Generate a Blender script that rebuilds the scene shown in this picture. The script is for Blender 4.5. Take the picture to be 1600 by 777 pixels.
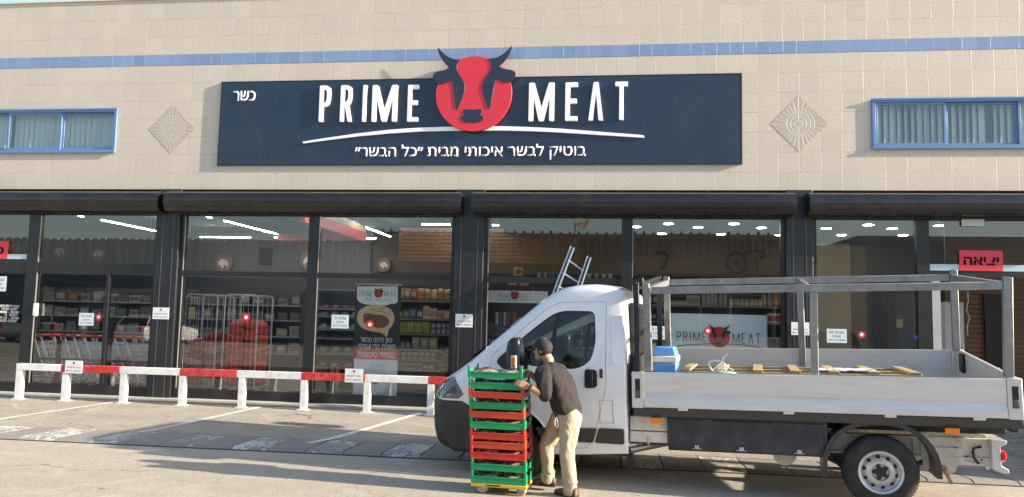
import bpy, bmesh, math, random
from math import sin, cos, tan, atan, radians, pi, sqrt, hypot
from mathutils import Vector, Matrix, noise
from mathutils.geometry import tessellate_polygon
random.seed(7)
S = bpy.context.scene
COL = S.collection
for o in list(bpy.data.objects):
    bpy.data.objects.remove(o)

# ------------------------------------------------------------------ camera
CAM_D, CAM_H = 12.83, 1.75
YAW, PITCH, ROLL = atan(1200/9490), atan(107/1200), .0225
CF = Vector((-sin(YAW)*cos(PITCH), cos(YAW)*cos(PITCH), sin(PITCH)))
R0 = Vector((cos(YAW), sin(YAW), 0)); U0 = R0.cross(CF)
CR = R0*cos(ROLL) + U0*sin(ROLL); CU = -R0*sin(ROLL) + U0*cos(ROLL)
CC = Vector((0, -CAM_D, CAM_H))
cd = bpy.data.cameras.new('camera'); cam = bpy.data.objects.new('camera', cd); COL.objects.link(cam)
cd.sensor_width = 36; cd.lens = 27; cd.clip_start = .1; cd.clip_end = 2000
cam.matrix_world = Matrix(((CR.x, CU.x, -CF.x, CC.x), (CR.y, CU.y, -CF.y, CC.y), (CR.z, CU.z, -CF.z, CC.z), (0, 0, 0, 1)))
S.camera = cam

# ------------------------------------------------------------------ sky, sun, exposure
SUN_EL, SUN_AZ = 18.0, 7.3          # azimuth measured from the facade plane, toward the street
w = bpy.data.worlds.new('World'); S.world = w; w.use_nodes = True
nt = w.node_tree; bg = nt.nodes['Background']
sky = nt.nodes.new('ShaderNodeTexSky'); sky.sky_type = 'NISHITA'; sky.sun_disc = False
sky.sun_elevation = radians(SUN_EL); sky.sun_rotation = radians(90 + SUN_AZ)
sky.dust_density = 1.2; sky.air_density = 1.0
nt.links.new(sky.outputs[0], bg.inputs[0]); bg.inputs[1].default_value = .115
sd = bpy.data.lights.new('sun', 'SUN'); sd.energy = 5.0; sd.angle = radians(.55); sd.color = (1, .875, .69)
so = bpy.data.objects.new('sun', sd); COL.objects.link(so); so.location = (30, -10, 20)
LD = Vector((-cos(radians(SUN_EL))*cos(radians(SUN_AZ)), cos(radians(SUN_EL))*sin(radians(SUN_AZ)), -sin(radians(SUN_EL))))
so.rotation_euler = LD.to_track_quat('-Z', 'Y').to_euler()
vs = S.view_settings
vs.view_transform = 'Standard'; vs.look = 'None'; vs.gamma = 1; vs.use_curve_mapping = False
vs.exposure = 1.45
S.render.resolution_x, S.render.resolution_y = 1024, 497
S.cycles.max_bounces = 10; S.cycles.transparent_max_bounces = 24; S.cycles.glossy_bounces = 5

# ------------------------------------------------------------------ survey: photo point -> point on a known plane of the place
def ray(px, py): return CR*((px-800)/1200) + CU*((388.5-py)/1200) + CF
def at(px, py, Y=0.0):
    r = ray(px, py); return CC + r*((Y-CC.y)/r.y)
def atz(px, py, Z=0.0):
    r = ray(px, py); return CC + r*((Z-CC.z)/r.z)
KS = .90993
def Zs(z): return CAM_H + (z-CAM_H)*KS
GZ = Zs(0.0)                        # level of the shop's threshold, a little above the road
def ground_z(Y):
    if Y < -2.48: return 0.0
    return min(GZ, .02 + (Y+2.48)*(GZ-.02)/(2.48-.40))
def atg(px, py):
    p = atz(px, py, 0.0)
    for _ in range(12): p = atz(px, py, ground_z(p.y))
    return p
def XZ(px, py, Y=0.0):
    p = at(px, py, Y); return (p.x, p.z)

# ------------------------------------------------------------------ mesh helpers
class MB:
    def __init__(s): s.v = []; s.f = []; s.m = []; s.k = 0
    def add(s, vs_, fs):
        b = len(s.v); s.v += [Vector(p) for p in vs_]
        for f in fs: s.f.append([b+i for i in f]); s.m.append(s.k)
        return s
    def box(s, x0, x1, y0, y1, z0, z1):
        return s.add([(x0,y0,z0),(x1,y0,z0),(x1,y1,z0),(x0,y1,z0),(x0,y0,z1),(x1,y0,z1),(x1,y1,z1),(x0,y1,z1)],
                     [(0,3,2,1),(4,5,6,7),(0,1,5,4),(1,2,6,5),(2,3,7,6),(3,0,4,7)])
    def beam(s, p, q, wd, ht, up=(0,0,1)):
        p, q = Vector(p), Vector(q); d = (q-p).normalized(); up = Vector(up)
        a = d.cross(up)
        if a.length < 1e-4: a = d.cross(Vector((1,0,0)))
        a.normalize(); b = a.cross(d).normalized(); a = a*wd/2; b = b*ht/2
        return s.add([p-a-b,p+a-b,p+a+b,p-a+b,q-a-b,q+a-b,q+a+b,q-a+b],
                     [(0,3,2,1),(4,5,6,7),(0,1,5,4),(1,2,6,5),(2,3,7,6),(3,0,4,7)])
    def prism(s, poly, d0, d1, fn, holes=()):
        """poly in (p,q); fn(p,q,d) -> xyz. caps tessellated, holes allowed"""
        loops = [list(poly)] + [list(h) for h in holes]
        flat = [p for l in loops for p in l]; n = len(flat)
        tris = tessellate_polygon([[Vector((p[0], p[1], 0)) for p in l] for l in loops])
        vs_ = [fn(p[0], p[1], d0) for p in flat] + [fn(p[0], p[1], d1) for p in flat]
        fs = []
        if holes:
            fs += [tuple(t) for t in tris] + [tuple(i+n for i in reversed(t)) for t in tris]
        else:
            fs += [tuple(range(n)), tuple(reversed(range(n, 2*n)))]
        b = 0
        for l in loops:
            m = len(l)
            for i in range(m):
                j = (i+1) % m
                fs.append((b+i, b+n+i, b+n+j, b+j))
            b += m
        return s.add(vs_, fs)
    def tube(s, pts, r, n=8, caps=True, closed=False):
        pts = [Vector(p) for p in pts]; rings = []; N = len(pts)
        rr = r if isinstance(r, (list, tuple)) else [r]*N
        prev = None; base = len(s.v); vs_ = []
        for i, p in enumerate(pts):
            if closed: d = pts[(i+1) % N]-pts[i-1]
            else: d = pts[min(i+1, N-1)]-pts[max(i-1, 0)]
            if d.length < 1e-9: d = Vector((0,0,1))
            d.normalize()
            a = prev - d*prev.dot(d) if prev is not None else d.orthogonal()
            if a.length < 1e-6: a = d.orthogonal()
            a.normalize(); prev = a; b = d.cross(a)
            vs_ += [p + (a*cos(2*pi*k/n) + b*sin(2*pi*k/n))*rr[i] for k in range(n)]
        fs = []
        for i in range(N if closed else N-1):
            i2 = (i+1) % N
            for k in range(n):
                k2 = (k+1) % n
                fs.append((i*n+k, i*n+k2, i2*n+k2, i2*n+k))
        if caps and not closed:
            fs.append(tuple(reversed(range(n)))); fs.append(tuple((N-1)*n+k for k in range(n)))
        return s.add(vs_, fs)
    def lathe(s, prof, c=(0,0,0), ax=(0,0,1), n=24, caps=True):
        """prof [(r,h)] around axis"""
        c = Vector(c); ax = Vector(ax).normalized(); a = ax.orthogonal().normalized(); b = ax.cross(a)
        vs_ = []
        for r, h in prof:
            r = max(r, 1e-4)
            vs_ += [c + ax*h + (a*cos(2*pi*k/n)+b*sin(2*pi*k/n))*r for k in range(n)]
        fs = []
        for i in range(len(prof)-1):
            for k in range(n):
                k2 = (k+1) % n
                fs.append((i*n+k, i*n+k2, (i+1)*n+k2, (i+1)*n+k))
        if caps: fs.append(tuple(reversed(range(n)))); fs.append(tuple((len(prof)-1)*n+k for k in range(n)))
        return s.add(vs_, fs)
    def ball(s, c, rx, ry=None, rz=None, n=12, m=8, rot=None):
        ry = ry or rx; rz = rz or rx; c = Vector(c)
        vs_ = []
        for i in range(m+1):
            t = pi*i/m
            for k in range(n):
                q = Vector((rx*max(sin(t), .002)*cos(2*pi*k/n), ry*max(sin(t), .002)*sin(2*pi*k/n), -rz*cos(t)))
                if rot is not None: q = rot @ q
                vs_.append(c+q)
        fs = []
        for i in range(m):
            for k in range(n):
                k2 = (k+1) % n
                fs.append((i*n+k, i*n+k2, (i+1)*n+k2, (i+1)*n+k))
        fs.append(tuple(reversed(range(n)))); fs.append(tuple(m*n+k for k in range(n)))
        return s.add(vs_, fs)
    def mesh(s, name, mats, off=None, smooth=None, fixn=True):
        me = bpy.data.meshes.new(name)
        o = Vector(off) if off is not None else Vector()
        me.from_pydata([tuple(p-o) for p in s.v], [], s.f)
        for m in (mats if isinstance(mats, (list, tuple)) else [mats]): me.materials.append(m)
        for p, k in zip(me.polygons, s.m): p.material_index = k
        if fixn:
            bm = bmesh.new(); bm.from_mesh(me)
            bmesh.ops.recalc_face_normals(bm, faces=bm.faces); bm.to_mesh(me); bm.free()
        if smooth is not None: smooth_mesh(me, smooth)
        return me
    def build(s, name, mats, parent=None, off=None, smooth=None, bevel=None, loc=None, seg=2):
        """off: subtracted from the vertices and, without a parent, used as the object's place"""
        me = s.mesh(name, mats, off, smooth)
        o = bpy.data.objects.new(name, me); COL.objects.link(o)
        if parent is not None: o.parent = parent
        elif off is not None: o.location = off
        if loc is not None: o.location = loc
        if bevel:
            m = o.modifiers.new('bevel', 'BEVEL'); m.width = bevel; m.segments = seg; m.limit_method = 'ANGLE'; m.angle_limit = radians(40)
            for p in me.polygons: p.use_smooth = True
            me.set_sharp_from_angle(angle=radians(60)) if smooth is None else None
        return o
def smooth_mesh(me, ang):
    for p in me.polygons: p.use_smooth = True
    me.set_sharp_from_angle(angle=radians(ang))
def round_poly(poly, r, n=4):
    out = []; N = len(poly)
    for i in range(N):
        p = Vector(poly[i]).to_2d(); a = Vector(poly[i-1]).to_2d(); b = Vector(poly[(i+1) % N]).to_2d()
        da, db = (a-p), (b-p)
        rr = min(r if not isinstance(r, (list, tuple)) else r[i], da.length*.45, db.length*.45)
        if rr < 1e-5: out.append((p.x, p.y)); continue
        s_ = p+da.normalized()*rr; e = p+db.normalized()*rr
        for k in range(n+1):
            t = k/n; q = s_*(1-t)**2 + p*2*t*(1-t) + e*t*t
            out.append((q.x, q.y))
    return out
def thing(name, label, cat, loc=(0,0,0), rotz=0, group=None):
    o = bpy.data.objects.new(name, None); COL.objects.link(o); o.empty_display_size = .2
    o.location = loc; o.rotation_euler = (0,0,rotz); o['label'] = label; o['category'] = cat
    if group: o['group'] = group
    return o
def tag(o, label, cat, group=None):
    o['label'] = label; o['category'] = cat
    if group: o['group'] = group
    return o
def struct(o, kind='structure'):
    o['kind'] = kind; return o
def dup(root, loc, rotz=None, label=None):
    r = root.copy(); COL.objects.link(r); r.location = loc
    if rotz is not None: r.rotation_euler = (0, 0, rotz)
    if label: r['label'] = label
    for ch in list(root.children):
        c = ch.copy(); COL.objects.link(c); c.parent = r
        for g in list(ch.children):
            d = g.copy(); COL.objects.link(d); d.parent = c
    return r
ORD = ['first','second','third','fourth','fifth','sixth','seventh','eighth','ninth','tenth','eleventh','twelfth','thirteenth','fourteenth','fifteenth','sixteenth','seventeenth','eighteenth','nineteenth','twentieth']
def nth(i, a='left', b='right', n=None):
    """place in a row in words"""
    if n is not None and i == n-1: return b+'most'
    return a+'most' if i == 0 else ORD[i]+' from the '+a
def evalmesh(o):
    dg = bpy.context.evaluated_depsgraph_get(); dg.update()
    return bpy.data.meshes.new_from_object(o.evaluated_get(dg))
def tmp(me):
    o = bpy.data.objects.new('work', me); COL.objects.link(o); return o
def boolop(me, cut, op='DIFFERENCE'):
    a, b = tmp(me), tmp(cut)
    m = a.modifiers.new('b', 'BOOLEAN'); m.object = b; m.operation = op; m.solver = 'EXACT'
    r = evalmesh(a)
    bpy.data.objects.remove(a); bpy.data.objects.remove(b)
    return r
def remesh(me, vox, smooth=2):
    a = tmp(me); m = a.modifiers.new('r', 'REMESH'); m.mode = 'VOXEL'; m.voxel_size = vox
    if smooth:
        k = a.modifiers.new('s', 'SMOOTH'); k.iterations = smooth; k.factor = .5
    r = evalmesh(a); bpy.data.objects.remove(a)
    for p in r.polygons: p.use_smooth = True
    return r
def place(me, name, mat, parent=None):
    o = bpy.data.objects.new(name, me); COL.objects.link(o); o.parent = parent
    me.materials.clear(); me.materials.append(mat)
    return o
def text_mesh(s, height, depth, bold=0.0, hebrew=True, align='CENTER'):
    """mesh of a line of writing in the XZ plane, facing -Y; scaled so letters are height tall"""
    cu = bpy.data.curves.new('t', 'FONT'); cu.body = s[::-1] if hebrew else s
    cu.align_x = align; cu.size = 1; cu.extrude = 0; cu.offset = bold; cu.resolution_u = 3
    o = tmp(cu); me = evalmesh(o); bpy.data.objects.remove(o)
    zs = [v.co.y for v in me.vertices] or [0, 1]
    return me, min(zs), max(zs)
def text(s, X, Y, Z, height, mat, name, parent=None, depth=.004, bold=0.0, hebrew=True, width=None, off=None, align='CENTER', loc_plane=None):
    """writing centred at X, bottom at Z on plane Y"""
    me, z0, z1 = text_mesh(s, height, depth, bold, hebrew, align)
    sc = height/max(z1-z0, 1e-3)
    xs = [v.co.x for v in me.vertices] or [0, 1]
    sx = sc if width is None else width/max(max(xs)-min(xs), 1e-3)
    mx = (max(xs)+min(xs))/2 if align == 'CENTER' else 0
    bm = bmesh.new(); bm.from_mesh(me)
    bmesh.ops.dissolve_limit(bm, angle_limit=.01, verts=bm.verts, edges=bm.edges)
    for v in bm.verts: v.co = Vector((X+(v.co.x-mx)*sx, Y, Z+(v.co.y-z0)*sc))
    if depth > 0:
        r = bmesh.ops.extrude_face_region(bm, geom=bm.faces[:])
        for g in r['geom']:
            if isinstance(g, bmesh.types.BMVert): g.co.y -= depth
    bmesh.ops.recalc_face_normals(bm, faces=bm.faces)
    if off is not None:
        for v in bm.verts: v.co -= Vector(off)
    me2 = bpy.data.meshes.new(name); bm.to_mesh(me2); bm.free(); bpy.data.meshes.remove(me)
    me2.materials.append(mat)
    o = bpy.data.objects.new(name, me2); COL.objects.link(o); o.parent = parent
    return o

# ------------------------------------------------------------------ materials
def srgb(r, g, b):
    f = lambda c: (c/255/12.92 if c <= 10 else ((c/255+.055)/1.055)**2.4)
    return (f(r), f(g), f(b))
def N(nt, t, **kw):
    n = nt.nodes.new(t)
    for k, v in kw.items(): setattr(n, k, v)
    return n
def mathn(nt, op, a, b=None, c=None):
    n = nt.nodes.new('ShaderNodeMath'); n.operation = op
    for i, x in enumerate((a, b, c)):
        if x is None: continue
        if isinstance(x, (int, float)): n.inputs[i].default_value = x
        else: nt.links.new(x, n.inputs[i])
    return n.outputs[0]
def mixc(nt, fac, a, b, mode='MIX'):
    n = nt.nodes.new('ShaderNodeMix'); n.data_type = 'RGBA'; n.blend_type = mode
    for s_, x in ((n.inputs[0], fac), (n.inputs[6], a), (n.inputs[7], b)):
        if isinstance(x, (int, float)): s_.default_value = x
        elif isinstance(x, tuple): s_.default_value = (*x[:3], 1)
        else: nt.links.new(x, s_)
    return n.outputs[2]
def ramp(nt, fac, pts):
    n = nt.nodes.new('ShaderNodeValToRGB'); e = n.color_ramp.elements
    while len(e) < len(pts): e.new(.5)
    for x, (p, c) in zip(e, pts): x.position = p; x.color = (*c, 1) if isinstance(c, tuple) else (c, c, c, 1)
    nt.links.new(fac, n.inputs[0]); return n.outputs[0]
def noisen(nt, vec, scale, detail=4, rough=.6, dist=0):
    n = nt.nodes.new('ShaderNodeTexNoise'); n.inputs['Scale'].default_value = scale
    n.inputs['Detail'].default_value = detail; n.inputs['Roughness'].default_value = rough; n.inputs['Distortion'].default_value = dist
    nt.links.new(vec, n.inputs['Vector']); return n.outputs['Fac']
def newmat(name):
    m = bpy.data.materials.new(name); m.use_nodes = True
    return m, m.node_tree, m.node_tree.nodes['Principled BSDF']
def M(name, col, rough=.5, metal=0., var=.08, vs=5, bump=0., bs=60, coat=0., spec=.5, stretch=None, dirt=None, rvar=.12):
    m, nt, p = newmat(name)
    tc = N(nt, 'ShaderNodeTexCoord').outputs['Object']
    if stretch:
        mp = N(nt, 'ShaderNodeMapping'); mp.inputs['Scale'].default_value = stretch; nt.links.new(tc, mp.inputs[0]); tc = mp.outputs[0]
    f = noisen(nt, tc, vs)
    c = mixc(nt, f, tuple(max(0, x*(1-var*2)) for x in col), tuple(min(1, x*(1+var*2)) for x in col))
    if dirt:
        d = noisen(nt, tc, dirt[1], 6, .65)
        d = mathn(nt, 'MULTIPLY', ramp(nt, d, [(.45, 0.), (.72, 1.)]), dirt[2])
        c = mixc(nt, d, c, dirt[0])
    nt.links.new(c, p.inputs['Base Color'])
    r = mathn(nt, 'MULTIPLY_ADD', f, rvar*2, max(0, rough-rvar)); nt.links.new(r, p.inputs['Roughness'])
    p.inputs['Metallic'].default_value = metal; p.inputs['Coat Weight'].default_value = coat
    p.inputs['Coat Roughness'].default_value = .06; p.inputs['Specular IOR Level'].default_value = spec
    if bump:
        b = N(nt, 'ShaderNodeBump'); b.inputs['Strength'].default_value = 1; b.inputs['Distance'].default_value = bump
        nt.links.new(noisen(nt, tc, bs, 5), b.inputs['Height']); nt.links.new(b.outputs[0], p.inputs['Normal'])
    return m
def emit(name, col, st):
    m, nt, p = newmat(name); p.inputs['Base Color'].default_value = (.8, .8, .8, 1)
    p.inputs['Emission Color'].default_value = (*col, 1); p.inputs['Emission Strength'].default_value = st; return m
def glassmat(name, tint, refl, boost=1.0, rough=0.0, wav=0.0):
    m = bpy.data.materials.new(name); m.use_nodes = True; nt = m.node_tree; nt.nodes.clear()
    out = N(nt, 'ShaderNodeOutputMaterial'); mix = N(nt, 'ShaderNodeMixShader')
    t = N(nt, 'ShaderNodeBsdfTransparent'); t.inputs[0].default_value = (*tint, 1)
    g = N(nt, 'ShaderNodeBsdfGlossy'); g.inputs['Roughness'].default_value = rough
    lw = N(nt, 'ShaderNodeLayerWeight'); lw.inputs[0].default_value = .5
    f = mathn(nt, 'POWER', lw.outputs['Facing'], 5.0)
    f = mathn(nt, 'MULTIPLY_ADD', f, 1-refl, refl)
    if wav:
        tc = N(nt, 'ShaderNodeTexCoord').outputs['Object']
        b = N(nt, 'ShaderNodeBump'); b.inputs['Strength'].default_value = 1; b.inputs['Distance'].default_value = wav
        nt.links.new(noisen(nt, tc, .8, 1), b.inputs['Height']); nt.links.new(b.outputs[0], g.inputs['Normal'])
    nt.links.new(f, mix.inputs[0]); nt.links.new(t.outputs[0], mix.inputs[1]); nt.links.new(g.outputs[0], mix.inputs[2])
    nt.links.new(mix.outputs[0], out.inputs[0]); return m

CHAR = M('charcoal_metal', (.013,.015,.020), .38, 0, .15, 4, spec=.5, dirt=((.06,.058,.058), 3, .2))
CHAR2 = M('charcoal_frame', (.014,.015,.018), .32, 0, .1, 8)
WHITE = M('white_paint', (.78,.78,.77), .4, 0, .03, 6, dirt=((.30,.25,.19), 9, .42))
RED = M('red_paint', (.55,.02,.02), .4, 0, .05, 6, dirt=((.5,.36,.32), 12, .35))
LETTER = M('letter_white', (.84,.84,.88), .35, 0, .02, 4)
NAVY = M('sign_navy', (.012,.027,.056), .30, 0, .10, 1.2, spec=.5, dirt=((.10,.10,.11), 1.6, .10))
LOGO_RED = M('logo_red', (.58,.028,.05), .35, 0, .03, 3)
LOGO_DARK = M('logo_dark', (.016,.024,.055), .35, 0, .03, 3)
BLUE = M('blue_frame', (.11,.20,.40), .35, 0, .08, 5)
PAPER = M('paper_white', (.74,.77,.80), .6, 0, .03, 5)
PAPERB = M('paper_pale_blue', (.58,.70,.76), .55, 0, .05, 3)
INK = M('ink_black', (.02,.02,.022), .6, 0, .02, 5)
INKRED = M('ink_red', (.45,.04,.04), .6, 0, .02, 5)
INKGREY = M('ink_grey', (.16,.14,.15), .6, 0, .02, 5)
GLASS = glassmat('shop_glass', (.90,.92,.92), .078, wav=.0012)
GLASSC = glassmat('cab_glass', (.88,.92,.91), .03)
GLASSU = glassmat('upper_window_glass', (.85,.9,.92), .09, wav=.004)
BLACK = M('black_plastic', (.012,.012,.013), .45, 0, .1, 20)
BUMPER = M('bumper_plastic', (.030,.030,.032), .55, 0, .12, 6, bump=.0006, bs=300, dirt=((.12,.11,.09), 4, .25))
RUBBER = M('rubber', (.016,.016,.017), .75, 0, .15, 12, bump=.001, bs=90, dirt=((.09,.08,.065), 8, .4))
VAN = M('truck_white', (.80,.81,.83), .22, 0, .012, 2, coat=.7, dirt=((.55,.50,.42), 3.2, .22), rvar=.08)
ALU = M('aluminium', (.62,.62,.62), .36, .75, .05, 3, stretch=(1,12,12), rvar=.08)
ALUP = M('dropside_aluminium', (.72,.71,.69), .38, .30, .04, 2, stretch=(1,8,8), dirt=((.4,.36,.3), 3, .25), rvar=.08)
GALV = M('galvanised', (.30,.305,.31), .48, .65, .22, 7, bump=.0008, bs=40, dirt=((.16,.15,.14), 6, .5))
CREAM = M('chassis_primer', (.66,.63,.57), .5, 0, .06, 4, dirt=((.22,.18,.13), 5, .55))
STEEL = M('rim_silver', (.55,.55,.55), .38, .6, .08, 6, dirt=((.25,.22,.18), 7, .4))
NAVYBOX = M('toolbox_navy', (.020,.026,.036), .45, 0, .2, 5, dirt=((.12,.12,.12), 6, .35))
CHROME = M('zinc_wire', (.62,.63,.64), .35, .35, .08, 12)
ORANGE = M('amber_lens', (.85,.22,.01), .2, 0, .05, 30)
REDLENS = M('red_lens', (.6,.015,.015), .2, 0, .05, 30)
# ================================================================== GROUND
def ground_mat(name, a, b, dark, bump=.004):
    m, nt, p = newmat(name)
    tc = N(nt, 'ShaderNodeTexCoord').outputs['Object']
    big = noisen(nt, tc, .35, 5, .6, .3); mid = noisen(nt, tc, 3.2, 6, .65); fine = noisen(nt, tc, 70, 3, .7); grit = noisen(nt, tc, 190, 2, .6)
    c = mixc(nt, big, a, b)
    c = mixc(nt, ramp(nt, mid, [(.42, 0.), (.75, .45)]), c, dark)
    c = mixc(nt, ramp(nt, fine, [(.32, .8), (.62, 0.)]), c, tuple(x*.5 for x in a))
    c = mixc(nt, ramp(nt, grit, [(.58, 0.), (.7, .6)]), c, tuple(min(1, x*1.5) for x in b))
    agg = noisen(nt, tc, 27, 3, .75); c = mixc(nt, ramp(nt, agg, [(.36, .38), (.5, 0.)]), c, tuple(x*.6 for x in a)); c = mixc(nt, ramp(nt, agg, [(.56, 0.), (.68, .35)]), c, tuple(min(1, x*1.25) for x in b))
    st = N(nt, 'ShaderNodeTexVoronoi'); st.inputs['Scale'].default_value = .9; nt.links.new(tc, st.inputs['Vector'])
    wob = mathn(nt, 'ADD', st.outputs['Distance'], mathn(nt, 'MULTIPLY', mid, .25))
    c = mixc(nt, ramp(nt, wob, [(.14, .5), (.24, 0.)]), c, dark)
    # cracks and old patches
    wv = N(nt, 'ShaderNodeVectorMath', operation='MULTIPLY_ADD'); nt.links.new(tc, wv.inputs[0]); wv.inputs[1].default_value = (1,1,1)
    nn = N(nt, 'ShaderNodeTexNoise'); nn.inputs['Scale'].default_value = 1.7; nn.inputs['Detail'].default_value = 5; nt.links.new(tc, nn.inputs['Vector'])
    nv = N(nt, 'ShaderNodeVectorMath', operation='SCALE'); nt.links.new(nn.outputs['Color'], nv.inputs[0]); nv.inputs['Scale'].default_value = .9; nt.links.new(nv.outputs[0], wv.inputs[2])
    cr = N(nt, 'ShaderNodeTexVoronoi'); cr.feature = 'DISTANCE_TO_EDGE'; cr.inputs['Scale'].default_value = .42; nt.links.new(wv.outputs[0], cr.inputs['Vector'])
    crk = ramp(nt, cr.outputs['Distance'], [(.002, 1.), (.007, 0.)])
    msk = ramp(nt, noisen(nt, tc, .5, 3), [(.48, 0.), (.6, .8)])
    c = mixc(nt, mathn(nt, 'MULTIPLY', crk, msk), c, tuple(x*.35 for x in dark))
    sp2 = N(nt, 'ShaderNodeTexVoronoi'); sp2.inputs['Scale'].default_value = 2.3; nt.links.new(wv.outputs[0], sp2.inputs['Vector'])
    c = mixc(nt, ramp(nt, sp2.outputs['Distance'], [(.05, .75), (.085, 0.)]), c, tuple(x*.45 for x in dark))
    c = mixc(nt, ramp(nt, noisen(nt, tc, 1.1, 6, .7, 1.2), [(.56, 0.), (.72, .5)]), c, tuple(min(1, x*1.18) for x in b))
    mp2 = N(nt, 'ShaderNodeMapping'); mp2.inputs['Scale'].default_value = (.10, 1.6, 1); nt.links.new(tc, mp2.inputs[0])
    c = mixc(nt, ramp(nt, noisen(nt, mp2.outputs[0], 1.3, 4), [(.52, 0.), (.7, .35)]), c, dark)
    nt.links.new(c, p.inputs['Base Color']); p.inputs['Roughness'].default_value = .92; p.inputs['Specular IOR Level'].default_value = .2
    h = mathn(nt, 'ADD', mathn(nt, 'MULTIPLY', fine, .6), mathn(nt, 'MULTIPLY', grit, .35))
    h = mathn(nt, 'ADD', h, mathn(nt, 'MULTIPLY', mid, 1.2))
    bp = N(nt, 'ShaderNodeBump'); bp.inputs['Strength'].default_value = 1; bp.inputs['Distance'].default_value = bump
    nt.links.new(h, bp.inputs['Height']); nt.links.new(bp.outputs[0], p.inputs['Normal'])
    return m
ROADM = ground_mat('road_worn_asphalt', (.44,.395,.33), (.52,.465,.39), (.31,.275,.23))
PARKM = ground_mat('parking_worn_asphalt', (.37,.335,.285), (.46,.415,.35), (.22,.198,.17))
LINEM = M('worn_line_paint', (.74,.72,.68), .7, 0, .06, 10, dirt=((.30,.27,.23), 14, .55))
g = MB().box(-260, 260, -260, 260, -.5, -.004)
struct(g.build('ground', ROADM))
m = MB(); ys = [-2.50, -.40, .02]; zs_ = [.0215, GZ+.002, GZ+.003]
for i in range(2):
    m.add([(-60,ys[i],zs_[i]),(60,ys[i],zs_[i]),(60,ys[i+1],zs_[i+1]),(-60,ys[i+1],zs_[i+1])], [(0,1,2,3)])
m.add([(-60,ys[0],zs_[0]),(60,ys[0],zs_[0]),(60,ys[0],-.2),(-60,ys[0],-.2)], [(0,1,2,3)])
struct(m.build('parking_area', PARKM))
# painted bay lines run from the kerb stones to the barrier
for (a, b, wd) in (((480,697),(668,641),.10), ((215,679),(425,632),.085), ((-40,664),(190,627),.085), ((-330,655),(-40,618),.085)):
    p, q = atg(*a), atg(*b); p.y = max(p.y, -2.9); q.y = min(q.y, -.42); d = (q-p).normalized(); n = Vector((-d.y, d.x, 0))*wd/2
    m = MB()
    pts = []
    K = 24
    for i in range(K+1):
        t = i/K; c = p.lerp(q, t); e = n*(1+.35*(noise.noise(c*6))+.45*(t > .9))
        pts.append((c-e, c+e))
    for i in range(K):
        up = lambda v: (v.x, v.y, (ground_z(v.y)+.008) if v.y > -2.48 else .034)
        m.add([up(pts[i][0]), up(pts[i][1]), up(pts[i+1][1]), up(pts[i+1][0])], [(0,1,2,3)])
    struct(m.build('parking_line', LINEM))
# kerb stones, every second one once painted white
def kerb_mat():
    m, nt, p = newmat('kerb_concrete')
    tc = N(nt, 'ShaderNodeTexCoord').outputs['Object']
    f = noisen(nt, tc, 4, 6, .6); fine = noisen(nt, tc, 60, 3)
    c = mixc(nt, f, (.20,.195,.19), (.31,.295,.275)); c = mixc(nt, ramp(nt, fine, [(.35, .4), (.55, 0.)]), c, (.13,.12,.115))
    nt.links.new(c, p.inputs['Base Color']); p.inputs['Roughness'].default_value = .9
    b = N(nt, 'ShaderNodeBump'); b.inputs['Distance'].default_value = .003; b.inputs['Strength'].default_value = 1; nt.links.new(fine, b.inputs['Height']); nt.links.new(b.outputs[0], p.inputs['Normal'])
    m2, nt, p = newmat('kerb_flaking_white')
    tc = N(nt, 'ShaderNodeTexCoord').outputs['Object']
    f = noisen(nt, tc, 4, 6, .6); fl = noisen(nt, tc, 13, 7, .7, .6); cov = noisen(nt, tc, 1.1, 2)
    c = mixc(nt, f, (.20,.195,.19), (.29,.28,.265))
    k = ramp(nt, mathn(nt, 'ADD', fl, mathn(nt, 'MULTIPLY_ADD', cov, .5, -.25)), [(.50, 0.), (.56, .9)])
    c = mixc(nt, k, c, (.60,.59,.57)); nt.links.new(c, p.inputs['Base Color']); p.inputs['Roughness'].default_value = .9
    b = N(nt, 'ShaderNodeBump'); b.inputs['Distance'].default_value = .002; b.inputs['Strength'].default_value = 1; nt.links.new(k, b.inputs['Height']); nt.links.new(b.outputs[0], p.inputs['Normal'])
    return m, m2
KM, KW = kerb_mat()
m = MB(); x = -40.0; i = 0
while x < 30:
    m.k = 1 if (i % 2 == 0 and x < 2) else 0
    dz = random.uniform(-.003, .003); g_ = .006
    y0, y1 = -3.45, -2.505
    m.add([(x+g_,y0,0),(x+.49-g_,y0,0),(x+.49-g_,y1,.004),(x+g_,y1,.004),(x+g_+.005,y0+.09,.035+dz),(x+.49-g_-.005,y0+.09,.035+dz),(x+.49-g_-.005,y1-.02,.022+dz),(x+g_+.005,y1-.02,.022+dz)],
          [(0,3,2,1),(4,5,6,7),(0,1,5,4),(1,2,6,5),(2,3,7,6),(3,0,4,7)])
    x += .49; i += 1
struct(m.build('kerb', [KM, KW]))
m = MB().box(-40, 40, -3.46, -2.495, -.002, .006)
struct(m.build('kerb_bed', M('kerb_bed', (.06,.055,.05), .95)))
# pale step and steel drain grating at the foot of the shop front
m = MB().box(-22, 18, -.18, .30, .0, GZ+.045)
struct(m.build('shop_step', M('step_concrete', (.46,.44,.41), .85, 0, .08, 4, bump=.002, bs=60, dirt=((.2,.18,.15), 3, .4)), bevel=.008))
m = MB().box(-22, 18, -.36, -.185, GZ-.05, GZ+.010)
i = 0; x = -13.0
while x < 5:
    m.box(x, x+.012, -.36, -.185, GZ+.0101, GZ+.018); x += .03
for yy in (-.36, -.275, -.20): m.box(-13, 5, yy, yy+.012, GZ+.0181, GZ+.022)
struct(m.build('drain_grating', M('drain_steel', (.33,.32,.30), .6, .3, .1, 5)))

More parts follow.
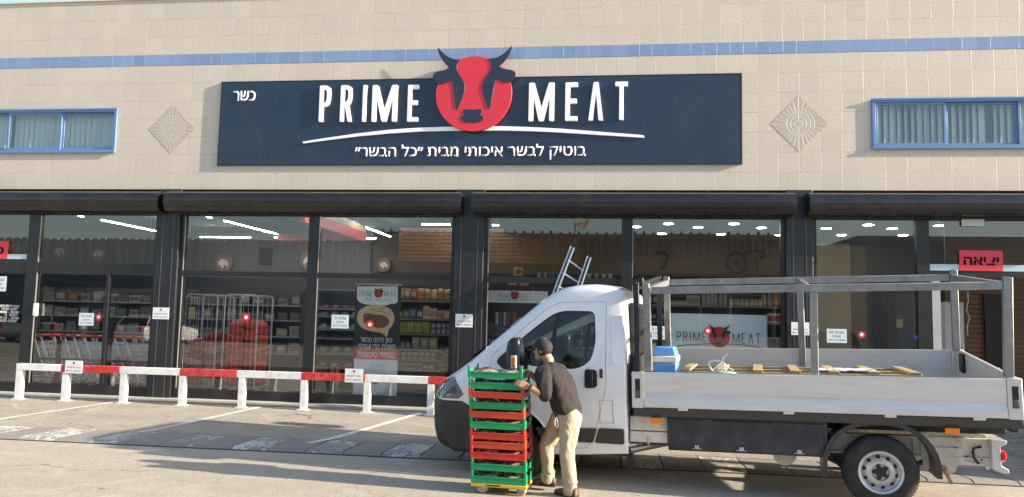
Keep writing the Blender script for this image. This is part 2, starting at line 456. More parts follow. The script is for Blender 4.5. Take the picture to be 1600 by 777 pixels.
# ================================================================== SHOP BUILDING
shop = thing('shop_building', 'long beige tiled shop building with a blue tile stripe and black glazed shop front', 'building')
def tile_mat(name, tw, th, ca, cb, grout, mott=.12, tilt=.004, gw=.014, gl=.0, gb=.0012):
    m, nt, p = newmat(name)
    tc = N(nt, 'ShaderNodeTexCoord').outputs['Object']
    sp = N(nt, 'ShaderNodeSeparateXYZ'); nt.links.new(tc, sp.inputs[0])
    u = mathn(nt, 'DIVIDE', sp.outputs[0], tw); v = mathn(nt, 'DIVIDE', sp.outputs[2], th)
    cu, cv = mathn(nt, 'FLOOR', u), mathn(nt, 'FLOOR', v)
    wn0 = N(nt, 'ShaderNodeTexWhiteNoise', noise_dimensions='1D'); nt.links.new(cv, wn0.inputs['W'])
    u = mathn(nt, 'ADD', u, mathn(nt, 'MULTIPLY_ADD', wn0.outputs[0], .07, -.035)); cu = mathn(nt, 'FLOOR', u)
    fu, fv = mathn(nt, 'SUBTRACT', u, cu), mathn(nt, 'SUBTRACT', v, cv)
    cx = N(nt, 'ShaderNodeCombineXYZ'); nt.links.new(cu, cx.inputs[0]); nt.links.new(cv, cx.inputs[1])
    wn = N(nt, 'ShaderNodeTexWhiteNoise', noise_dimensions='3D'); nt.links.new(cx.outputs[0], wn.inputs['Vector'])
    sc = N(nt, 'ShaderNodeSeparateColor'); nt.links.new(wn.outputs['Color'], sc.inputs[0])
    r1, r2, r3 = sc.outputs[0], sc.outputs[1], sc.outputs[2]
    c = mixc(nt, r1, ca, cb)
    mo = noisen(nt, tc, 26, 5, .7); c = mixc(nt, ramp(nt, mo, [(.35, mott*3), (.6, 0.)]), c, tuple(x*.72 for x in ca))
    mo2 = noisen(nt, tc, .8, 4); c = mixc(nt, ramp(nt, mo2, [(.35, .22), (.6, 0.)]), c, tuple(x*.78 for x in ca))
    # rain streaks: noise stretched down the wall
    mp = N(nt, 'ShaderNodeMapping'); mp.inputs['Scale'].default_value = (2.2, 1, .12); nt.links.new(tc, mp.inputs[0])
    stk = noisen(nt, mp.outputs[0], 1.6, 5, .6); c = mixc(nt, ramp(nt, stk, [(.56, 0.), (.78, .18)]), c, tuple(x*.62 for x in ca))
    def edge(f, t):
        e = mathn(nt, 'MINIMUM', f, mathn(nt, 'SUBTRACT', 1.0, f)); return mathn(nt, 'MULTIPLY', e, t)
    e = mathn(nt, 'MINIMUM', edge(fu, tw), edge(fv, th))
    gm = ramp(nt, mathn(nt, 'DIVIDE', e, gw), [(.18, 1.), (.38, 0.)])
    gcol = mixc(nt, r3, grout, tuple(min(1, x*1.9) for x in grout))
    c = mixc(nt, mathn(nt, 'MULTIPLY', gm, .62), c, gcol)
    nt.links.new(c, p.inputs['Base Color']); p.inputs['Roughness'].default_value = .55 if not gl else gl
    h = mathn(nt, 'ADD', mathn(nt, 'MULTIPLY', mathn(nt, 'SUBTRACT', r2, .5), mathn(nt, 'MULTIPLY', fu, tw)),
              mathn(nt, 'MULTIPLY', mathn(nt, 'SUBTRACT', r3, .5), mathn(nt, 'MULTIPLY', fv, th)))
    h = mathn(nt, 'MULTIPLY', h, tilt*8)
    h = mathn(nt, 'SUBTRACT', h, mathn(nt, 'MULTIPLY', gm, gb))
    h = mathn(nt, 'ADD', h, mathn(nt, 'MULTIPLY', mo, .0006))
    b = N(nt, 'ShaderNodeBump'); b.inputs['Strength'].default_value = 1; b.inputs['Distance'].default_value = 1
    nt.links.new(h, b.inputs['Height']); nt.links.new(b.outputs[0], p.inputs['Normal'])
    return m
TILE = tile_mat('beige_wall_tile', .333, .333, (.545,.49,.435), (.575,.52,.462), (.27,.23,.18), tilt=.0014, gw=.0135, mott=.2)
BAND = tile_mat('blue_band_tile', .214, .24, (.17,.26,.44), (.20,.29,.49), (.26,.35,.52), mott=.05, gl=.45, gw=.009, gb=.0001)
XL, XR = -24.0, 18.0
WX0, WX1 = XZ(183,200)[0], XZ(1362,200)[0]           # inner ends of the two ribbon windows
WB, WT, Z1, Z2, Z0, ZTOP = Zs(4.865), Zs(5.755), Zs(6.64), Zs(6.862), Zs(4.12), Zs(8.02)
WIN = [(-13.2, WX0), (WX1, 8.4)]
o0 = Vector((.0855, 0, Z1))
m = MB()
m.box(XL, XR, 0, .35, Z0, WB); m.box(XL, XR, 0, .35, WT, Z1)
m.box(XL, WIN[0][0], 0, .35, WB, WT); m.box(WIN[0][1], WIN[1][0], 0, .35, WB, WT); m.box(WIN[1][1], XR, 0, .35, WB, WT)
m.build('wall', TILE, shop, o0, loc=o0)
o1 = Vector((.164, 0, Z2))
MB().box(XL, XR, .001, .35, Z2, ZTOP).build('wall', TILE, shop, o1, loc=o1)
o2 = Vector((.05, 0, Z1-.01))
MB().box(XL, XR, -.004, .35, Z1+.001, Z2-.001).build('blue_tile_band', BAND, shop, o2, loc=o2)
MB().box(XL, XR, -.03, .4, ZTOP+.001, ZTOP+.03).build('parapet_cap', M('cap_stone', (.6,.55,.47), .7), shop)
MB().box(XL, XR, .36, 14, 6.5, 6.7).build('roof', M('roof_grey', (.3,.3,.3), .8), shop)
for sx in ((XL, XL+.3), (XR-.3, XR)):
    MB().box(sx[0], sx[1], .36, 14, -.01, 6.49).build('side_wall', M('render_beige', (.5,.44,.36), .8), shop)
MB().box(XL, XR, 14.01, 14.3, -.01, 6.69).build('back_wall', M('render_dark', (.12,.12,.12), .8), shop)
# diamond medallions
def med_mat():
    m, nt, p = newmat('medallion_mosaic')
    tc = N(nt, 'ShaderNodeTexCoord').outputs['Object']
    sp = N(nt, 'ShaderNodeSeparateXYZ'); nt.links.new(tc, sp.inputs[0]); x, z = sp.outputs[0], sp.outputs[2]
    r = mathn(nt, 'SQRT', mathn(nt, 'ADD', mathn(nt, 'MULTIPLY', x, x), mathn(nt, 'MULTIPLY', z, z)))
    a = mathn(nt, 'ARCTAN2', z, x)
    sw = mathn(nt, 'ABSOLUTE', mathn(nt, 'SINE', mathn(nt, 'MULTIPLY', a, 14.0)))
    spk = ramp(nt, sw, [(.12, 1.), (.28, 0.)])
    sw2 = mathn(nt, 'ABSOLUTE', mathn(nt, 'SINE', mathn(nt, 'MULTIPLY', a, 2.0)))
    spk2 = ramp(nt, sw2, [(.06, 1.), (.14, 0.)])
    ring = mathn(nt, 'ABSOLUTE', mathn(nt, 'SINE', mathn(nt, 'MULTIPLY', r, 50.0)))
    rg = ramp(nt, ring, [(.14, 1.), (.3, 0.)])
    inner = mathn(nt, 'LESS_THAN', r, .25); out = mathn(nt, 'SUBTRACT', 1.0, inner)
    core = mathn(nt, 'LESS_THAN', r, .155)
    sp_ = mathn(nt, 'ADD', mathn(nt, 'MULTIPLY', core, spk2), mathn(nt, 'MULTIPLY', mathn(nt, 'SUBTRACT', 1.0, core), spk))
    k = mathn(nt, 'MAXIMUM', sp_, mathn(nt, 'MULTIPLY', inner, rg))
    n = noisen(nt, tc, 40, 4)
    base = mixc(nt, inner, (.44,.38,.33), (.44,.40,.365)); base = mixc(nt, mathn(nt, 'MULTIPLY', n, .35), base, (.3,.25,.22))
    c = mixc(nt, k, base, (.56,.53,.49)); nt.links.new(c, p.inputs['Base Color']); p.inputs['Roughness'].default_value = .5
    b = N(nt, 'ShaderNodeBump'); b.inputs['Distance'].default_value = .002; b.inputs['Strength'].default_value = 1; b.invert = True
    nt.links.new(k, b.inputs['Height']); nt.links.new(b.outputs[0], p.inputs['Normal'])
    return m
MED = med_mat()
for (cx, cy, l, r_, t, b_) in ((269,202,232,305,164,241), (1248.5,193.5,1203,1294,150,238)):
    c = at(cx, cy); hw = (at(r_, cy).x-at(l, cy).x)/2; hh = (at(cx, t).z-at(cx, b_).z)/2
    m = MB().prism([(-hw,0),(0,-hh),(hw,0),(0,hh)], -.008, .003, lambda p, q, d: (p, d*.4, q))
    m.build('tile_medallion', MED, shop, loc=(c.x, 0, c.z))
# ribbon windows with blue frames and hanging blinds
BLIND = M('vertical_blind', (.62,.62,.58), .7, 0, .06, 3, stretch=(14,1,.3))
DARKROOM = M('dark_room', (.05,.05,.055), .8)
for (xa, xb) in WIN:
    xa2, xb2 = xa, xb
    f = MB(); t = .055
    f.box(xa, xb, -.035, .10, WT-t, WT); f.box(xa, xb, -.035, .10, WB, WB+t)
    f.box(xa, xa+t, -.033, .10, WB+t, WT-t); f.box(xb-t, xb, -.033, .10, WB+t, WT-t)
    f.box(xa-.012, xb+.012, -.05, -.036, WB-.012, WB+.02); f.box(xa-.012, xb+.012, -.05, -.036, WT-.02, WT+.012)
    fr = f.build('window', BLUE, shop, bevel=.004)
    n = 4; L = (xb-xa-2*t)/n
    # leaf edges placed where the photograph shows them
    if xb < 0: edges = [xb-t, XZ(96,210)[0]+.0, XZ(12,210)[0], XZ(-70,210)[0], xa+t]
    else: edges = [xa+t, XZ(1478,195)[0], XZ(1591,195)[0], XZ(1705,195)[0], xb-t]
    edges = sorted(edges)
    for i in range(4):
        a, b = edges[i], edges[i+1]; yo = .02 if i % 2 else -.012
        s_ = MB(); k = .038
        s_.box(a, b, yo, yo+.03, WB+t+.001, WB+t+k); s_.box(a, b, yo, yo+.03, WT-t-k, WT-t-.001)
        s_.box(a, a+k, yo+.001, yo+.029, WB+t+k, WT-t-k); s_.box(b-k, b, yo+.001, yo+.029, WB+t+k, WT-t-k)
        s_.build('sash', BLUE, fr, bevel=.003)
        MB().box(a+k, b-k, yo+.012, yo+.018, WB+t+k, WT-t-k).build('pane', GLASSU, fr)
    bl = MB(); x = xa+.08; j = 0
    while x < xb-.1:
        an = random.uniform(.25, .8); c_, s2 = cos(an)*.055, sin(an)*.055
        top, bot = WT-.02, WB+.02
        if random.random() > .06:
            bl.add([(x-c_,.20-s2,bot),(x+c_,.20+s2,bot),(x+c_,.20+s2,top),(x-c_,.20-s2,top)], [(0,1,2,3)])
        x += .105; j += 1
    bl.build('blind', BLIND, fr)
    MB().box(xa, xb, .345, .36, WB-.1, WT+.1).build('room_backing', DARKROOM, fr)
# ---- shop front: pillars, shutter boxes, bays
PIL = [(-13.6,-13.2), (XZ(241,450,-.02)[0], XZ(275,450,-.02)[0]), (XZ(709,450,-.02)[0], XZ(754,450,-.02)[0]), (XZ(1229,450,-.02)[0], XZ(1271,450,-.02)[0]), (8.33,8.75)]
for (a, b) in PIL:
    m = MB(); m.box(a, b, -.03, .34, .0, Z0)
    o = m.build('pillar', CHAR, shop, bevel=.006)
    m = MB(); m.box(a+.10, a+.112, -.034, -.028, .0, Zs(3.72)); m.box(b-.112, b-.10, -.034, -.028, .0, Zs(3.72))
    m.build('seam_strip', M('seam_grey', (.10,.10,.105), .4, .3), o)
SHUT = [(-13.3, XZ(247,310,-.3)[0]), (XZ(257,310,-.3)[0], XZ(720,310,-.3)[0]), (XZ(737,310,-.3)[0], XZ(1245,310,-.3)[0]), (XZ(1265,310,-.3)[0], 8.65)]
zt, zb = XZ(600,299,-.3)[1], XZ(600,331,-.3)[1]
prof = [(.0, zt), (-.22, zt), (-.30, zt-.035), (-.335, zt-.10), (-.34, zt-.19), (-.32, zt-.26), (-.27, zb), (-.06, zb), (-.06, zb-.03), (.0, zb-.03)]
SHM = M('shutter_black', (.012,.012,.014), .26, 0, .12, 3, spec=.55, dirt=((.07,.066,.062), 2.2, .2))
for (a, b) in SHUT:
    m = MB().prism(prof, a, b, lambda p, q, d: (d, p, q))
    o = m.build('shutter_box', SHM, shop, smooth=35)
    for e in (a+.015, b-.015):
        MB().lathe([(.16,-.016),(.17,0),(.16,.016)], (e, -.16, zt-.17), (1,0,0), 20).build('end_cap', CHAR2, o)
    MB().tube([(a+.3, -.3405, zb+.045), (b-.3, -.3405, zb+.045)], .004, 5).build('shutter_groove', CHAR2, o)
FT, FB = Zs(3.755), Zs(3.625); F0 = GZ+.045; FK = GZ+.21
def zz(py, px=600, Y=.06): return XZ(px, py, Y)[1]
BEAD = M('bead_grey', (.30,.30,.30), .35, .5)
def bay(a, b, mull, trans, kick=True, lower_mull=(), door=False):
    """a,b clear opening; mull: x pairs full height; trans: (z0,z1)"""
    f = MB(); y0, y1 = .03, .12; j = .07
    f.box(a, b, y0, y1, FB, zb-.02)
    f.box(a, a+j, y0+.001, y1, F0, FB); f.box(b-j, b, y0+.001, y1, F0, FB)
    for (u, v) in mull: f.box(u, v, y0-.01, y1, F0, FB-.001)
    xs = [a+j] + [c for uv in sorted(mull) for c in uv] + [b-j]
    for i in range(0, len(xs), 2): f.box(xs[i], xs[i+1], y0+.003, y1-.003, trans[0], trans[1])
    if kick:
        for i in range(0, len(xs), 2): f.box(xs[i], xs[i+1], y0+.004, y1-.004, F0, FK)
    for (u, v) in lower_mull: f.box(u, v, y0+.006, y1-.006, FK if kick else F0, trans[0]-.001)
    o = f.build('shop_window', CHAR2, shop, bevel=.004)
    g_ = MB()
    for i in range(0, len(xs), 2):
        MB().box(xs[i], xs[i+1], .07, .078, trans[1], FB).build('pane', GLASS, o)
        if kick: MB().box(xs[i], xs[i+1], .0702, .0782, FK, trans[0]).build('pane', GLASS, o)
    for i in range(0, len(xs), 2):      # pale rubber bead on the edge of each pane
        bd = MB(); bd.box(xs[i]+.002, xs[i]+.012, y0-.004, y0+.02, FK+.005, trans[0]-.01); bd.build('glazing_bead', BEAD, o); bd = MB(); bd.box(xs[i]+.002, xs[i]+.012, y0-.004, y0+.02, trans[1]+.01, FB-.02)
        bd.build('glazing_bead', BEAD, o)
    return o
B1a, B1b = PIL[0][1], PIL[1][0]
mL = (XZ(44,380,.03)[0], XZ(61,380,.03)[0])
b1 = bay(B1a, B1b, [mL], (XZ(150,427,.05)[1], XZ(150,412,.05)[1]), True, [(XZ(165,500,.05)[0]-.03, XZ(165,500,.05)[0]+.03)])
b2 = bay(PIL[1][1], PIL[2][0], [(XZ(481,400,.03)[0], XZ(497,400,.03)[0])], (XZ(600,436,.05)[1], XZ(600,428,.05)[1]))
b3 = bay(PIL[2][1], PIL[3][0], [(XZ(971,400,.03)[0], XZ(988,400,.03)[0])], (XZ(860,443,.05)[1], XZ(860,434,.05)[1]))
mR = (XZ(1432,390,.03)[0], XZ(1452,390,.03)[0])
# the right bay: fixed pane, then an open doorway under a glazed toplight
f = MB(); a, b = PIL[3][1], PIL[4][0]; tz = (XZ(1540,434,.05)[1], XZ(1540,424,.05)[1])
f.box(a, b, .03, .12, FB, zb-.02); f.box(a, a+.07, .031, .12, F0, FB); f.box(b-.07, b, .031, .12, F0, FB)
f.box(mR[0], mR[1], .02, .12, F0, FB-.001); f.box(mR[1], b-.07, .033, .117, tz[0], tz[1]); f.box(a+.07, mR[0], .034, .116, F0, FK)
b4 = f.build('shop_window', CHAR2, shop, bevel=.004)
MB().box(a+.07, mR[0], .07, .078, FK, FB).build('pane', GLASS, b4)
MB().box(mR[1], b-.07, .07, .078, tz[1], FB).build('pane', GLASS, b4)
STRIP = M('pale_blue_strip', (.42,.58,.66), .35, 0, .05, 3)
MB().box(mR[1]+.002, b-.072, .035, .06, tz[1]+.002, XZ(1540,414,.05)[1]).build('light_strip', STRIP, b4)
MB().box(XZ(12,400,.02)[0]-2, mL[0]-.002, .035, .06, XZ(30,405,.05)[1], XZ(30,397.5,.05)[1]).build('light_strip', STRIP, b1)
MB().box(XZ(1457,500,.05)[0], XZ(1470,500,.05)[0], .04, .10, F0, tz[0]-.002).build('door_jamb', M('jamb_grey', (.45,.46,.47), .4, .4), b4)
# door handle of the left sliding door
MB().box(XZ(54,470,0)[0], XZ(60,470,0)[0], -.03, .025, XZ(57,494,0)[1], XZ(57,474,0)[1]).build('door_handle', WHITE, b1, bevel=.01)
# soffit behind the fascia and rear side of the shop front beam
MB().box(XL+.3, XR-.3, .125, .35, FB, Z0-.01).build('lintel', M('lintel_dark', (.03,.03,.03), .7), shop)
# ---- inside
MB().box(XL+.3, XR-.3, .13, 14, -.008, F0+.001).build('shop_floor', M('floor_tile', (.20,.18,.155), .25, 0, .08, 2), shop)
MB().box(XL+.3, -2.45, .36, 14, 4.32, 4.4).build('ceiling', M('ceiling_dark', (.02,.02,.022), .8), shop)
MB().box(-2.44, XR-.3, .36, 9.0, 3.78, 3.86).build('ceiling', M('ceiling_panel', (.20,.22,.23), .7), shop)
MB().box(XL+.3, -3.2, 11.0, 11.2, F0+.002, 4.31).build('interior_wall', M('wall_dark_grey', (.035,.035,.038), .7), shop)
MB().box(-3.19, XR-.3, 6.6, 6.8, F0+.002, 3.77).build('interior_wall', M('wall_charcoal', (.03,.03,.03), .7), shop)
WOOD = None
def slat_mat(name, a, b, pitch):
    m, nt, p = newmat(name)
    tc = N(nt, 'ShaderNodeTexCoord').outputs['Object']
    sp = N(nt, 'ShaderNodeSeparateXYZ'); nt.links.new(tc, sp.inputs[0])
    v = mathn(nt, 'DIVIDE', sp.outputs[2], pitch); cv = mathn(nt, 'FLOOR', v); fv = mathn(nt, 'SUBTRACT', v, cv)
    wn = N(nt, 'ShaderNodeTexWhiteNoise', noise_dimensions='1D'); nt.links.new(cv, wn.inputs['W'])
    mp = N(nt, 'ShaderNodeMapping'); mp.inputs['Scale'].default_value = (1.2, 1, 14); nt.links.new(tc, mp.inputs[0])
    gr = noisen(nt, mp.outputs[0], 4, 5, .65)
    c = mixc(nt, mathn(nt, 'MULTIPLY_ADD', gr, .7, mathn(nt, 'MULTIPLY', wn.outputs[0], .3)), a, b)
    nt.links.new(c, p.inputs['Base Color']); p.inputs['Roughness'].default_value = .5
    bp = N(nt, 'ShaderNodeBump'); bp.inputs['Strength'].default_value = 1; bp.inputs['Distance'].default_value = .004; nt.links.new(gr, bp.inputs['Height']); nt.links.new(bp.outputs[0], p.inputs['Normal'])
    return m
SLAT = slat_mat('wood_slat', (.10,.044,.017), (.165,.078,.03), .09)
def slats(x0, x1, y, z0, z1, pitch=.09):
    m = MB(); z = z0
    while z < z1-.02:
        m.box(x0, x1, y, y+.03, z, min(z+pitch*.78, z1)); z += pitch
    m.box(x0, x1, y+.031, y+.06, z0, z1)
    return m.build('wood_slat_wall', SLAT, shop)
ps = XZ(625,412,5)[1]; pt = XZ(800,372,5)[1]
slats(XZ(622,400,5)[0], XZ(905,400,5)[0], 5.0, XZ(800,411,5)[1], XZ(800,380,5)[1]+.35)
slats(XZ(1480,500,2.5)[0], 8.0, 2.5, F0+.01, 3.77)
# ================================================================== BIG SIGN
SF = -.042
sign = thing('shop_sign', 'wide dark navy signboard with white letters and a red bull head above the shop windows', 'sign', (at(750,190,SF).x, 0, 0))
so_ = sign.location.copy()
c4 = [XZ(346.5,129.5,SF), XZ(1158.5,115,SF), XZ(1158,256,SF), XZ(341,257,SF)]
x0, x1 = (c4[0][0]+c4[3][0])/2, (c4[1][0]+c4[2][0])/2; z1, z0 = (c4[0][1]+c4[1][1])/2, (c4[2][1]+c4[3][1])/2
m = MB().box(x0, x1, SF, -.0015, z0, z1); m.build('sign_panel', NAVY, sign, so_, bevel=.004)
m = MB(); t = .012
m.box(x0-t, x0-.0005, SF-.004, -.002, z0-t, z1+t); m.box(x1+.0005, x1+t, SF-.004, -.002, z0-t, z1+t)
m.box(x0, x1, SF-.004, -.002, z0-t, z0-.0005); m.box(x0, x1, SF-.004, -.002, z1+.0005, z1+t)
m.build('sign_rim', M('sign_rim', (.012,.018,.035), .3), sign, so_)
GL = {   # letter outlines in a unit-height box: (outline, holes)
 'P': ([(0,0),(0,1),(.23,1),(.33,.955),(.375,.86),(.375,.60),(.33,.47),(.22,.415),(.135,.415),(.135,0)], [[(.135,.88),(.19,.88),(.232,.85),(.245,.80),(.245,.63),(.225,.565),(.18,.53),(.135,.53)]]),
 'R': ([(0,0),(0,1),(.23,1),(.33,.955),(.375,.86),(.375,.64),(.345,.53),(.28,.455),(.39,0),(.255,0),(.155,.42),(.135,.42),(.135,0)], [[(.135,.88),(.19,.88),(.232,.85),(.245,.80),(.245,.66),(.225,.59),(.18,.545),(.135,.545)]]),
 'I': ([(0,0),(0,1),(.135,1),(.135,0)], []),
 'M': ([(0,0),(0,1),(.15,1),(.34,.36),(.53,1),(.68,1),(.68,0),(.55,0),(.55,.60),(.405,0),(.275,0),(.13,.60),(.13,0)], []),
 'E': ([(0,0),(0,1),(.36,1),(.36,.88),(.135,.88),(.135,.575),(.335,.575),(.335,.45),(.135,.45),(.135,.12),(.36,.12),(.36,0)], []),
 'A': ([(0,0),(.145,1),(.295,1),(.44,0),(.305,0),(.22,.72),(.135,0)], []),
 'T': ([(0,1),(.40,1),(.40,.88),(.267,.88),(.267,0),(.133,0),(.133,.88),(0,.88)], []) }
def letter(ch, x, z, h, wd, y0, y1, mat, name, parent, off, bev=0., r=.035):
    out, holes = GL[ch]; w0 = max(p[0] for p in out)
    out = round_poly(out, r); sx = wd/w0
    m = MB().prism(out, y0, y1, lambda p, q, d: (x+p*sx, d, z+q*h), holes)
    return m.build(name, mat, parent, off, bevel=bev if bev else None)
LF, LB = SF-.048, SF-.001
for ch, l, r_, t_, b_ in (('P',497.5,517.3,133.5,190.5),('R',530.5,551.5,133,190.5),('I',565,573.5,132.7,190.5),('M',580,621.5,132.5,190.5),('E',635.5,655,132.3,190.3),
                          ('M',825.5,866.5,128.8,189.6),('E',882.5,903,128.5,189),('A',919,943,128,188.5),('T',960.5,980.8,127.3,187.8)):
    a = at(l, b_, LF); b = at(r_, t_, LF)
    letter(ch, a.x, a.z, b.z-a.z, b.x-a.x, LF, LB, LETTER, 'letter', sign, so_, .006)
tp = [(471.5,221.6),(500,217),(560,208.3),(610,202.6),(655,199.6),(700,198),(740,197.3),(790,197.5),(830,198.8),(870,200.8),(900,203),(950,207),(1004,211.3)]
bt = [(1007,213.2),(1005,215.4),(950,212),(900,208.8),(870,207),(830,205.2),(790,204.2),(740,204.2),(700,204.6),(655,205.8),(610,208.6),(560,213.2),(500,220.8),(474,224.4)]
def poly_px(poly, yf, yb, name, mat, parent, off, bev=None, rnd=0):
    pts = [XZ(x, y, yf) for x, y in poly]
    if rnd: pts = round_poly(pts, rnd)
    return MB().prism(pts, yf, yb, lambda p, q, d: (p, d, q)).build(name, mat, parent, off, bevel=bev)
poly_px(tp+bt, SF-.03, SF-.001, 'swoosh', LETTER, sign, so_, .004)
def px_text(s, xl, xr, zt, zb, y, depth, mat, name, parent, off, bold, heb=True):
    a = at(xl, zb, y); b = at(xr, zt, y)
    return text(s, (a.x+b.x)/2, y+depth, a.z, b.z-a.z, mat, name, parent, depth, bold, heb, b.x-a.x, off)
px_text('כשר', 363.5, 399, 142, 158, SF-.016, .015, LETTER, 'lettering', sign, so_, .012)
px_text('בוטיק לבשר איכותי מבית ״כל הבשר״', 553.5, 915, 224.5, 250.5, SF-.016, .015, LETTER, 'lettering', sign, so_, .010)
# bull head: drawn once in its own units (disc radius 1), used on every sign that carries it
def bz(x, y): return ((x-391)/290, (418-y)/290)
DL = [(103,52),(107,80),(122,120),(148,162),(175,195),(202,214),(190,226),(150,236),(112,243),(82,256),(72,280),(78,310),(97,333),(130,342),(172,338),(205,322),(224,312),(235,370),(244,430),(254,500),(262,535),(268,545),(278,530),(292,495),(311,440),(326,385),(322,345),(305,305),(280,270),(263,240),(257,212),(262,182),(274,161),(287,151),(250,152),(210,142),(170,118),(135,86)]
MZ = [(310,540),(345,537),(385,543),(425,537),(455,545),(455,560),(435,585),(462,590),(468,610),(445,635),(415,642),(345,642),(310,630),(292,605),(298,588),(325,583),(308,560)]
BULL_L = [bz(*p) for p in DL]; BULL_R = [(-x, y+.01) for x, y in reversed(BULL_L)]; BULL_M = [bz(x+8, y) for x, y in MZ]
def bull(cx, cz, r, yf, thick, parent, off, disc=LOGO_RED, dark=LOGO_DARK, bev=None, sy=1.0):
    circ = [(cos(2*pi*k/64), sin(2*pi*k/64)) for k in range(64)]
    fn = lambda p, q, d: (cx+p*r, d, cz+q*r*sy)
    MB().prism(circ, yf, yf+thick, fn).build('bull_disc', disc, parent, off, bevel=bev)
    m = MB()
    for poly in (BULL_L, BULL_R, BULL_M): m.prism(round_poly(poly, .02, 2), yf-thick*.2, yf-.0002, fn)
    m.build('bull_head', dark, parent, off, bevel=bev)
c = at(739.8, 146, SF-.10); e = at(799.5, 146, SF-.10)
bull(c.x, c.z, e.x-c.x, SF-.085, .05, sign, so_, bev=.004)
MB().lathe([(.25,0),(.25,.036)], (c.x, SF-.037, c.z), (0,1,0), 24).build('spacer', LOGO_DARK, sign, so_)

# ================================================================== BARRIER
FY = -.52
def FXZ(px, py): return XZ(px, py, FY)
bar = thing('parking_barrier', 'low red and white painted steel rail barrier along the shop front', 'barrier', (at(370,600,FY).x, FY, GZ))
bo = bar.location.copy()
zt_, zb_ = (FXZ(27,569)[1]+FXZ(580,584)[1])/2, (FXZ(37,580)[1]+FXZ(580,595)[1])/2
PX = [31,103.5,194,286,379,476,574.5,674,772,868]
xs = [FXZ(p, 600)[0] for p in PX]; step = (xs[7]-xs[1])/6
xs += [xs[-1]+step*(i+1) for i in range(4)]
pw = .054
for x in xs:
    zb0 = ground_z(FY)-.02
    po = MB().box(x-pw, x+pw, FY-.05, FY+.05, zb0, zb_-.0005).build('post', WHITE, bar, bo, bevel=.008)
    MB().box(x-pw-.035, x+pw+.035, FY-.075, FY+.075, zb0+.015, zb0+.03).build('base_plate', WHITE, po, bo)
segs = []; e0 = xs[0]-pw
redx = [(FXZ(99,575)[0], FXZ(190,575)[0]), (FXZ(283.5,580)[0], FXZ(372.5,580)[0]), (FXZ(473,585)[0], FXZ(572,585)[0]), (FXZ(670.5,590)[0], FXZ(768,590)[0])]
d = redx[3][0]-redx[2][0]
redx += [(redx[3][0]+d*i, redx[3][1]+d*i) for i in (1, 2)]
cur = e0
for (a, b) in redx:
    if a > cur: MB().box(cur, a-.001, FY-.052, FY+.052, zb_, zt_).build('rail', WHITE, bar, bo, bevel=.006)
    MB().box(a, b-.001, FY-.054, FY+.054, zb_-.001, zt_+.002).build('red_rail', RED, bar, bo, bevel=.006); cur = b
MB().box(cur, xs[-1]+pw, FY-.052, FY+.052, zb_, zt_).build('rail', WHITE, bar, bo, bevel=.006)

# ================================================================== SMALL NOTICES
def notice(l, r_, t_, b_, Y, label, lines, paper=PAPER, logo=True, cat='sign', group=None, thick=.004, ink=INKGREY, name='notice'):
    a = at(l, b_, Y); b = at(r_, t_, Y)
    x0, x1, z0, z1 = a.x, b.x, a.z, b.z
    root = thing(name, label, cat, ((x0+x1)/2, Y, z0), 0, group); off = root.location.copy()
    MB().box(x0, x1, Y, Y+thick, z0, z1).build('board', paper, root, off)
    h = z1-z0; wd = x1-x0
    if logo:
        bull((x0+x1)/2, z1-h*.19, h*.085, Y-.0012, .001, root, off, INKRED, INK)
        MB().box(x0+wd*.22, x1-wd*.22, Y-.0006, Y-.0001, z1-h*.325, z1-h*.315).build('rule', INKGREY, root, off)
    for (s, fz, fh, fw, ik) in lines:
        text(s, (x0+x1)/2, Y-.0001, z0+h*fz, h*fh, ik, 'lettering', root, .0008, .015, True, wd*fw, off)
    return root
PL = [('חניה ללקוחות', .34, .20, .78, INKGREY), ('החנות בלבד', .13, .13, .86, INKRED)]
notice(238,264.5,481,498.5,-.036, 'white notice with a tiny red emblem on the pillar between carts and roll cages', PL, group='notices on the pillars')
notice(711.3,738.8,491.2,511.2,-.036, 'white notice with a tiny red emblem on the pillar left of the truck bonnet', PL, group='notices on the pillars')
notice(1236.5,1264.5,504,523.5,-.036, 'white notice with a tiny red emblem on the pillar right of the bull banner', PL, group='notices on the pillars')
FL = [('חניה ללקוחות', .36, .20, .78, INKRED), ('החנות בלבד', .14, .12, .86, INKGREY)]
notice(101,129.3,564,583,FY-.062, 'white notice with red lettering on the barrier in front of the trolleys', FL, group='notices on the barrier')
notice(538.5,567.5,576.8,597.3,FY-.062, 'white notice with red lettering on the barrier in front of the steak banner', FL, group='notices on the barrier')
GLN = [('שטח זה', .66, .2, .74, INKGREY), ('מצולם', .40, .17, .42, INKGREY), ('ומוקלט כל היום', .12, .17, .82, INKGREY)]
for l, r_, t_, b_, lab in ((122.5,147,489.5,508.5,'pale blue paper taped to the glass above the trolleys'), (517.5,545,492.5,513,'pale blue paper taped to the glass left of the steak banner'),
                     (1013,1041,510,530,'pale blue paper taped to the glass left of the bull banner, above the cool box'), (1292,1323,514.5,535.5,'pale blue paper taped to the glass beside the open doorway')):
    notice(l, r_, t_, b_, .062, lab, GLN, PAPERB, False, 'paper', 'papers on the glass', .003, name='paper_notice')
notice(-14,10.5,432,455,.062, 'pale blue paper taped high on the sliding door at the far left', GLN, PAPERB, False, 'paper', 'papers on the glass', .003, name='paper_notice')
o = notice(1428,1445,544.5-20,551-20,.064,'small bright blue sticker on the glass left of the open doorway',[('דחוף',.2,.6,.7,PAPER)],M('sticker_blue',(.05,.12,.55),.4),False,'sticker',name='blue_sticker')
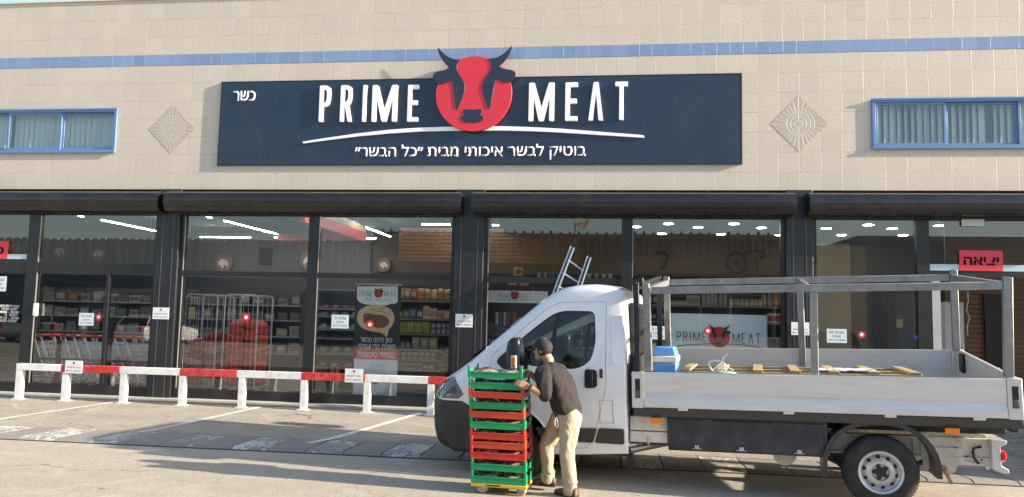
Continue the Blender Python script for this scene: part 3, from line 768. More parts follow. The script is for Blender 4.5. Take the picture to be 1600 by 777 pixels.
# red safety dots with a white centre
def dot(px, py, r_px, Y, label):
    c = at(px, py, Y); r = at(px+r_px, py, Y).x-c.x
    root = thing('safety_dot', label, 'sticker', c, 0, 'round red safety stickers on the glass')
    MB().lathe([(r,0),(r,.003)], (0,0,0), (0,1,0), 24).build('red_ring', INKRED_S, root)
    MB().lathe([(r*.47,-.001),(r*.47,-.0001)], (0,0,0), (0,1,0), 20).build('white_centre', PAPER, root)
INKRED_S = M('sticker_red', (.50,.02,.03), .4)
for px, py, lab in ((154,495.5,'round red sticker with a white centre on the glass above the trolleys'), (384.5,496,'round red sticker with a white centre on the glass before the right roll cage'),
                    (578,507.3,'round red sticker with a white centre on the glass before the steak picture'), (1106,517,'round red sticker with a white centre over the bull banner'),
                    (1346.5,523,'round red sticker with a white centre beside the open doorway')):
    dot(px, py, 6.2, .060, lab)
# red word signs over the doors
def word_sign(l, r_, t_, b_, word, fz, fh, fx0, fx1, label, Y=.02):
    a = at(l, b_, Y); b = at(r_, t_, Y)
    root = thing('door_sign', label, 'sign', ((a.x+b.x)/2, Y, a.z)); off = root.location.copy()
    MB().box(a.x, b.x, Y, Y+.012, a.z, b.z).build('board', M('sign_red', (.62,.035,.06), .4, 0, .03), root, off)
    h, wd = b.z-a.z, b.x-a.x
    text(word, a.x+wd*(fx0+fx1)/2, Y-.0002, a.z+h*fz, h*fh, M('sign_ink', (.025,.006,.014), .95, spec=.1), 'lettering', root, .002, .03, True, wd*(fx1-fx0), off)
word_sign(1500,1566.5,392,423,'יציאה',.28,.40,.09,.91,'red sign with dark Hebrew lettering above the open doorway')
word_sign(-52,13,377,403,'כניסה',.24,.42,.09,.91,'red sign with dark Hebrew lettering above the sliding door at the far left')
MB().box(XZ(1503,350,.03)[0], XZ(1538,350,.03)[0], .03, .05, XZ(1520,353.5,.03)[1], XZ(1520,342,.03)[1]).build('work', PAPERB)
o = bpy.data.objects['work']; o.name = 'door_sensor'; o.data.name = 'door_sensor'; tag(o, 'pale flat sensor box at the top of the glass above the red exit sign', 'sensor')
# opening hours lettered on the sliding door
root = thing('opening_hours', 'white opening hours lettered on the glass of the sliding door', 'lettering', at(14,500,.062))
off = root.location.copy()
for i, (s, xl, xr) in enumerate((('שעות הפתיחה בחנות', -2, 30), ('ימים א׳-ה׳', 2, 27), ('08:00 - 20:00', -2, 29), ('יום ו׳', 6, 27), ('07:30 - 15:00', -2, 29), ('שבת סגור', -2, 26))):
    y = 477+i*4.6; a = at(xl, y+3.2, .062); b = at(xr, y, .062)
    text(s, (a.x+b.x)/2, .0622, a.z, b.z-a.z, PAPER, 'lettering', root, .001, .012, i not in (2, 4), b.x-a.x, off)
# ================================================================== INSIDE THE SHOP
LINEAR = emit('lamp_tube', (1,.97,.9), 48); HOUSING = M('lamp_housing', (.4,.4,.4), .5)
def line_lamp(p, q, label, z=4.05):
    p, q = Vector(p), Vector(q); c = (p+q)/2; d = (q-p)
    root = thing('line_lamp', label, 'ceiling lamp', (c.x, c.y, z), 0, 'line lamps under the dark ceiling')
    h = d/2; m = MB().beam(-h, h, .05, .04); m.build('housing', HOUSING, root)
    e = MB().beam(-h*.99+Vector((0,0,-.033)), h*.99+Vector((0,0,-.033)), .036, .012); e.build('tube', LINEAR, root)
    w_ = MB()
    for t in (-.8, .8): w_.tube([h*t+Vector((0,0,.03)), h*t+Vector((0,0,.3))], .004, 5)
    w_.build('wire', HOUSING, root)
def A(px, py, z=4.05): p = atz(px, py, z-.03); return (p.x, p.y, 0)
for a, b, lab in (((158,344),(243,361),'long slanting line lamp above the shopping trolleys'), ((95,332),(130,338.5),'short end of a line lamp high above the sliding door'),
                  ((300,333),(330,340),'line lamp cut by the window head above the left roll cage'), ((350,345),(435,366.5),'long slanting line lamp above the two roll cages'),
                  ((313,370.5),(392,371.3),'level line lamp left of the slanting lamp over the roll cages'), ((428,371),(588,373),'long level line lamp passing behind the red canopy'),
                  ((552,348),(610,370),'slanting line lamp right of the red canopy'), ((525,339),(548,347),'near end of a line lamp over the red canopy'),
                  ((659,351),(703,351.3),'level line lamp above the snack shelves'), ((769,352),(855,352.5),'level line lamp above the knife poster and ladder')):
    line_lamp(A(*a), A(*b), lab)
for i in range(4):   # unseen row added deeper in the hall to light the room
    line_lamp((-12+i*2.6, 4.2, 0), (-10.4+i*2.6, 4.2, 0), 'unseen line lamp added to light the sales floor', 4.2)
for i in range(7):  # unseen row added behind the glass to brighten goods at the window
    line_lamp((-12.2+i*2.2, 1.3, 0), (-10.7+i*2.2, 1.3, 0), 'unseen line lamp added near the shop front to light the window goods', 4.1)
SPOT = emit('downlight_glow', (1,.96,.86), 32)
pos = []
for i, p in enumerate([(85,160),(212,148),(187,187),(328,162),(418,189),(468,148),(576,164),(648,192)]): pos.append((960+p[0]/2.507, 290+p[1]/2.507))
for p in [(128,166),(293,152),(188,192),(386,167),(428,193),(570,155)]: pos.append((1240+p[0]/2.505, 290+p[1]/2.505))
pos.sort()
for i, (px, py) in enumerate(pos):
    p = atz(px, py, 3.775); 
    root = thing('downlight', 'round ceiling downlight, %s seen through the right windows' % nth(i, 'left', 'right', len(pos)), 'downlight', (p.x, p.y, 3.775), 0, 'round downlights in the pale ceiling')
    MB().lathe([(.115,-.012),(.13,-.004),(.13,0)], n=20).build('rim', HOUSING, root)
    MB().lathe([(.10,-.016),(.10,-.0125)], n=20).build('lens', SPOT, root)
# red and cream canopy fascia hung over a counter
RC = M('canopy_red', (.65,.025,.06), .45, 0, .04); CCR = M('canopy_cream', (.62,.50,.33), .5)
root = thing('canopy', 'hanging red fascia with a cream top edge under the dark ceiling', 'canopy', (at(573,375,5).x, 5, 3.3)); off = root.location.copy()
a1, a2 = at(573,364,5), at(573,378,5)
q1, q2 = a1.z, a2.z
MB().box(a1.x-.12, a1.x, 1.2, 5.0, q2, q1).build('fascia', RC, root, off); MB().box(a1.x-.13, a1.x-.02, 1.2, 5.0, q1+.001, q1+.16).build('top_edge', CCR, root, off)
MB().box(a1.x-2.2, a1.x-.121, 4.9, 4.999, q2+.001, q1-.001).build('fascia', RC, root, off)
MB().box(a1.x-2.2, a1.x-.131, 1.2, 4.89, q1-.04, q1-.001).build('canopy_board', M('canopy_board', (.05,.05,.05), .7), root, off)
# round pictures on the rear wall
PIC = M('picture_dark', (.10,.05,.05), .5); PICW = M('picture_pale', (.42,.40,.38), .5)
for i, (px, py, r, lab) in enumerate(((95,393,13.5,'round dark picture high over the trolleys, left one'), (155,396,12.5,'round dark picture high over the trolleys, right one'), (350,411,14,'round dark picture above the left roll cage'), (483,407,14,'round dark picture beside the window post above the roll cages'), (600,414,11,'round dark picture above the steak banner'), (16,385,13,'round dark picture behind the red entrance sign'))):
    c = at(px, py, 10.9); R_ = at(px+r, py, 10.9).x-c.x
    root = thing('round_picture', lab, 'picture', c, 0, 'round pictures on the rear wall')
    MB().lathe([(R_,-.04),(R_,0.05)], (0,0,0), (0,1,0), 28).build('disc', PIC, root)
    f = [(-.6,-.1),(-.3,.35),(.2,.4),(.55,.15),(.5,-.3),(.25,-.25),(.2,-.55),(0,-.5),(-.1,-.2),(-.4,-.3),(-.45,-.6)]
    f = [(x*(1 if i % 2 else -1), y) for x, y in f]
    MB().prism([(x*R_, y*R_) for x, y in f], -.05, -.041, lambda p, q, d: (p, d, q)).build('figure', PICW, root)

# ---------------- shopping trolleys
def cart_proto(label):
    root = thing('shopping_trolley', label, 'trolley', (0,0,0), 0, 'nested row of shopping trolleys')
    bk = MB(); r = .0045
    # basket: narrow end at +x; handle at -x
    TL, TR = (-.42, .88), (.42, .80); BL, BR = (-.30, .48), (.36, .56)
    hw0, hw1 = .26, .20
    for k in range(13):
        t = k/12; tx, tz = TL[0]+(TR[0]-TL[0])*t, TL[1]+(TR[1]-TL[1])*t; bx, bz_ = BL[0]+(BR[0]-BL[0])*t, BL[1]+(BR[1]-BL[1])*t
        h = hw0+(hw1-hw0)*t
        for s in (-1, 1): bk.tube([(tx, s*h, tz), (bx, s*(h-.03), bz_)], r, 4)
        bk.tube([(bx, -(h-.03), bz_), (bx, h-.03, bz_)], r, 4)
    for k in range(5):
        t = k/4
        a = (BL[0]+(TL[0]-BL[0])*t, BL[1]+(TL[1]-BL[1])*t); b = (BR[0]+(TR[0]-BR[0])*t, BR[1]+(TR[1]-BR[1])*t)
        e0, e1 = hw0-.03*(1-t), hw1-.03*(1-t); rr = .009 if k == 4 else r
        for s in (-1, 1): bk.tube([(a[0], s*e0, a[1]), (b[0], s*e1, b[1])], rr, 5)
        bk.tube([(b[0], -e1, b[1]), (b[0], e1, b[1])], rr, 5)
        bk.tube([(a[0], -e0, a[1]), (a[0], e0, a[1])], rr, 5)
    for k in range(7):
        y = -.17+.34*k/6; bk.tube([(BR[0], y*.9, BR[1]), (TR[0], y, TR[1])], r, 4); bk.tube([(BL[0], y, BL[1]), (TL[0], y*1.2, TL[1])], r, 4)
    bk.build('basket', CHROME, root)
    fr = MB()
    for s in (-1, 1):
        fr.tube([(-.50, s*.27, 1.0), (-.36, s*.26, .62), (-.20, s*.24, .26), (-.10, s*.235, .17), (.10, s*.20, .16), (.42, s*.18, .17)], .013, 6)
        fr.tube([(-.42, s*.26, .13), (-.20, s*.24, .24), (.05, s*.22, .30), (.36, s*.19, .55)], .013, 6)
    fr.tube([(-.2,-.24,.25),(-.2,.24,.25)], .01, 6); fr.tube([(.40,-.18,.17),(.40,.18,.17)], .01, 6)
    fr.build('frame', CHROME, root)
    MB().tube([(-.50,-.285,1.0),(-.50,.285,1.0)], .019, 8).build('handle', M('trolley_grip', (.55,.03,.02), .4), root)
    c = MB()
    for s in (-1, 1): c.box(-.54,-.46, s*.285-.02, s*.285+.02, .965, 1.035)
    c.build('grip_end', RED, root)
    for x, y in ((-.42,.25),(-.42,-.25),(.40,.18),(.40,-.18)):
        wh = MB().lathe([(.045,-.014),(.06,-.010),(.06,.010),(.045,.014)], (x, y, .061), (0,1,0), 14)
        wh.beam((x-.012,y,.062),(x-.012,y,.16), .03, .02)
        wh.build('castor', RUBBER, root)
    return root
CX = [68,80,98,115,131,147,163,178,193,209,224]
first = None
for i, px in enumerate(CX):
    p = at(px, 526, .95); lab = 'shopping trolley, %s of the nested row behind the glass' % nth(i, 'left', 'right', len(CX))
    loc = (p.x+.5, .95+random.uniform(-.02,.02), F0+.002)
    if first is None: first = cart_proto(lab); first.location = loc
    else: dup(first, loc, random.uniform(-.02,.02), lab)
# rail that keeps the trolleys in line
root = thing('trolley_rail', 'black steel rail with posts running in front of the shopping trolleys', 'rail', (at(150,560,.5).x,.5,F0))
off = root.location.copy(); xa, xb = at(62,560,.5).x, at(236,560,.5).x; zr = at(150,563,.5).z
m = MB().box(xa, xb, .48, .52, zr-.02, zr+.02); m.build('rail', BLACK, root, off)
for px in (91,170,236): 
    x = at(px,560,.5).x; MB().box(x-.03,x+.03,.47,.53,F0,zr+(.62 if px==170 else .35 if px==91 else .02)).build('post', BLACK, root, off)
# ---------------- roll cages with red sacks
SACK = M('sack_red', (.55,.04,.03), .6, 0, .2, 30, bump=.002, bs=120); SACK2 = M('sack_beige', (.42,.32,.18), .7, 0, .2, 25, bump=.002, bs=120)
SACKS = [SACK, M('sack_dark_red', (.30,.022,.02), .65, 0, .25, 22, bump=.003, bs=70), M('sack_bright_red', (.62,.06,.035), .55, 0, .2, 26, bump=.003, bs=90)]
def sack_mesh(seed, L, W, H):
    rnd = random.Random(seed); m = MB(); m.ball((0,0,0), .5, .5, .5, 16, 10)
    for v in m.v:
        s = lambda c, e: math.copysign(abs(c*2)**e, c)/2
        v.x, v.y, v.z = s(v.x,.6)*L, s(v.y,.6)*W, s(v.z,.75)*H
        n = noise.noise_vector(v*7+Vector((seed*3.1,0,0))); v += n*.036
    return m
def roll_cage(l, r_, t_, b_, label, sacks_h, key):
    Y = .62
    a = at(l, b_, Y); b = at(r_, t_, Y); W_, D_, z0 = b.x-a.x, .62, F0+.002; H_ = b.z-z0
    root = thing('roll_cage', label, 'roll cage', ((a.x+b.x)/2, Y+D_/2, z0), 0, 'roll cages behind the glass')
    fr = MB(); hw, hd = W_/2, D_/2
    for s in (-1, 1):      # two side frames with rounded tops, seen front-on as the two outer loops
        for yy in (-hd, hd): pass
    for yy in (-hd, hd):
        c = .07; pts = [(-hw,yy,.16),(-hw,yy,H_-c),(-hw+c*.3,yy,H_-c*.3),(-hw+c,yy,H_),(hw-c,yy,H_),(hw-c*.3,yy,H_-c*.3),(hw,yy,H_-c),(hw,yy,.16)]
        fr.tube(pts, .014, 7)
    fr.build('frame', CHROME, root)
    ms = MB()
    for yy in (-hd, hd):
        if yy > 0: continue
        for k in range(1, 7): ms.tube([(-hw+W_*k/7,yy,.16),(-hw+W_*k/7,yy,H_)], .0034, 4)
        for zz_ in (.17, .55, .95, H_-.35): ms.tube([(-hw,yy,zz_),(hw,yy,zz_)], .0036, 4)
    for s in (-1, 1):
        for k in range(1, 3): ms.tube([(s*hw,-hd+D_*k/3,.16),(s*hw,-hd+D_*k/3,H_-.03)], .0034, 4)
        for zz_ in (.17, .87, H_-.04): ms.tube([(s*hw,-hd,zz_),(s*hw,hd,zz_)], .006, 4)
    ms.build('wire_mesh', CHROME, root)
    MB().box(-hw,hw,-hd,hd,.13,.155).build('base', M('cage_base', (.35,.33,.3), .5, .3), root, bevel=.004)
    for x in (-hw+.07, hw-.07):
        for y in (-hd+.07, hd-.07):
            w_ = MB().lathe([(.04,-.015),(.055,-.011),(.055,.011),(.04,.015)], (x,y,.056), (1,0,0), 14); w_.box(x-.025,x+.025,y-.02,y+.02,.10,.129); w_.build('castor', RUBBER, root)
    c0 = root.location; k = 0
    rows = int(sacks_h/.122)
    for i in range(rows):
        z = z0+.158+.07+i*.118
        for s in (-1, 1):
            if i == rows-1 and key == 'left' and s < 0: continue
            beige = (key == 'left' and (i, s) in ((0,1),(2,1),(3,-1),(5,1))) 
            m = sack_mesh(random.randint(0,999), W_*.53, D_*.9, .165)
            o = m.build('sack', SACK2 if beige else SACKS[random.randint(0,2)], smooth=60, off=(0,0,0), loc=(c0.x+s*W_*.235+random.uniform(-.012,.012), c0.y+random.uniform(-.02,.02), z))
            o.rotation_euler = (random.uniform(-.06,.06), random.uniform(-.22,.22), random.uniform(-.08,.08))
            tag(o, '%s sack, %s on the %s side of the %s roll cage' % ('beige' if beige else 'red', nth(i, 'bottom', 'top', rows) if i else 'lowest', 'left' if s < 0 else 'right', key), 'sack', 'sacks stacked in the roll cages')
    return root
r1 = roll_cage(282,341,461,607,'wire roll cage half full of sacks, left one of the pair', 1.02, 'left')
r2 = roll_cage(344.5,404,461.5,607,'wire roll cage stacked high with red sacks, right one of the pair', 1.27, 'right')
a = at(294,498,.6); b = at(305,480,.6)
tag(MB().box(a.x,b.x,.598,.603,a.z,b.z).build('price_card', M('card_yellow', (.55,.55,.25), .6), off=((a.x+b.x)/2,.6,a.z)), 'pale yellow card hung on the left roll cage', 'card')
SHELFM = M('shelf_dark', (.035,.035,.038), .5); SHELFP = M('shelf_edge', (.22,.22,.21), .5)
def shelf_unit(name, label, cat, x0, x1, y0, dep, levels, top, parent_mat=SHELFM):
    root = thing(name, label, cat, ((x0+x1)/2, y0+dep/2, F0+.002)); off = root.location.copy()
    m = MB(); m.box(x0-.03, x0-.001, y0, y0+dep, F0+.002, top); m.box(x1+.001, x1+.03, y0, y0+dep, F0+.002, top); m.box(x0, x1, y0+dep-.03, y0+dep, F0+.002, top)
    m.build('carcass', parent_mat, root, off)
    for z in levels: MB().box(x0, x1, y0, y0+dep-.031, z-.03, z).build('shelf', parent_mat, root, off); 
    for z in levels: MB().box(x0, x1, y0-.006, y0-.0005, z-.032, z-.002).build('price_rail', SHELFP, root, off)
    return root
def pcol(c): 
    k = 'pack_%02d%02d%02d' % tuple(int(x*99) for x in c)
    return bpy.data.materials.get(k) or M(k, c, .35, 0, .22, 14, rvar=.1)
def bag(w_, h, d, col, mark, x, y, z, label, group, cat='snack bag', name='snack_bag'):
    root = thing(name, label, cat, (x, y, z), random.uniform(-.08,.08), group)
    m = MB(); nx, nz = 6, 8
    front, back = [], []
    vs_ = []; 
    for s in (-1, 1):
        for j in range(nz+1):
            for i in range(nx+1):
                u, v = i/nx*2-1, j/nz*2-1
                b = max(0, (1-abs(u)**3)*(1-abs(v)**3))
                vs_.append((u*w_/2*(1-.06*(1-abs(v))), s*(d/2*b**.6+.002), (v+1)/2*h))
    o2 = (nx+1)*(nz+1); fs = []
    for j in range(nz):
        for i in range(nx):
            a = j*(nx+1)+i; fs.append((a, a+1, a+nx+2, a+nx+1)); fs.append((o2+a, o2+a+nx+1, o2+a+nx+2, o2+a+1))
    bd_ = [i for i in range(nx+1)]+[j*(nx+1)+nx for j in range(1, nz+1)]+[nz*(nx+1)+i for i in range(nx-1, -1, -1)]+[j*(nx+1) for j in range(nz-1, 0, -1)]
    for i in range(len(bd_)): a, b = bd_[i], bd_[(i+1) % len(bd_)]; fs.append((a, o2+a, o2+b, b))
    m.add(vs_, fs); m.build('pouch', pcol(col), root, smooth=50)
    MB().prism(round_poly([(-w_*.36,h*.34),(w_*.36,h*.34),(w_*.36,h*.7),(-w_*.36,h*.7)], w_*.15), -d/2-.004, -d/2+.01, lambda p, q, dd: (p, dd, q)).build('print', pcol(mark), root)
    return root
def can(r, h, col, mark, x, y, z, label, group, cat, name, lid=None):
    root = thing(name, label, cat, (x, y, z), 0, group)
    MB().lathe([(r*.93,0),(r,.006),(r,h*.86),(r*.9,h*.93)], n=12).build('jar', pcol(col), root, smooth=40)
    MB().lathe([(r*1.004,h*.2),(r*1.01,h*.21),(r*1.01,h*.62),(r*1.004,h*.63)], n=12).build('paper_label', pcol(mark), root)
    MB().lathe([(r*.92,h*.931),(r*.92,h)], n=12).build('lid', pcol(lid or (.3,.3,.3)), root)
    return root
def carton(w_, h, d, col, mark, x, y, z, label, group, cat='packet', name='packet'):
    root = thing(name, label, cat, (x, y, z), random.uniform(-.05,.05), group)
    MB().box(-w_/2,w_/2,-d/2,d/2,0,h).build('carton', pcol(col), root, bevel=.004)
    MB().box(-w_*.4,w_*.4,-d/2-.002,-d/2-.0003,h*.22,h*.75).build('print', pcol(mark), root)
    return root
# dark grocery gondolas further in, filled with packets
for key, l, r_, Y in (('left', 62, 236, 5.2), ('right', 292, 470, 5.6)):
    g0_, g1_ = XZ(l,500,Y)[0], XZ(r_,500,Y)[0]; lv_ = [XZ(300,y,Y)[1] for y in (474,497,522,548)]
    gname = 'grocery_shelf'
    shelf_unit(gname, 'tall dark grocery shelving %s' % ('behind the shopping trolleys' if key == 'left' else 'behind the roll cages'), 'shelf', g0_, g1_, Y, .5, lv_, XZ(300,452,Y)[1])
    for j, z in enumerate(lv_):
        n_ = 9
        for i in range(n_):
            c_ = random.choice([(.09,.075,.06),(.05,.06,.075),(.17,.16,.15),(.10,.045,.03),(.05,.06,.04),(.16,.14,.09)]); h_ = random.uniform(.16,.27)
            carton((g1_-g0_)/n_*random.uniform(.6,.95), h_, .2, c_, random.choice([(.22,.21,.19),(.06,.06,.06),(.16,.08,.05)]), g0_+(g1_-g0_)*(i+.5)/n_, Y+.14, z, 'packet, %s on the %s level of the shelving behind the %s' % (nth(i,'left','right',n_), ['top','second','third','lowest'][j], 'trolleys' if key == 'left' else 'roll cages'), 'packets on the grocery shelving')
# ---------------- roll-up steak banner
def px_box(l, r_, t_, b_, Y, th, mat, name, parent, off):
    a = at(l, b_, Y); b = at(r_, t_, Y); return MB().box(a.x, b.x, Y, Y+th, a.z, b.z).build(name, mat, parent, off)
BY = .45
ban = thing('roll_up_banner', 'tall roll-up banner with a steak on a wooden board behind the glass', 'banner', (at(589,615,BY).x, BY, F0+.002)); off = ban.location.copy()
BANB = M('banner_black', (.030,.026,.026), .5, 0, .12, 6); BANW = M('banner_white', (.80,.84,.85), .5, 0, .03, 5); BANR = M('banner_red', (.62,.045,.035), .5)
pts = [XZ(553.5,447,BY), XZ(628,446,BY), XZ(624.5,560,BY), XZ(552,560,BY)]
xl, xr = XZ(554,500,BY)[0], XZ(625.5,500,BY)[0]; zt2 = XZ(590,446,BY)[1]
MB().box(xl, xr, BY, BY+.004, XZ(590,561,BY)[1], zt2).build('print', BANB, ban, off)
MB().box(xl+.02, xr-.02, BY+.0005, BY+.0035, F0+.05, XZ(590,561.2,BY)[1]).build('lower_panel', BANW, ban, off)
MB().box(xl-.01, xr+.01, BY-.012, BY+.016, zt2+.0005, zt2+.028).build('top_bar', ALU, ban, off)
MB().box(xl-.04, xr+.04, BY-.09, BY+.11, F0+.002, F0+.049).build('foot', ALU, ban, off)
torn = [XZ(x, y, BY) for x, y in ((558,447.5),(621.5,447.5),(621.5,472),(616,475.5),(611,474.5),(605,477),(594,477.5),(585,477),(572,476),(563,473),(558,468))]
MB().prism(torn, BY-.002, BY-.0002, lambda p, q, d: (p, d, q)).build('white_head', BANW, ban, off)
c = XZ(591.5,458.5,BY); bull(c[0], c[1], XZ(598.5,458,BY)[0]-c[0], BY-.004, .0015, ban, off, LOGO_RED, INK)
def thin_word(word, l, r_, t_, b_, Y, mat, parent, off):
    a = at(l, b_, Y); b = at(r_, t_, Y); W_ = [GLW[c] for c in word]; gap = .30; tot = sum(W_)+gap*(len(word)-1); sc = (b.x-a.x)/tot; x = a.x
    m = MB(); h = b.z-a.z
    strokes = {'P':[[(0,0),(0,1)],[(0,1),(.2,1),(.34,.88),(.34,.58),(.2,.46),(0,.46)]],'R':[[(0,0),(0,1)],[(0,1),(.2,1),(.34,.88),(.34,.58),(.2,.46),(0,.46)],[(.2,.46),(.36,0)]],'I':[[(0,0),(0,1)]],
               'M':[[(0,0),(0,1)],[(0,1),(.3,.1),(.6,1)],[(.6,1),(.6,0)]],'E':[[(.3,1),(0,1),(0,0),(.3,0)],[(0,.5),(.27,.5)]],'A':[[(0,0),(.2,1),(.4,0)]],'T':[[(0,1),(.4,1)],[(.2,1),(.2,0)]]}
    for ch in word:
        for st in strokes[ch]:
            for p, q in zip(st, st[1:]):
                m.beam((x+p[0]*sc, Y, a.z+p[1]*h), (x+q[0]*sc, Y, a.z+q[1]*h), h*.07, .0015, (0,1,0))
        x += (GLW[ch]+gap)*sc
    return m.build('lettering', mat, parent, off)
GLW = {'P':.34,'R':.36,'I':.02,'M':.6,'E':.3,'A':.4,'T':.4}
thin_word('PRIME', 562, 582.5, 455, 463.5, BY-.003, INKGREY, ban, off); thin_word('MEAT', 600.5, 618, 455, 463.5, BY-.003, INKGREY, ban, off)
px_text('בוטיק לבשר איכותי', 570, 612, 467, 470.5, BY-.003, .001, INKGREY, 'lettering', ban, off, .0)
BOARD = M('board_wood', (.74,.52,.28), .5, 0, .12, 7, stretch=(1,1,9)); STEAK = M('steak', (.20,.06,.035), .4, 0, .6, 34, bump=.006, bs=40); HERB = M('herb', (.10,.16,.04), .6); 
bd_ = [(571,479),(583,476.5),(597,477),(608,481),(615,489),(616.5,499),(613,509),(607,516),(606,522),(604,528),(599,522),(592,519),(578,518),(566,513),(559,505),(557.5,495),(561,485)]
poly_px(round_poly(bd_, 4), BY-.004, BY-.0005, 'cutting_board', BOARD, ban, off)
sk = [(567,493),(570,489),(577,490),(586,492),(597,492),(606,497),(609,503),(605,510),(597,513),(586,512),(575,509),(568,504)]
poly_px(round_poly(sk, 3), BY-.016, BY-.0045, 'steak', STEAK, ban, off, .006)
h_ = MB()
for (x0_, y0_, x1_, y1_) in ((579,483,611,491),(588,500,600,505),(592,484,602,480)):
    p, q = at(x0_, y0_, BY-.017), at(x1_, y1_, BY-.017)
    h_.tube([p, q], .004, 5)
    for k in range(9):
        c_ = p.lerp(q, (k+.5)/9); h_.tube([c_, c_+Vector((random.uniform(-.03,.03), -.003, random.uniform(-.02,.025)))], [.005,.002], 4)
h_.build('herb', HERB, ban, off)
px_text('כאן תיהנו מבשר', 562.5, 613, 528.5, 537, BY-.002, .0015, PAPER, 'lettering', ban, off, .014)
px_text('משובח, טרי ועסיסי', 560, 617.5, 538.5, 547, BY-.002, .0015, PAPER, 'lettering', ban, off, .014)
px_box(556, 622, 546.5, 561, BY-.004, .0035, BANR, 'red_strip', ban, off)
px_text('במחיר סיטונאי!', 559.5, 617, 550, 558.5, BY-.006, .0015, PAPER, 'lettering', ban, off, .03)
px_text('MEAT', 597, 609, 592, 598, BY-.001, .001, INKRED, 'lettering', ban, off, .0, False)
c = XZ(586,595,BY); bull(c[0], c[1], XZ(592,595,BY)[0]-c[0], BY-.0025, .0012, ban, off, LOGO_RED, INK)
# ---------------- pair of cactus columns and a strip of floor planter
CAC = M('cactus_green', (.20,.26,.14), .6, 0, .12, 6)
for i, (px, t_, b_, r_, lab) in enumerate(((517.5,567,615,2.9,'taller pale green ribbed cactus left of the steak banner'), (525.5,573,615,2.7,'shorter pale green ribbed cactus next to the taller one'))):
    Y = .55; a = at(px, b_, Y); b = at(px, t_, Y); R_ = at(px+r_, b_, Y).x-a.x; H_ = b.z-F0
    root = thing('cactus', lab, 'cactus', (a.x, Y, F0+.002), 0, 'cactus columns behind the glass')
    m = MB(); vs_ = []; n = 32
    lev = [(0,.8),(.15,1),(.5,1),(.85,1),(.94,.85),(.985,.5),(1,.08)]
    for z_, s in lev: vs_ += [(cos(2*pi*k/n)*R_*s*(1 if k % 4 else .72), sin(2*pi*k/n)*R_*s*(1 if k % 4 else .72), .13+z_*(H_-.13)) for k in range(n)]
    fs = [(i_*n+k, i_*n+(k+1) % n, (i_+1)*n+(k+1) % n, (i_+1)*n+k) for i_ in range(len(lev)-1) for k in range(n)]+[tuple(range(6*n, 7*n))]
    m.add(vs_, fs); m.build('stem', CAC, root, smooth=60)
    MB().lathe([(R_*1.1,0),(R_*1.5,.12),(R_*1.5,.14),(R_*1.3,.14)], n=20).build('pot', M('pot_clay', (.35,.27,.18), .7), root)

# ---------------- shelf units; every packet on them is a thing of its own
SY = 1.55
sx0, sx1 = XZ(618,500,SY)[0], XZ(703,500,SY)[0]
lv = [XZ(660,y,SY)[1] for y in (469.5,498,521.5,546,562,578)]
shelf_unit('snack_shelf', 'dark shelf unit full of colourful snack bags beside the steak banner', 'shelf', sx0, sx1, SY, .4, lv+[F0+.12], XZ(660,446,SY)[1])
row = [((.55,.30,.05),(.6,.5,.1)),((.5,.22,.08),(.7,.6,.5)),((.48,.09,.04),(.6,.4,.2)),((.5,.3,.12),(.55,.12,.06)),((.5,.33,.16),(.6,.15,.08)),((.52,.33,.14),(.6,.5,.4)),((.45,.3,.16),(.5,.1,.05)),((.5,.35,.2),(.3,.1,.05))]
SG = 'packets on the snack shelf'
n = len(row)
for i, (c_, k_) in enumerate(row):
    x = sx0+.07+(sx1-sx0-.14)*i/(n-1); bag(.125, .235-.012*(i % 3), .07, c_, k_, x, SY+.06, lv[0], 'orange snack bag, %s on the top snack shelf' % nth(i,'left','right',n), SG)
row = [((.09,.09,.08),(.5,.4,.1)),((.08,.08,.09),(.35,.3,.1)),((.06,.07,.1),(.2,.3,.5)),((.06,.06,.08),(.4,.4,.4)),((.62,.50,.38),(.6,.25,.1)),((.60,.45,.32),(.55,.2,.08)),((.45,.3,.25),(.5,.1,.06)),((.45,.26,.22),(.6,.4,.3))]
for i, (c_, k_) in enumerate(row):
    x = sx0+.07+(sx1-sx0-.14)*i/(len(row)-1); hh = [.16,.17,.2,.18,.24,.2,.16,.17][i]
    carton(.12, hh, .1, c_, k_, x, SY+.06, lv[1], '%s carton, %s on the second snack shelf' % ('dark' if i < 4 else 'cream' if i < 6 else 'pinkish', nth(i,'left','right',8)), SG)
for i in range(4):
    x = sx0+.13+i*.155; bag(.16, .225, .08, (.46,.46,.06), (.42,.36,.12), x, SY+.06, lv[2], 'large yellow-green snack bag, %s of four on the third snack shelf' % nth(i,'left','right',4), SG)
for j in range(2):
    for i in range(4): carton(.085, .105, .09, (.16,.10,.22), (.42,.36,.45), sx0+.74+i*.1, SY+.06, lv[2]+.0005+j*.107, 'purple packet, %s in the %s layer of the third snack shelf' % (nth(i,'left','right',4), 'lower' if j == 0 else 'upper'), SG)
for i in range(3): carton(.09, .15, .1, (.1,.1,.1), (.4,.38,.32), sx0+.06+i*.1, SY+.06, lv[3], 'black and grey packet, %s on the fourth snack shelf' % nth(i,'left','right',3), SG)
for i in range(3): bag(.165, .225, .08, (.50,.42,.20), (.55,.48,.34), sx0+.40+i*.17, SY+.06, lv[3], 'cream snack bag, %s of three on the fourth snack shelf' % nth(i,'left','right',3), SG)
for i in range(7): can(.048, .125, (.45,.42,.4) if i else (.3,.4,.1), (.5,.05,.04), sx0+.06+i*.115, SY+.06, lv[4], 'red and white jar, %s in the row under the cream bags' % nth(i,'left','right',7), SG, 'jar', 'jar', (.55,.55,.52))
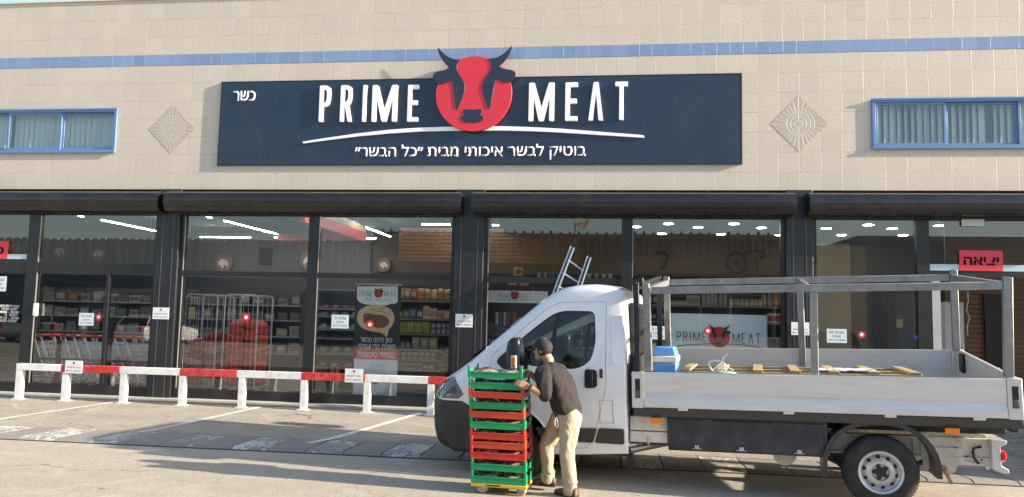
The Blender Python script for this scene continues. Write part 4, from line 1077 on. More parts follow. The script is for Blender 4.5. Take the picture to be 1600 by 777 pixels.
for i in range(7): carton(.09, .115, .09, (.42,.42,.42) if i < 5 else (.4,.12,.1), (.12,.12,.12) if i < 5 else (.5,.45,.4), sx0+.06+i*.11, SY+.06, lv[5], '%s packet, %s on the lowest snack shelf' % ('grey' if i < 5 else 'red', nth(i,'left','right',7)), SG)
# leafy pot plant in front of the shelf end
pr = thing('pot_plant', 'bushy green pot plant at the right end of the snack shelf', 'plant', (XZ(693,600,1.2)[0], 1.2, F0+.002)); LEAF = M('leaf_green', (.06,.12,.03), .5, 0, .35, 9)
m = MB(); rnd = random.Random(4)
for i in range(150):
    a = rnd.uniform(0, 2*pi); el = rnd.uniform(.1,1.35); L = rnd.uniform(.12,.3); b0 = Vector((cos(a)*.05*rnd.random(), sin(a)*.05, .32+rnd.random()*.55)); d = Vector((cos(a)*cos(el), sin(a)*cos(el), sin(el)))
    s = d.cross(Vector((0,0,1))).normalized()*L*.13; m.add([b0, b0+d*L*.5+s, b0+d*L+Vector((0,0,-L*.3)), b0+d*L*.5-s], [(0,1,2,3)])
m.build('leaves', LEAF, pr); MB().lathe([(.1,0),(.14,.26),(.15,.27),(.12,.28)], n=18).build('pot', BLACK, pr); MB().tube([(0,0,.2),(.01,0,.5),(0,.01,.9)],[.02,.015,.006],6).build('stem', LEAF, pr)
# chilled cabinet with trays
CY = 2.3
cx0, cx1 = XZ(497,480,CY)[0], XZ(556,480,CY)[0]+.5
lv2 = [XZ(520,y,CY)[1] for y in (482,494,514,528,552,575)]
shelf_unit('chilled_cabinet', 'black open chilled cabinet with rows of wrapped trays left of the steak banner', 'cabinet', cx0, cx1, CY, .55, lv2, XZ(520,452,CY)[1])
MB().box(cx0, cx1, CY-.03, CY-.001, XZ(520,452,CY)[1]-.03, XZ(520,452,CY)[1]).build('cabinet_edge', SHELFP, bpy.data.objects['chilled_cabinet'], bpy.data.objects['chilled_cabinet'].location.copy())
for j, (n_, col, mk, hh) in enumerate(((6,(.40,.36,.33),(.25,.1,.08),.07),(6,(.55,.52,.48),(.6,.58,.55),.09),(6,(.60,.55,.48),(.5,.4,.3),.11),(5,(.22,.2,.17),(.15,.12,.1),.06),(5,(.30,.36,.42),(.2,.25,.3),.12),(5,(.40,.09,.05),(.5,.35,.2),.10))):
    for i in range(n_):
        x = cx0+.1+(cx1-cx0-.2)*i/(n_-1)
        root = thing('wrapped_tray', '%s wrapped tray, %s on %s of the chilled cabinet' % (['greyish','white','cream','dark','bluish','red'][j], nth(i,'left','right',n_), ['the top shelf','the second shelf','the third shelf','the fourth shelf','the fifth shelf','the lowest shelf'][j]), 'tray', (x, CY+.14, lv2[j]), random.uniform(-.15,.15), 'trays in the chilled cabinet')
        m = MB(); m.ball((0,0,hh*.55), .085, .11, hh*.5, 12, 6); m.build('food', pcol(mk), root, smooth=60)
        MB().add([(-.08,-.1,0),(.08,-.1,0),(.08,.1,0),(-.08,.1,0),(-.1,-.125,hh*.45),(.1,-.125,hh*.45),(.1,.125,hh*.45),(-.1,.125,hh*.45)], [(0,3,2,1),(0,1,5,4),(1,2,6,5),(2,3,7,6),(3,0,4,7)]).build('tray', pcol(col), root)
# ---------------- knife poster stand
KY = .5
kn = thing('knife_poster', 'poster stand with a white emblem header and knives on dark purple behind the truck bonnet', 'poster', (at(805,600,KY).x, KY, F0+.002)); off = kn.location.copy()
PUR = M('poster_purple', (.030,.018,.030), .4, 0, .25, 3); 
xa, xb = XZ(753.5,480,KY)[0], XZ(858,480,KY)[0]
MB().box(xa, xb, KY, KY+.03, XZ(800,640,KY)[1], XZ(800,473.5,KY)[1]).build('poster', PUR, kn, off)
MB().box(xa, XZ(856,460,KY)[0], KY-.004, KY+.034, XZ(800,473.3,KY)[1], XZ(800,454.5,KY)[1]).build('header', BANW, kn, off)
MB().box(xa+.01, xb-.3, KY+.04, KY+.3, XZ(800,454,KY)[1], XZ(800,446,KY)[1]).build('top_tray', M('tray_maroon', (.08,.02,.02), .5), kn, off)
c = XZ(804.3,462,KY); bull(c[0], c[1], XZ(810.6,462,KY)[0]-c[0], KY-.008, .003, kn, off, LOGO_RED, INK)
thin_word('PRIME', 779, 797.5, 459.5, 466.5, KY-.007, INKGREY, kn, off); thin_word('MEAT', 811.5, 829.5, 459.5, 466.5, KY-.007, INKGREY, kn, off)
MB().box(XZ(777,468,KY)[0], XZ(832,468,KY)[0], KY-.006, KY-.0045, XZ(800,468.2,KY)[1], XZ(800,467.6,KY)[1]).build('rule', INKGREY, kn, off)
px_text('בוטיק לבשר איכותי', 785, 824, 469.3, 472, KY-.006, .001, INKGREY, 'lettering', kn, off, .0)
KS_ = M('knife_steel', (.38,.37,.38), .3, .6, .2, 10); KH = M('knife_meat', (.24,.07,.06), .5, 0, .3, 12)
for (x0_, w_, mt) in ((774,5,KS_),(780.5,4,KH),(786.5,4.5,KS_),(792.5,4.5,KH),(801,5.5,KH)):
    px_box(x0_, x0_+w_, 488, 509, KY-.003, .0025, mt, 'knife_picture', kn, off)
poly_px([(753.8,505),(760,503),(790,510),(812,509),(838,512),(850,520),(848,535),(815,540),(795,536),(770,528),(754,515)], KY-.005, KY-.0005, 'blade_picture', M('poster_blade', (.10,.10,.115), .35, .2, .5, 6, stretch=(1,1,3)), kn, off)
px_box(756, 762.5, 530.5, 537, KY-.004, .003, INKRED_S, 'red_mark', kn, off)
px_text('DICK', 764, 785, 530.5, 537, KY-.004, .003, PAPER, 'lettering', kn, off, .02, False)
for i, (l, r_) in enumerate(((794,807),(812,825))): 
    a = at(l, 453.5, KY+.1); b = at(r_, 447, KY+.1)
    o = MB().box(a.x, b.x, KY+.08, KY+.22, XZ(800,446,KY)[1]+.002, XZ(800,446,KY)[1]+.002+b.z-a.z).build('wooden_box', M('box_wood', (.42,.30,.16), .6, 0, .15, 9), off=((a.x+b.x)/2, KY+.15, XZ(800,446,KY)[1]), bevel=.004)
    tag(o, '%s small pale wooden box on top of the knife poster stand' % ('left' if i == 0 else 'right'), 'box', 'boxes on the poster stand')
# ---------------- bottle shelves of the bar
DY = 3.1
bx0, bx1 = XZ(862,480,DY)[0], XZ(1232,480,DY)[0]
lv3 = [XZ(1100,y,DY)[1] for y in (477.5,503,525,548)]
shelf_unit('bottle_shelf', 'long dark bar shelving with rows of bottles behind the white bull banner', 'shelf', bx0, bx1, DY, .38, lv3+[XZ(900,436,DY)[1]], XZ(1100,425,DY)[1])
def bottle(x, y, z, h, r, col, lab, label, j, group='bottles on the bar shelves'):
    root = thing('bottle', label, 'bottle', (x, y, z), 0, group)
    MB().lathe([(r*.9,0),(r,.01),(r,h*.55),(r*.8,h*.65),(r*.34,h*.76),(r*.32,h*.97),(r*.36,h)], n=10).build('glass_body', pcol(col), root, smooth=45)
    MB().lathe([(r*1.01,h*.14),(r*1.02,h*.15),(r*1.02,h*.45),(r*1.01,h*.46)], n=10).build('paper_label', pcol(lab), root)
    MB().lathe([(r*.38,h*.9),(r*.4,h*1.01)], n=8).build('cap', pcol((.2,.18,.15)), root)
DG, BR, CLR = (.02,.035,.02), (.10,.045,.015), (.30,.32,.33)
for i, px in enumerate((1016,1024,1033,1042)): bottle(XZ(px,470,DY)[0], DY+.1, lv3[0], .34, .042, DG, (.45,.43,.36), 'dark wine bottle, %s of four on the top bar shelf' % nth(i,'left','right',4), i)
for i, px in enumerate((1052,1060,1068)): carton(.17, .09, .12, (.45,.40,.30), (.5,.46,.36), XZ(px,470,DY)[0], DY+.12, lv3[0], 'cream box, %s of three on the top bar shelf' % nth(i,'left','right',3), 'boxes on the bar shelves', 'box', 'small_box')
carton(.26, .2, .14, (.5,.45,.34), (.3,.26,.2), XZ(1084,470,DY)[0], DY+.12, lv3[0], 'tall cream gift box in the middle of the top bar shelf', 'boxes on the bar shelves', 'box', 'small_box')
for i, px in enumerate((1100,1107,1113,1119,1127,1134)): bottle(XZ(px,470,DY)[0], DY+.1, lv3[0], .36-.04*(i > 3), .04, CLR, (.35,.36,.38), 'clear bottle, %s of six on the top bar shelf' % nth(i,'left','right',6), i)
for i, px in enumerate((1144,1152,1159,1166,1174,1181,1188)): can(.05, .15, (.38,.34,.22), (.48,.45,.34), XZ(px,470,DY)[0], DY+.1, lv3[0], 'small cream jar, %s of seven on the top bar shelf' % nth(i,'left','right',7), 'jars on the bar shelves', 'jar', 'jar')
for i, px in enumerate((1195,1204)): bottle(XZ(px,470,DY)[0], DY+.1, lv3[0], .34, .045, CLR, (.45,.38,.16), 'clear yellow-labelled bottle, %s of two on the top bar shelf' % ('left' if i == 0 else 'right'), i)
for i, px in enumerate((1212.5,1221)): can(.055, .27, (.42,.15,.04), (.5,.22,.06), XZ(px,470,DY)[0], DY+.1, lv3[0], 'tall orange tin, %s of two on the top bar shelf' % ('left' if i == 0 else 'right'), 'jars on the bar shelves', 'tin', 'tin')
for i, px in enumerate((1015,1022,1031,1037,1044)): bottle(XZ(px,500,DY)[0], DY+.1, lv3[1], .28, .045, DG, (.35,.35,.34), 'dark grey-labelled bottle, %s on the second bar shelf' % nth(i,'left','right',5), i)
for i, px in enumerate((1204,1210,1216,1222)): carton(.10, .2, .1, (.5,.5,.48), (.4,.06,.05), XZ(px,500,DY)[0], DY+.1, lv3[1], 'white and red carton, %s on the second bar shelf' % nth(i,'left','right',4), 'boxes on the bar shelves', 'box', 'small_box')
for i, px in enumerate((1017,1026,1036,1044)): bottle(XZ(px,540,DY)[0], DY+.1, lv3[3], .27, .04, BR, (.3,.28,.22), 'brown bottle, %s on the low bar shelf' % nth(i,'left','right',4), i)
for i, px in enumerate((1203,1209,1216,1223)): bottle(XZ(px,545,DY)[0], DY+.1, lv3[3], .24, .04, (.05,.12,.25), (.2,.3,.42), 'blue bottle, %s on the low bar shelf' % nth(i,'left','right',4), i)
for i in range(9): bottle(XZ(868+i*8.2,480,DY)[0], DY+.1, lv3[0], .33-.03*(i % 2), .042, [BR,DG,(.30,.26,.10)][i % 3], (.42,.38,.2), 'bottle, %s of nine on the top bar shelf behind the cab' % nth(i,'left','right',9), i)
for i in range(9): can(.048, .15, (.34,.28,.10), (.45,.38,.16), XZ(868+i*8.2,520,DY)[0], DY+.1, lv3[2], 'mustard jar, %s of nine on the third bar shelf behind the cab' % nth(i,'left','right',9), 'jars on the bar shelves', 'jar', 'jar')
for i, px in enumerate((842,852,862,872,920,932,943,953)): can(.045, .12, (.06,.16,.42) if i < 4 else (.5,.5,.47), (.1,.25,.5) if i < 4 else (.3,.3,.3), XZ(px,436,DY)[0], DY+.1, lv3[-1]*0+XZ(900,436,DY)[1], '%s tin, %s in the row above the truck cab' % ('blue' if i < 4 else 'white', nth(i,'left','right',8)), 'tins above the truck cab', 'tin', 'tin')
a = at(802,431,1.8); b = at(817,418,1.8)
o = MB().box(a.x,b.x,1.8,1.83,a.z,b.z).build('framed_picture', M('frame_gold', (.42,.30,.12), .5), off=((a.x+b.x)/2,1.8,a.z)); tag(o, 'small golden framed picture above the knife poster', 'picture')
MB().prism([(-.06,.05),(0,.1),(.07,.08),(.05,.02),(-.02,.0)], -.012, -.002, lambda p, q, d: (p+.0, d, q+.03)).build('motif', INK, o)
# ---------------- hung white banner with the bull
NY = .35
nb = thing('hanging_banner', 'creased white banner with thin letters and a red bull head behind the truck bed', 'banner', (at(1124,545,NY).x, NY, at(1124,560,NY).z)); off = nb.location.copy()
xa, xb = XZ(1048,500,NY)[0], XZ(1199,500,NY)[0]; za, zb2 = XZ(1120,562,NY)[1], XZ(1120,491,NY)[1]
m = MB(); nx, nz = 60, 24; vs_ = []
for j in range(nz+1):
    for i in range(nx+1):
        u, v = i/nx, j/nz
        y = NY+.006*noise.noise(Vector((u*7,v*5,1)))+.005*abs(noise.noise(Vector((u*3-v*4,v*2,7))))+.004*sin((u+v*.6)*21)*max(0,(1-3*u))
        vs_.append((xa+(xb-xa)*u, y, za+(zb2-za)*v))
fs = [(j*(nx+1)+i, j*(nx+1)+i+1, (j+1)*(nx+1)+i+1, (j+1)*(nx+1)+i) for j in range(nz) for i in range(nx)]
m.add(vs_, fs); o = m.build('sheet', M('banner_sheet', (.80,.88,.91), .35, 0, .03, 4), nb, off, smooth=60)
sm = o.modifiers.new('s', 'SOLIDIFY'); sm.thickness = .002; sm.offset = 1
ly = NY-.014
c = XZ(1124,527,ly); bull(c[0], c[1], XZ(1140.5,527,ly)[0]-c[0], ly, .004, nb, off, LOGO_RED, INK)
thin_word('PRIME', 1058, 1103, 519.5, 533, ly, INK, nb, off); thin_word('MEAT', 1145, 1188, 522, 536, ly, INK, nb, off)
m = MB(); cur = [(1057,541),(1075,538.8),(1100,537.6),(1124,537.3),(1150,538.2),(1172,540.3),(1190,543.5)]
for p, q in zip(cur, cur[1:]): m.beam(at(*p,ly), at(*q,ly), .012, .003, (0,1,0))
m.build('swoosh', INK, nb, off)
# ---------------- by the open doorway
FRG = M('panel_white', (.55,.57,.60), .4, 0, .03)
root = thing('white_cupboard', 'tall plain pale cupboard just inside the open doorway', 'cupboard', (XZ(1494,600,1.9)[0], 2.1, F0+.002)); w0 = (XZ(1508,540,1.9)[0]-XZ(1478,540,1.9)[0])/2
hgt = XZ(1494,472.5,1.9)[1]-F0
MB().box(-w0,w0,-.2,.2,.06,hgt).build('body', FRG, root, bevel=.006); MB().box(-w0+.02,w0-.02,-.18,.18,0,.059).build('plinth', BLACK, root); MB().box(w0-.06,w0-.04,-.225,-.201,.9,1.2).build('handle', ALU, root)
root = thing('dark_doorway', 'black inner door in the wooden slat wall behind the truck', 'door', (XZ(1557,600,2.45)[0], 2.46, F0+.002)); w0 = (XZ(1572,540,2.45)[0]-XZ(1543,540,2.45)[0])/2; hgt = XZ(1557,460,2.45)[1]-F0
MB().box(-w0,w0,0,.035,0,hgt).build('leaf', M('door_black', (.015,.016,.018), .35), root)
m = MB()
for zk in (.55,.68,.81): m.lathe([(.02,-.008),(.014,-.02)], (w0*.35,0,zk), (0,1,0), 10)
m.build('knob', ALU, root)
m = MB(); pts = [at(1512,456,2.4), at(1513,470,2.4), at(1510,484,2.4), at(1515,497,2.4), at(1511,510,2.4), at(1512,525,2.4)]
m.tube(pts, .008, 6); o = m.build('hanging_cable', PAPER, off=pts[0]); tag(o, 'thin white cable hanging beside the pale cupboard', 'cable')
# inner glass door leaf swung open beside the mullion
root = thing('inner_glass_door', 'dark framed glass door leaf standing inside the window right of the beige reflection block', 'door', (XZ(1418,600,1.0)[0], 1.0, F0+.002)); off = root.location.copy()
x0_, x1_ = XZ(1362,500,1)[0], XZ(1456,500,1)[0]; zt2 = XZ(1400,448,1)[1]
m = MB(); m.box(x0_,x0_+.16,.98,1.02,F0+.002,zt2); m.box(x1_-.14,x1_,.98,1.02,F0+.002,zt2); m.box(x0_+.161,x1_-.141,.981,1.019,zt2-.12,zt2); m.box(x0_+.161,x1_-.141,.981,1.019,F0+.002,F0+.2)
m.build('frame', CHAR2, root, off); MB().box(x0_+.161,x1_-.141,.998,1.002,F0+.201,zt2-.121).build('pane', GLASS, root, off)
m = MB().tube([(x1_-.25,.95,F0+.8),(x1_-.25,.95,F0+1.5)], .014, 8); m.build('handle', ALU, root, off)
a = at(1401,512,.98); b = at(1411,499,.98); MB().box(a.x,b.x,.985,.99,a.z,b.z).build('yellow_card', M('card_olive', (.30,.30,.12), .6), root, off)
# added block standing in for a beige wall's reflection in the right bay
o = MB().box(XZ(1275,500,1.6)[0]-.3, XZ(1330,500,1.6)[0], 1.6, 2.1, F0+.002, 3.2).build('reflection_block', tile_mat('reflection_tile', .3, .3, (.40,.32,.21), (.46,.37,.25), (.2,.16,.11)), shop)
# ================================================================== ACROSS THE STREET (seen mirrored in the shop glass)
OL = 29.0
def refl(px, py): p = at(px, py, OL); return p.x, p.z
def corr_mat(name, a, b, pitch):
    m, nt, p = newmat(name)
    tc = N(nt, 'ShaderNodeTexCoord').outputs['Object']
    mp = N(nt, 'ShaderNodeMapping'); mp.inputs['Scale'].default_value = (3, 1, .25); nt.links.new(tc, mp.inputs[0])
    n = noisen(nt, mp.outputs[0], 1.2, 5, .6); c = mixc(nt, n, a, b)
    nt.links.new(c, p.inputs['Base Color']); p.inputs['Roughness'].default_value = .5; return m
CORR = corr_mat('corrugated_grey', (.60,.58,.53), (.74,.72,.66), .3); CORRB = corr_mat('corrugated_brown', (.34,.24,.17), (.44,.32,.23), .3)
def corrug(x0, x1, y, z0, z1, pitch=.5):
    m = MB(); x = x0; prof = []
    while x < x1:
        prof += [(x, y), (x+pitch*.3, y), (x+pitch*.42, y+.09), (x+pitch*.78, y+.09), (x+pitch*.9, y)]; x += pitch
    prof = [(min(p[0], x1), p[1]) for p in prof]
    pts = prof+[(x1, y-.3), (x0, y-.3)]
    m.prism(pts, z0, z1, lambda p, q, d: (p, q, d)); return m
wh = thing('warehouse', 'grey corrugated warehouse with dark loading doors facing the shop', 'building', (-26, -OL-10, 0)); off = wh.location.copy()
xa, xb = -46.0, refl(578,400)[0]; zt3, zl = refl(350,374)[1], refl(350,433)[1]
corrug(xa, xb, -OL, zl, zt3).build('upper_cladding', CORR, wh, off)
MB().box(xa, xb, -OL-18, -OL-.31, 0, zt3-.05).build('hall', M('hall_grey', (.30,.30,.30), .7), wh, off)
MB().box(xa, xb, -OL-.30, -OL+.02, zl-.35, zl-.001).build('canopy_beam', M('beam_blue', (.06,.09,.14), .5), wh, off)
MB().box(xa, xb, -OL-.30, -OL-.05, -.003, zl-.351).build('lower_wall', M('lower_blue_grey', (.10,.13,.17), .6), wh, off)
for x in (-40,-34,-28.5,-22):
    MB().box(x, x+3.4, -OL-.049, -OL-.01, 0, zl-.5).build('loading_door', M('door_blue_grey', (.035,.05,.075), .5), wh, off)
for x in (-37,-25,-19.5):
    MB().box(x-.4, x+.4, -OL+.091, -OL+.14, zl+.7, zl+1.7).build('window', M('window_dark', (.05,.06,.08), .2), wh, off)
hb = thing('brown_building', 'brown sheet clad building with large outline letters facing the shop', 'building', (0, -OL-8, 0)); off = hb.location.copy()
xa, xb = refl(582,400)[0], refl(1262,400)[0]; z1_, z2_, z3_ = refl(850,364)[1], refl(850,397)[1], refl(850,412)[1]
corrug(xa, xb, -OL+.1, z2_, z1_, .36).build('upper_cladding', CORRB, hb, off)
m = MB(); z = z3_-1.0
MB().box(xa, xb, -OL-.2, -OL+.1, z2_-1.1, z2_-.001).build('lap_boards', slat_mat('lap_board', (.36,.22,.12), (.44,.28,.16), .25), hb, off)
MB().box(xa, xb, -OL-16, -OL-.201, 0, z1_-.03).build('hall', M('hall_brown', (.2,.16,.13), .7), hb, off)
MB().box(xa, xb, -OL-.2, -OL, -.003, z2_-1.101).build('lower_wall', M('lower_dark', (.09,.085,.08), .6), hb, off)
for x in (-9,-3.5,2,7): MB().box(x, x+3.6, -OL+.001, -OL+.03, 0, 2.6).build('shop_opening', M('opening_dark', (.03,.03,.035), .3), hb, off)
# roof edge with bolts
m = MB(); x = xa
while x < xb: m.box(x, x+.12, -OL+.0, -OL+.14, z1_-.029, z1_+.09+random.uniform(0,.05)); x += .5
m.build('roof_edge', M('edge_dark', (.05,.04,.035), .6), hb, off)
for (px, py, s, hh) in ((1181,410,'סל',26),):
    pass
def outline_letter(kind, x, z, s, parent, off):
    m = MB(); y = -OL+.26; r = .07*s
    if kind == 'ring':
        m.tube([(x+cos(2*pi*k/20)*.5*s, y, z+sin(2*pi*k/20)*.55*s) for k in range(20)], r, 5, closed=True); m.ball((x,y,z), .14*s)
    elif kind == 'square':
        m.tube([(x-.45*s,y,z-.55*s),(x-.45*s,y,z+.55*s),(x+.1*s,y,z+.6*s),(x+.5*s,y,z+.45*s),(x+.5*s,y,z+.25*s),(x+.1*s,y,z+.25*s),(x+.15*s,y,z-.55*s)], r, 5, closed=True)
    else:
        m.tube([(x-.4*s,y,z+.4*s),(x,y,z+.5*s),(x+.3*s,y,z+.3*s),(x+.2*s,y,z-.1*s),(x-.1*s,y,z-.5*s)], r*1.6, 5)
    return m.build('sign_letter', M('letter_brown', (.10,.035,.02), .5), parent, off)
c = refl(1150,411); outline_letter('ring', c[0], c[1], .95, hb, off); c = refl(1178,410); outline_letter('square', c[0], c[1], .95, hb, off); c = refl(1036,408); outline_letter('hook', c[0], c[1], .95, hb, off)
# satellite dish on the brown roof
c = refl(897,358)
root = thing('satellite_dish', 'dark satellite dish on the roof edge of the brown building', 'satellite dish', (c[0], -OL-.6, z1_-.2))
MB().tube([(0,0,0),(0,0,1.1)], .04, 8).build('mast', GALV, root)
m = MB(); m.lathe([(.05,0),(.45,.05),(.8,.17),(.95,.27),(.93,.28),(.78,.19),(.44,.07),(.05,.02)], (0,.1,1.35), (.85,.45,.2), 24); m.build('reflector', M('dish_grey', (.16,.14,.13), .5), root)
MB().tube([(0,.1,.8),(.75,.4,.85),(.85,.5,1.35)], .025, 6).build('feed_arm', GALV, root)
# pale tiled end block at the right
eb = thing('beige_building', 'pale tiled end building beside the brown one facing the shop', 'building', (24, -OL-6, 0)); off = eb.location.copy()
MB().box(refl(1268,400)[0], refl(1350,400)[0], -OL-12, -OL+.4, 0, refl(1300,386)[1]).build('wall', tile_mat('end_tile', .6, .6, (.62,.50,.34), (.68,.56,.40), (.4,.3,.2)), eb, off)
MB().box(refl(1350,400)[0]+.01, 40, -OL-12, -OL-1, 0, 6.5).build('wall', M('end_grey', (.25,.25,.26), .7), eb, off)
# ---------------- parked cars
def car_proto(paint):
    root = thing('parked_car', '', 'car', (0,0,0), 0, 'cars parked around the shop')
    # side profile along y (nose at +y), then lofted across x with tumblehome
    low = [(-2.05,.32),(-2.12,.55),(-2.10,.80),(-1.98,.93),(-1.1,.96),(.75,.95),(1.65,.82),(2.02,.68),(2.10,.48),(2.02,.26),(1.72,.20),(-1.9,.20)]
    def loft(poly, ws, ins):
        m = MB(); n = len(poly); cx_ = sum(p[0] for p in poly)/n; cz_ = sum(p[1] for p in poly)/n
        for w_, k in zip(ws, ins): m.v += [Vector((w_, cx_+(p[0]-cx_)*k, cz_+(p[1]-cz_)*k)) for p in poly]
        for i in range(len(ws)-1):
            for j in range(n): m.f.append([i*n+j, i*n+(j+1) % n, (i+1)*n+(j+1) % n, (i+1)*n+j]); m.m.append(0)
        m.f.append(list(reversed(range(n)))); m.m.append(0); m.f.append([(len(ws)-1)*n+j for j in range(n)]); m.m.append(0)
        return m
    loft(round_poly(low, .1), (-.86,-.80,-.5,.5,.80,.86), (.93,.985,1,1,.985,.93)).build('body', paint, root, smooth=40)
    gh = [(-1.92,.94),(-1.55,1.36),(-.9,1.46),(.0,1.44),(.95,.94)]
    m = MB(); n = len(gh)
    for w_, s in ((-.74,1),(.74,1)): pass
    vs_ = []
    for sx in (-1, 1):
        for (y, z) in gh: vs_.append((sx*(.80-.16*(z-.94)/.52), y, z))
    m.add(vs_, [tuple(reversed(range(n))), tuple(range(n,2*n))]+[(j, n+j, n+(j+1) % n, (j+1) % n) for j in range(n)])
    m.build('windows', M('car_glass', (.02,.025,.03), .08, 0, .02), root, smooth=30)
    MB().add([(sx*.66, y, z) for sx in (-1,1) for (y, z) in ((-1.5,1.37),(-.9,1.475),(.05,1.455),(.18,1.42))]+[(sx*.6,y,z+.01) for sx in (-1,1) for (y,z) in ((-1.5,1.37),(-.9,1.475),(.05,1.455),(.18,1.42))], [(0,1,5,4),(1,2,6,5),(2,3,7,6)]).build('roof', paint, root, smooth=60)
    for sx in (-1, 1):
        pl = MB()
        for (y0_, y1_, z0_, z1_) in ((.95,.02,.94,1.45),(-.55,-.5,.95,1.46),(-1.9,-1.52,.94,1.38)):
            pl.beam((sx*.805,y0_,z0_),(sx*.655,y1_,z1_), .06, .03, (1,0,0))
        pl.build('pillar', paint, root)
        MB().box(sx*.60-.14, sx*.60+.14, 1.93, 2.06, .60, .72).build('headlight', M('lamp_clear', (.6,.6,.62), .15), root)
        MB().box(sx*.66-.12, sx*.66+.12, -2.13, -2.0, .68, .86).build('tail_light', REDLENS, root)
        MB().box(sx*.92-.09, sx*.92+.09, .62, .74, .96, 1.08).build('mirror', BLACK, root, bevel=.02)
        for y in (-1.25, 1.3):
            wl = MB().lathe([(.20,-.1),(.31,-.095),(.325,-.07),(.325,.07),(.31,.095),(.20,.1)], (sx*.74,y,.325), (1,0,0), 24).build('wheel', RUBBER, root, smooth=40)
            MB().lathe([(.2,.0),(.19,.012),(.05,.004)], (sx*(.84),y,.325), (sx,0,0), 20).build('rim', STEEL, wl)
    return root
CP = [M('car_silver', (.45,.45,.43), .25, .5, .02, 2, coat=.6), M('car_white', (.75,.75,.74), .25, 0, .02, 2, coat=.6), M('car_dark', (.03,.035,.045), .25, 0, .02, 2, coat=.6)]
def put_car(i, loc, rot, label):
    r = car_proto(CP[i]); r.location = loc; r.rotation_euler = (0,0,rot); r['label'] = label
put_car(0, (8.35, -1.75, .06), radians(3), 'silver hatchback parked nose to the shop beyond the right edge of the view')
put_car(1, (-22.5, -23.5, 0), radians(186), 'white hatchback parked across the street before the warehouse')
put_car(2, (-25.6, -23.2, 0), radians(183), 'dark hatchback parked across the street beside the white one')
put_car(0, (-28.9, -23.6, 0), radians(178), 'silver hatchback parked across the street, last one before the warehouse')
put_car(2, (10.2, -24.5, 0), radians(182), 'dark hatchback parked across the street before the brown building')
# ================================================================== TRUCK
# frame of the truck: x along its length toward the cab, y across toward the shop, z up; origin at the near rear wheel
TY, TP = radians(10.5), radians(1.45)
tu = Vector((-cos(TY), sin(TY), 0)); tv = Vector((sin(TY), cos(TY), 0)); tw = Vector((0,0,1))
tu2 = tu*cos(TP)-tw*sin(TP); tw2 = tw*cos(TP)+tu*sin(TP)
to = Vector((2.62, -6.22+1.27, 0))
TM = Matrix(((tu2.x, tv.x, tw2.x, to.x), (tu2.y, tv.y, tw2.y, to.y), (tu2.z, tv.z, tw2.z, to.z), (0,0,0,1)))
truck = thing('flatbed_truck', 'white single cab flatbed truck with aluminium dropsides and a steel rack, parked before the shop', 'truck')
MIR = tu2.cross(tv).dot(tw2) < 0      # the frame is left-handed, so y is mirrored into the object
# object frame: rotate so that local x = -tu (toward the tail)
ox, oy, oz = -tu2, tv, tw2
truck.matrix_world = Matrix(((ox.x, oy.x, oz.x, to.x), (ox.y, oy.y, oz.y, to.y), (ox.z, oy.z, oz.z, to.z), (0,0,0,1)))
BEDK = [0.0]      # cross slope of the load bed
class TB(MB):
    """builder in (u forward, w up, v across) truck coordinates"""
    def fin(s): s.v = [Vector((-p.x, p.y, p.z)) for p in s.v]; return s
def tbuild(m, name, mat, parent=truck, **kw):
    k = BEDK[0]
    m.v = [Vector((-p.x, p.y, p.z+p.y*k)) for p in m.v]
    return m.build(name, mat, parent, **kw)
def tmesh(m, name, mat):
    m.v = [Vector((-p.x, p.y, p.z)) for p in m.v]
    return m.mesh(name, mat)
CW = 2.02                                                            # cab width
# profile of the cab: (u, w, edge inset, edge depth)
OUT = [(2.43,.40,.02,.02),(2.43,.80,.03,.04),(2.43,1.25,.03,.05),(2.44,1.75,.05,.08),(2.45,2.04,.08,.12),(2.50,2.13,.10,.16),(2.62,2.185,.10,.20),(2.80,2.215,.10,.24),(2.98,2.215,.10,.26),(3.16,2.19,.10,.28),(3.32,2.125,.11,.28),
       (3.50,1.985,.10,.26),(3.72,1.80,.09,.25),(3.95,1.61,.08,.25),(4.16,1.435,.09,.27),(4.30,1.335,.13,.32),(4.42,1.25,.16,.36),(4.56,1.175,.18,.40),(4.67,1.085,.20,.44),(4.735,.98,.22,.48),(4.77,.86,.24,.52),(4.785,.72,.25,.54),(4.775,.56,.25,.54),(4.735,.43,.24,.52),(4.64,.345,.2,.45),(4.40,.325,.05,.08),(3.5,.345,.02,.03),(2.9,.37,.02,.02)]
def vside(w_): return .0 + (.155*(w_-1.25)/.9 if w_ > 1.25 else .018*max(0, (.75-w_))/.4)
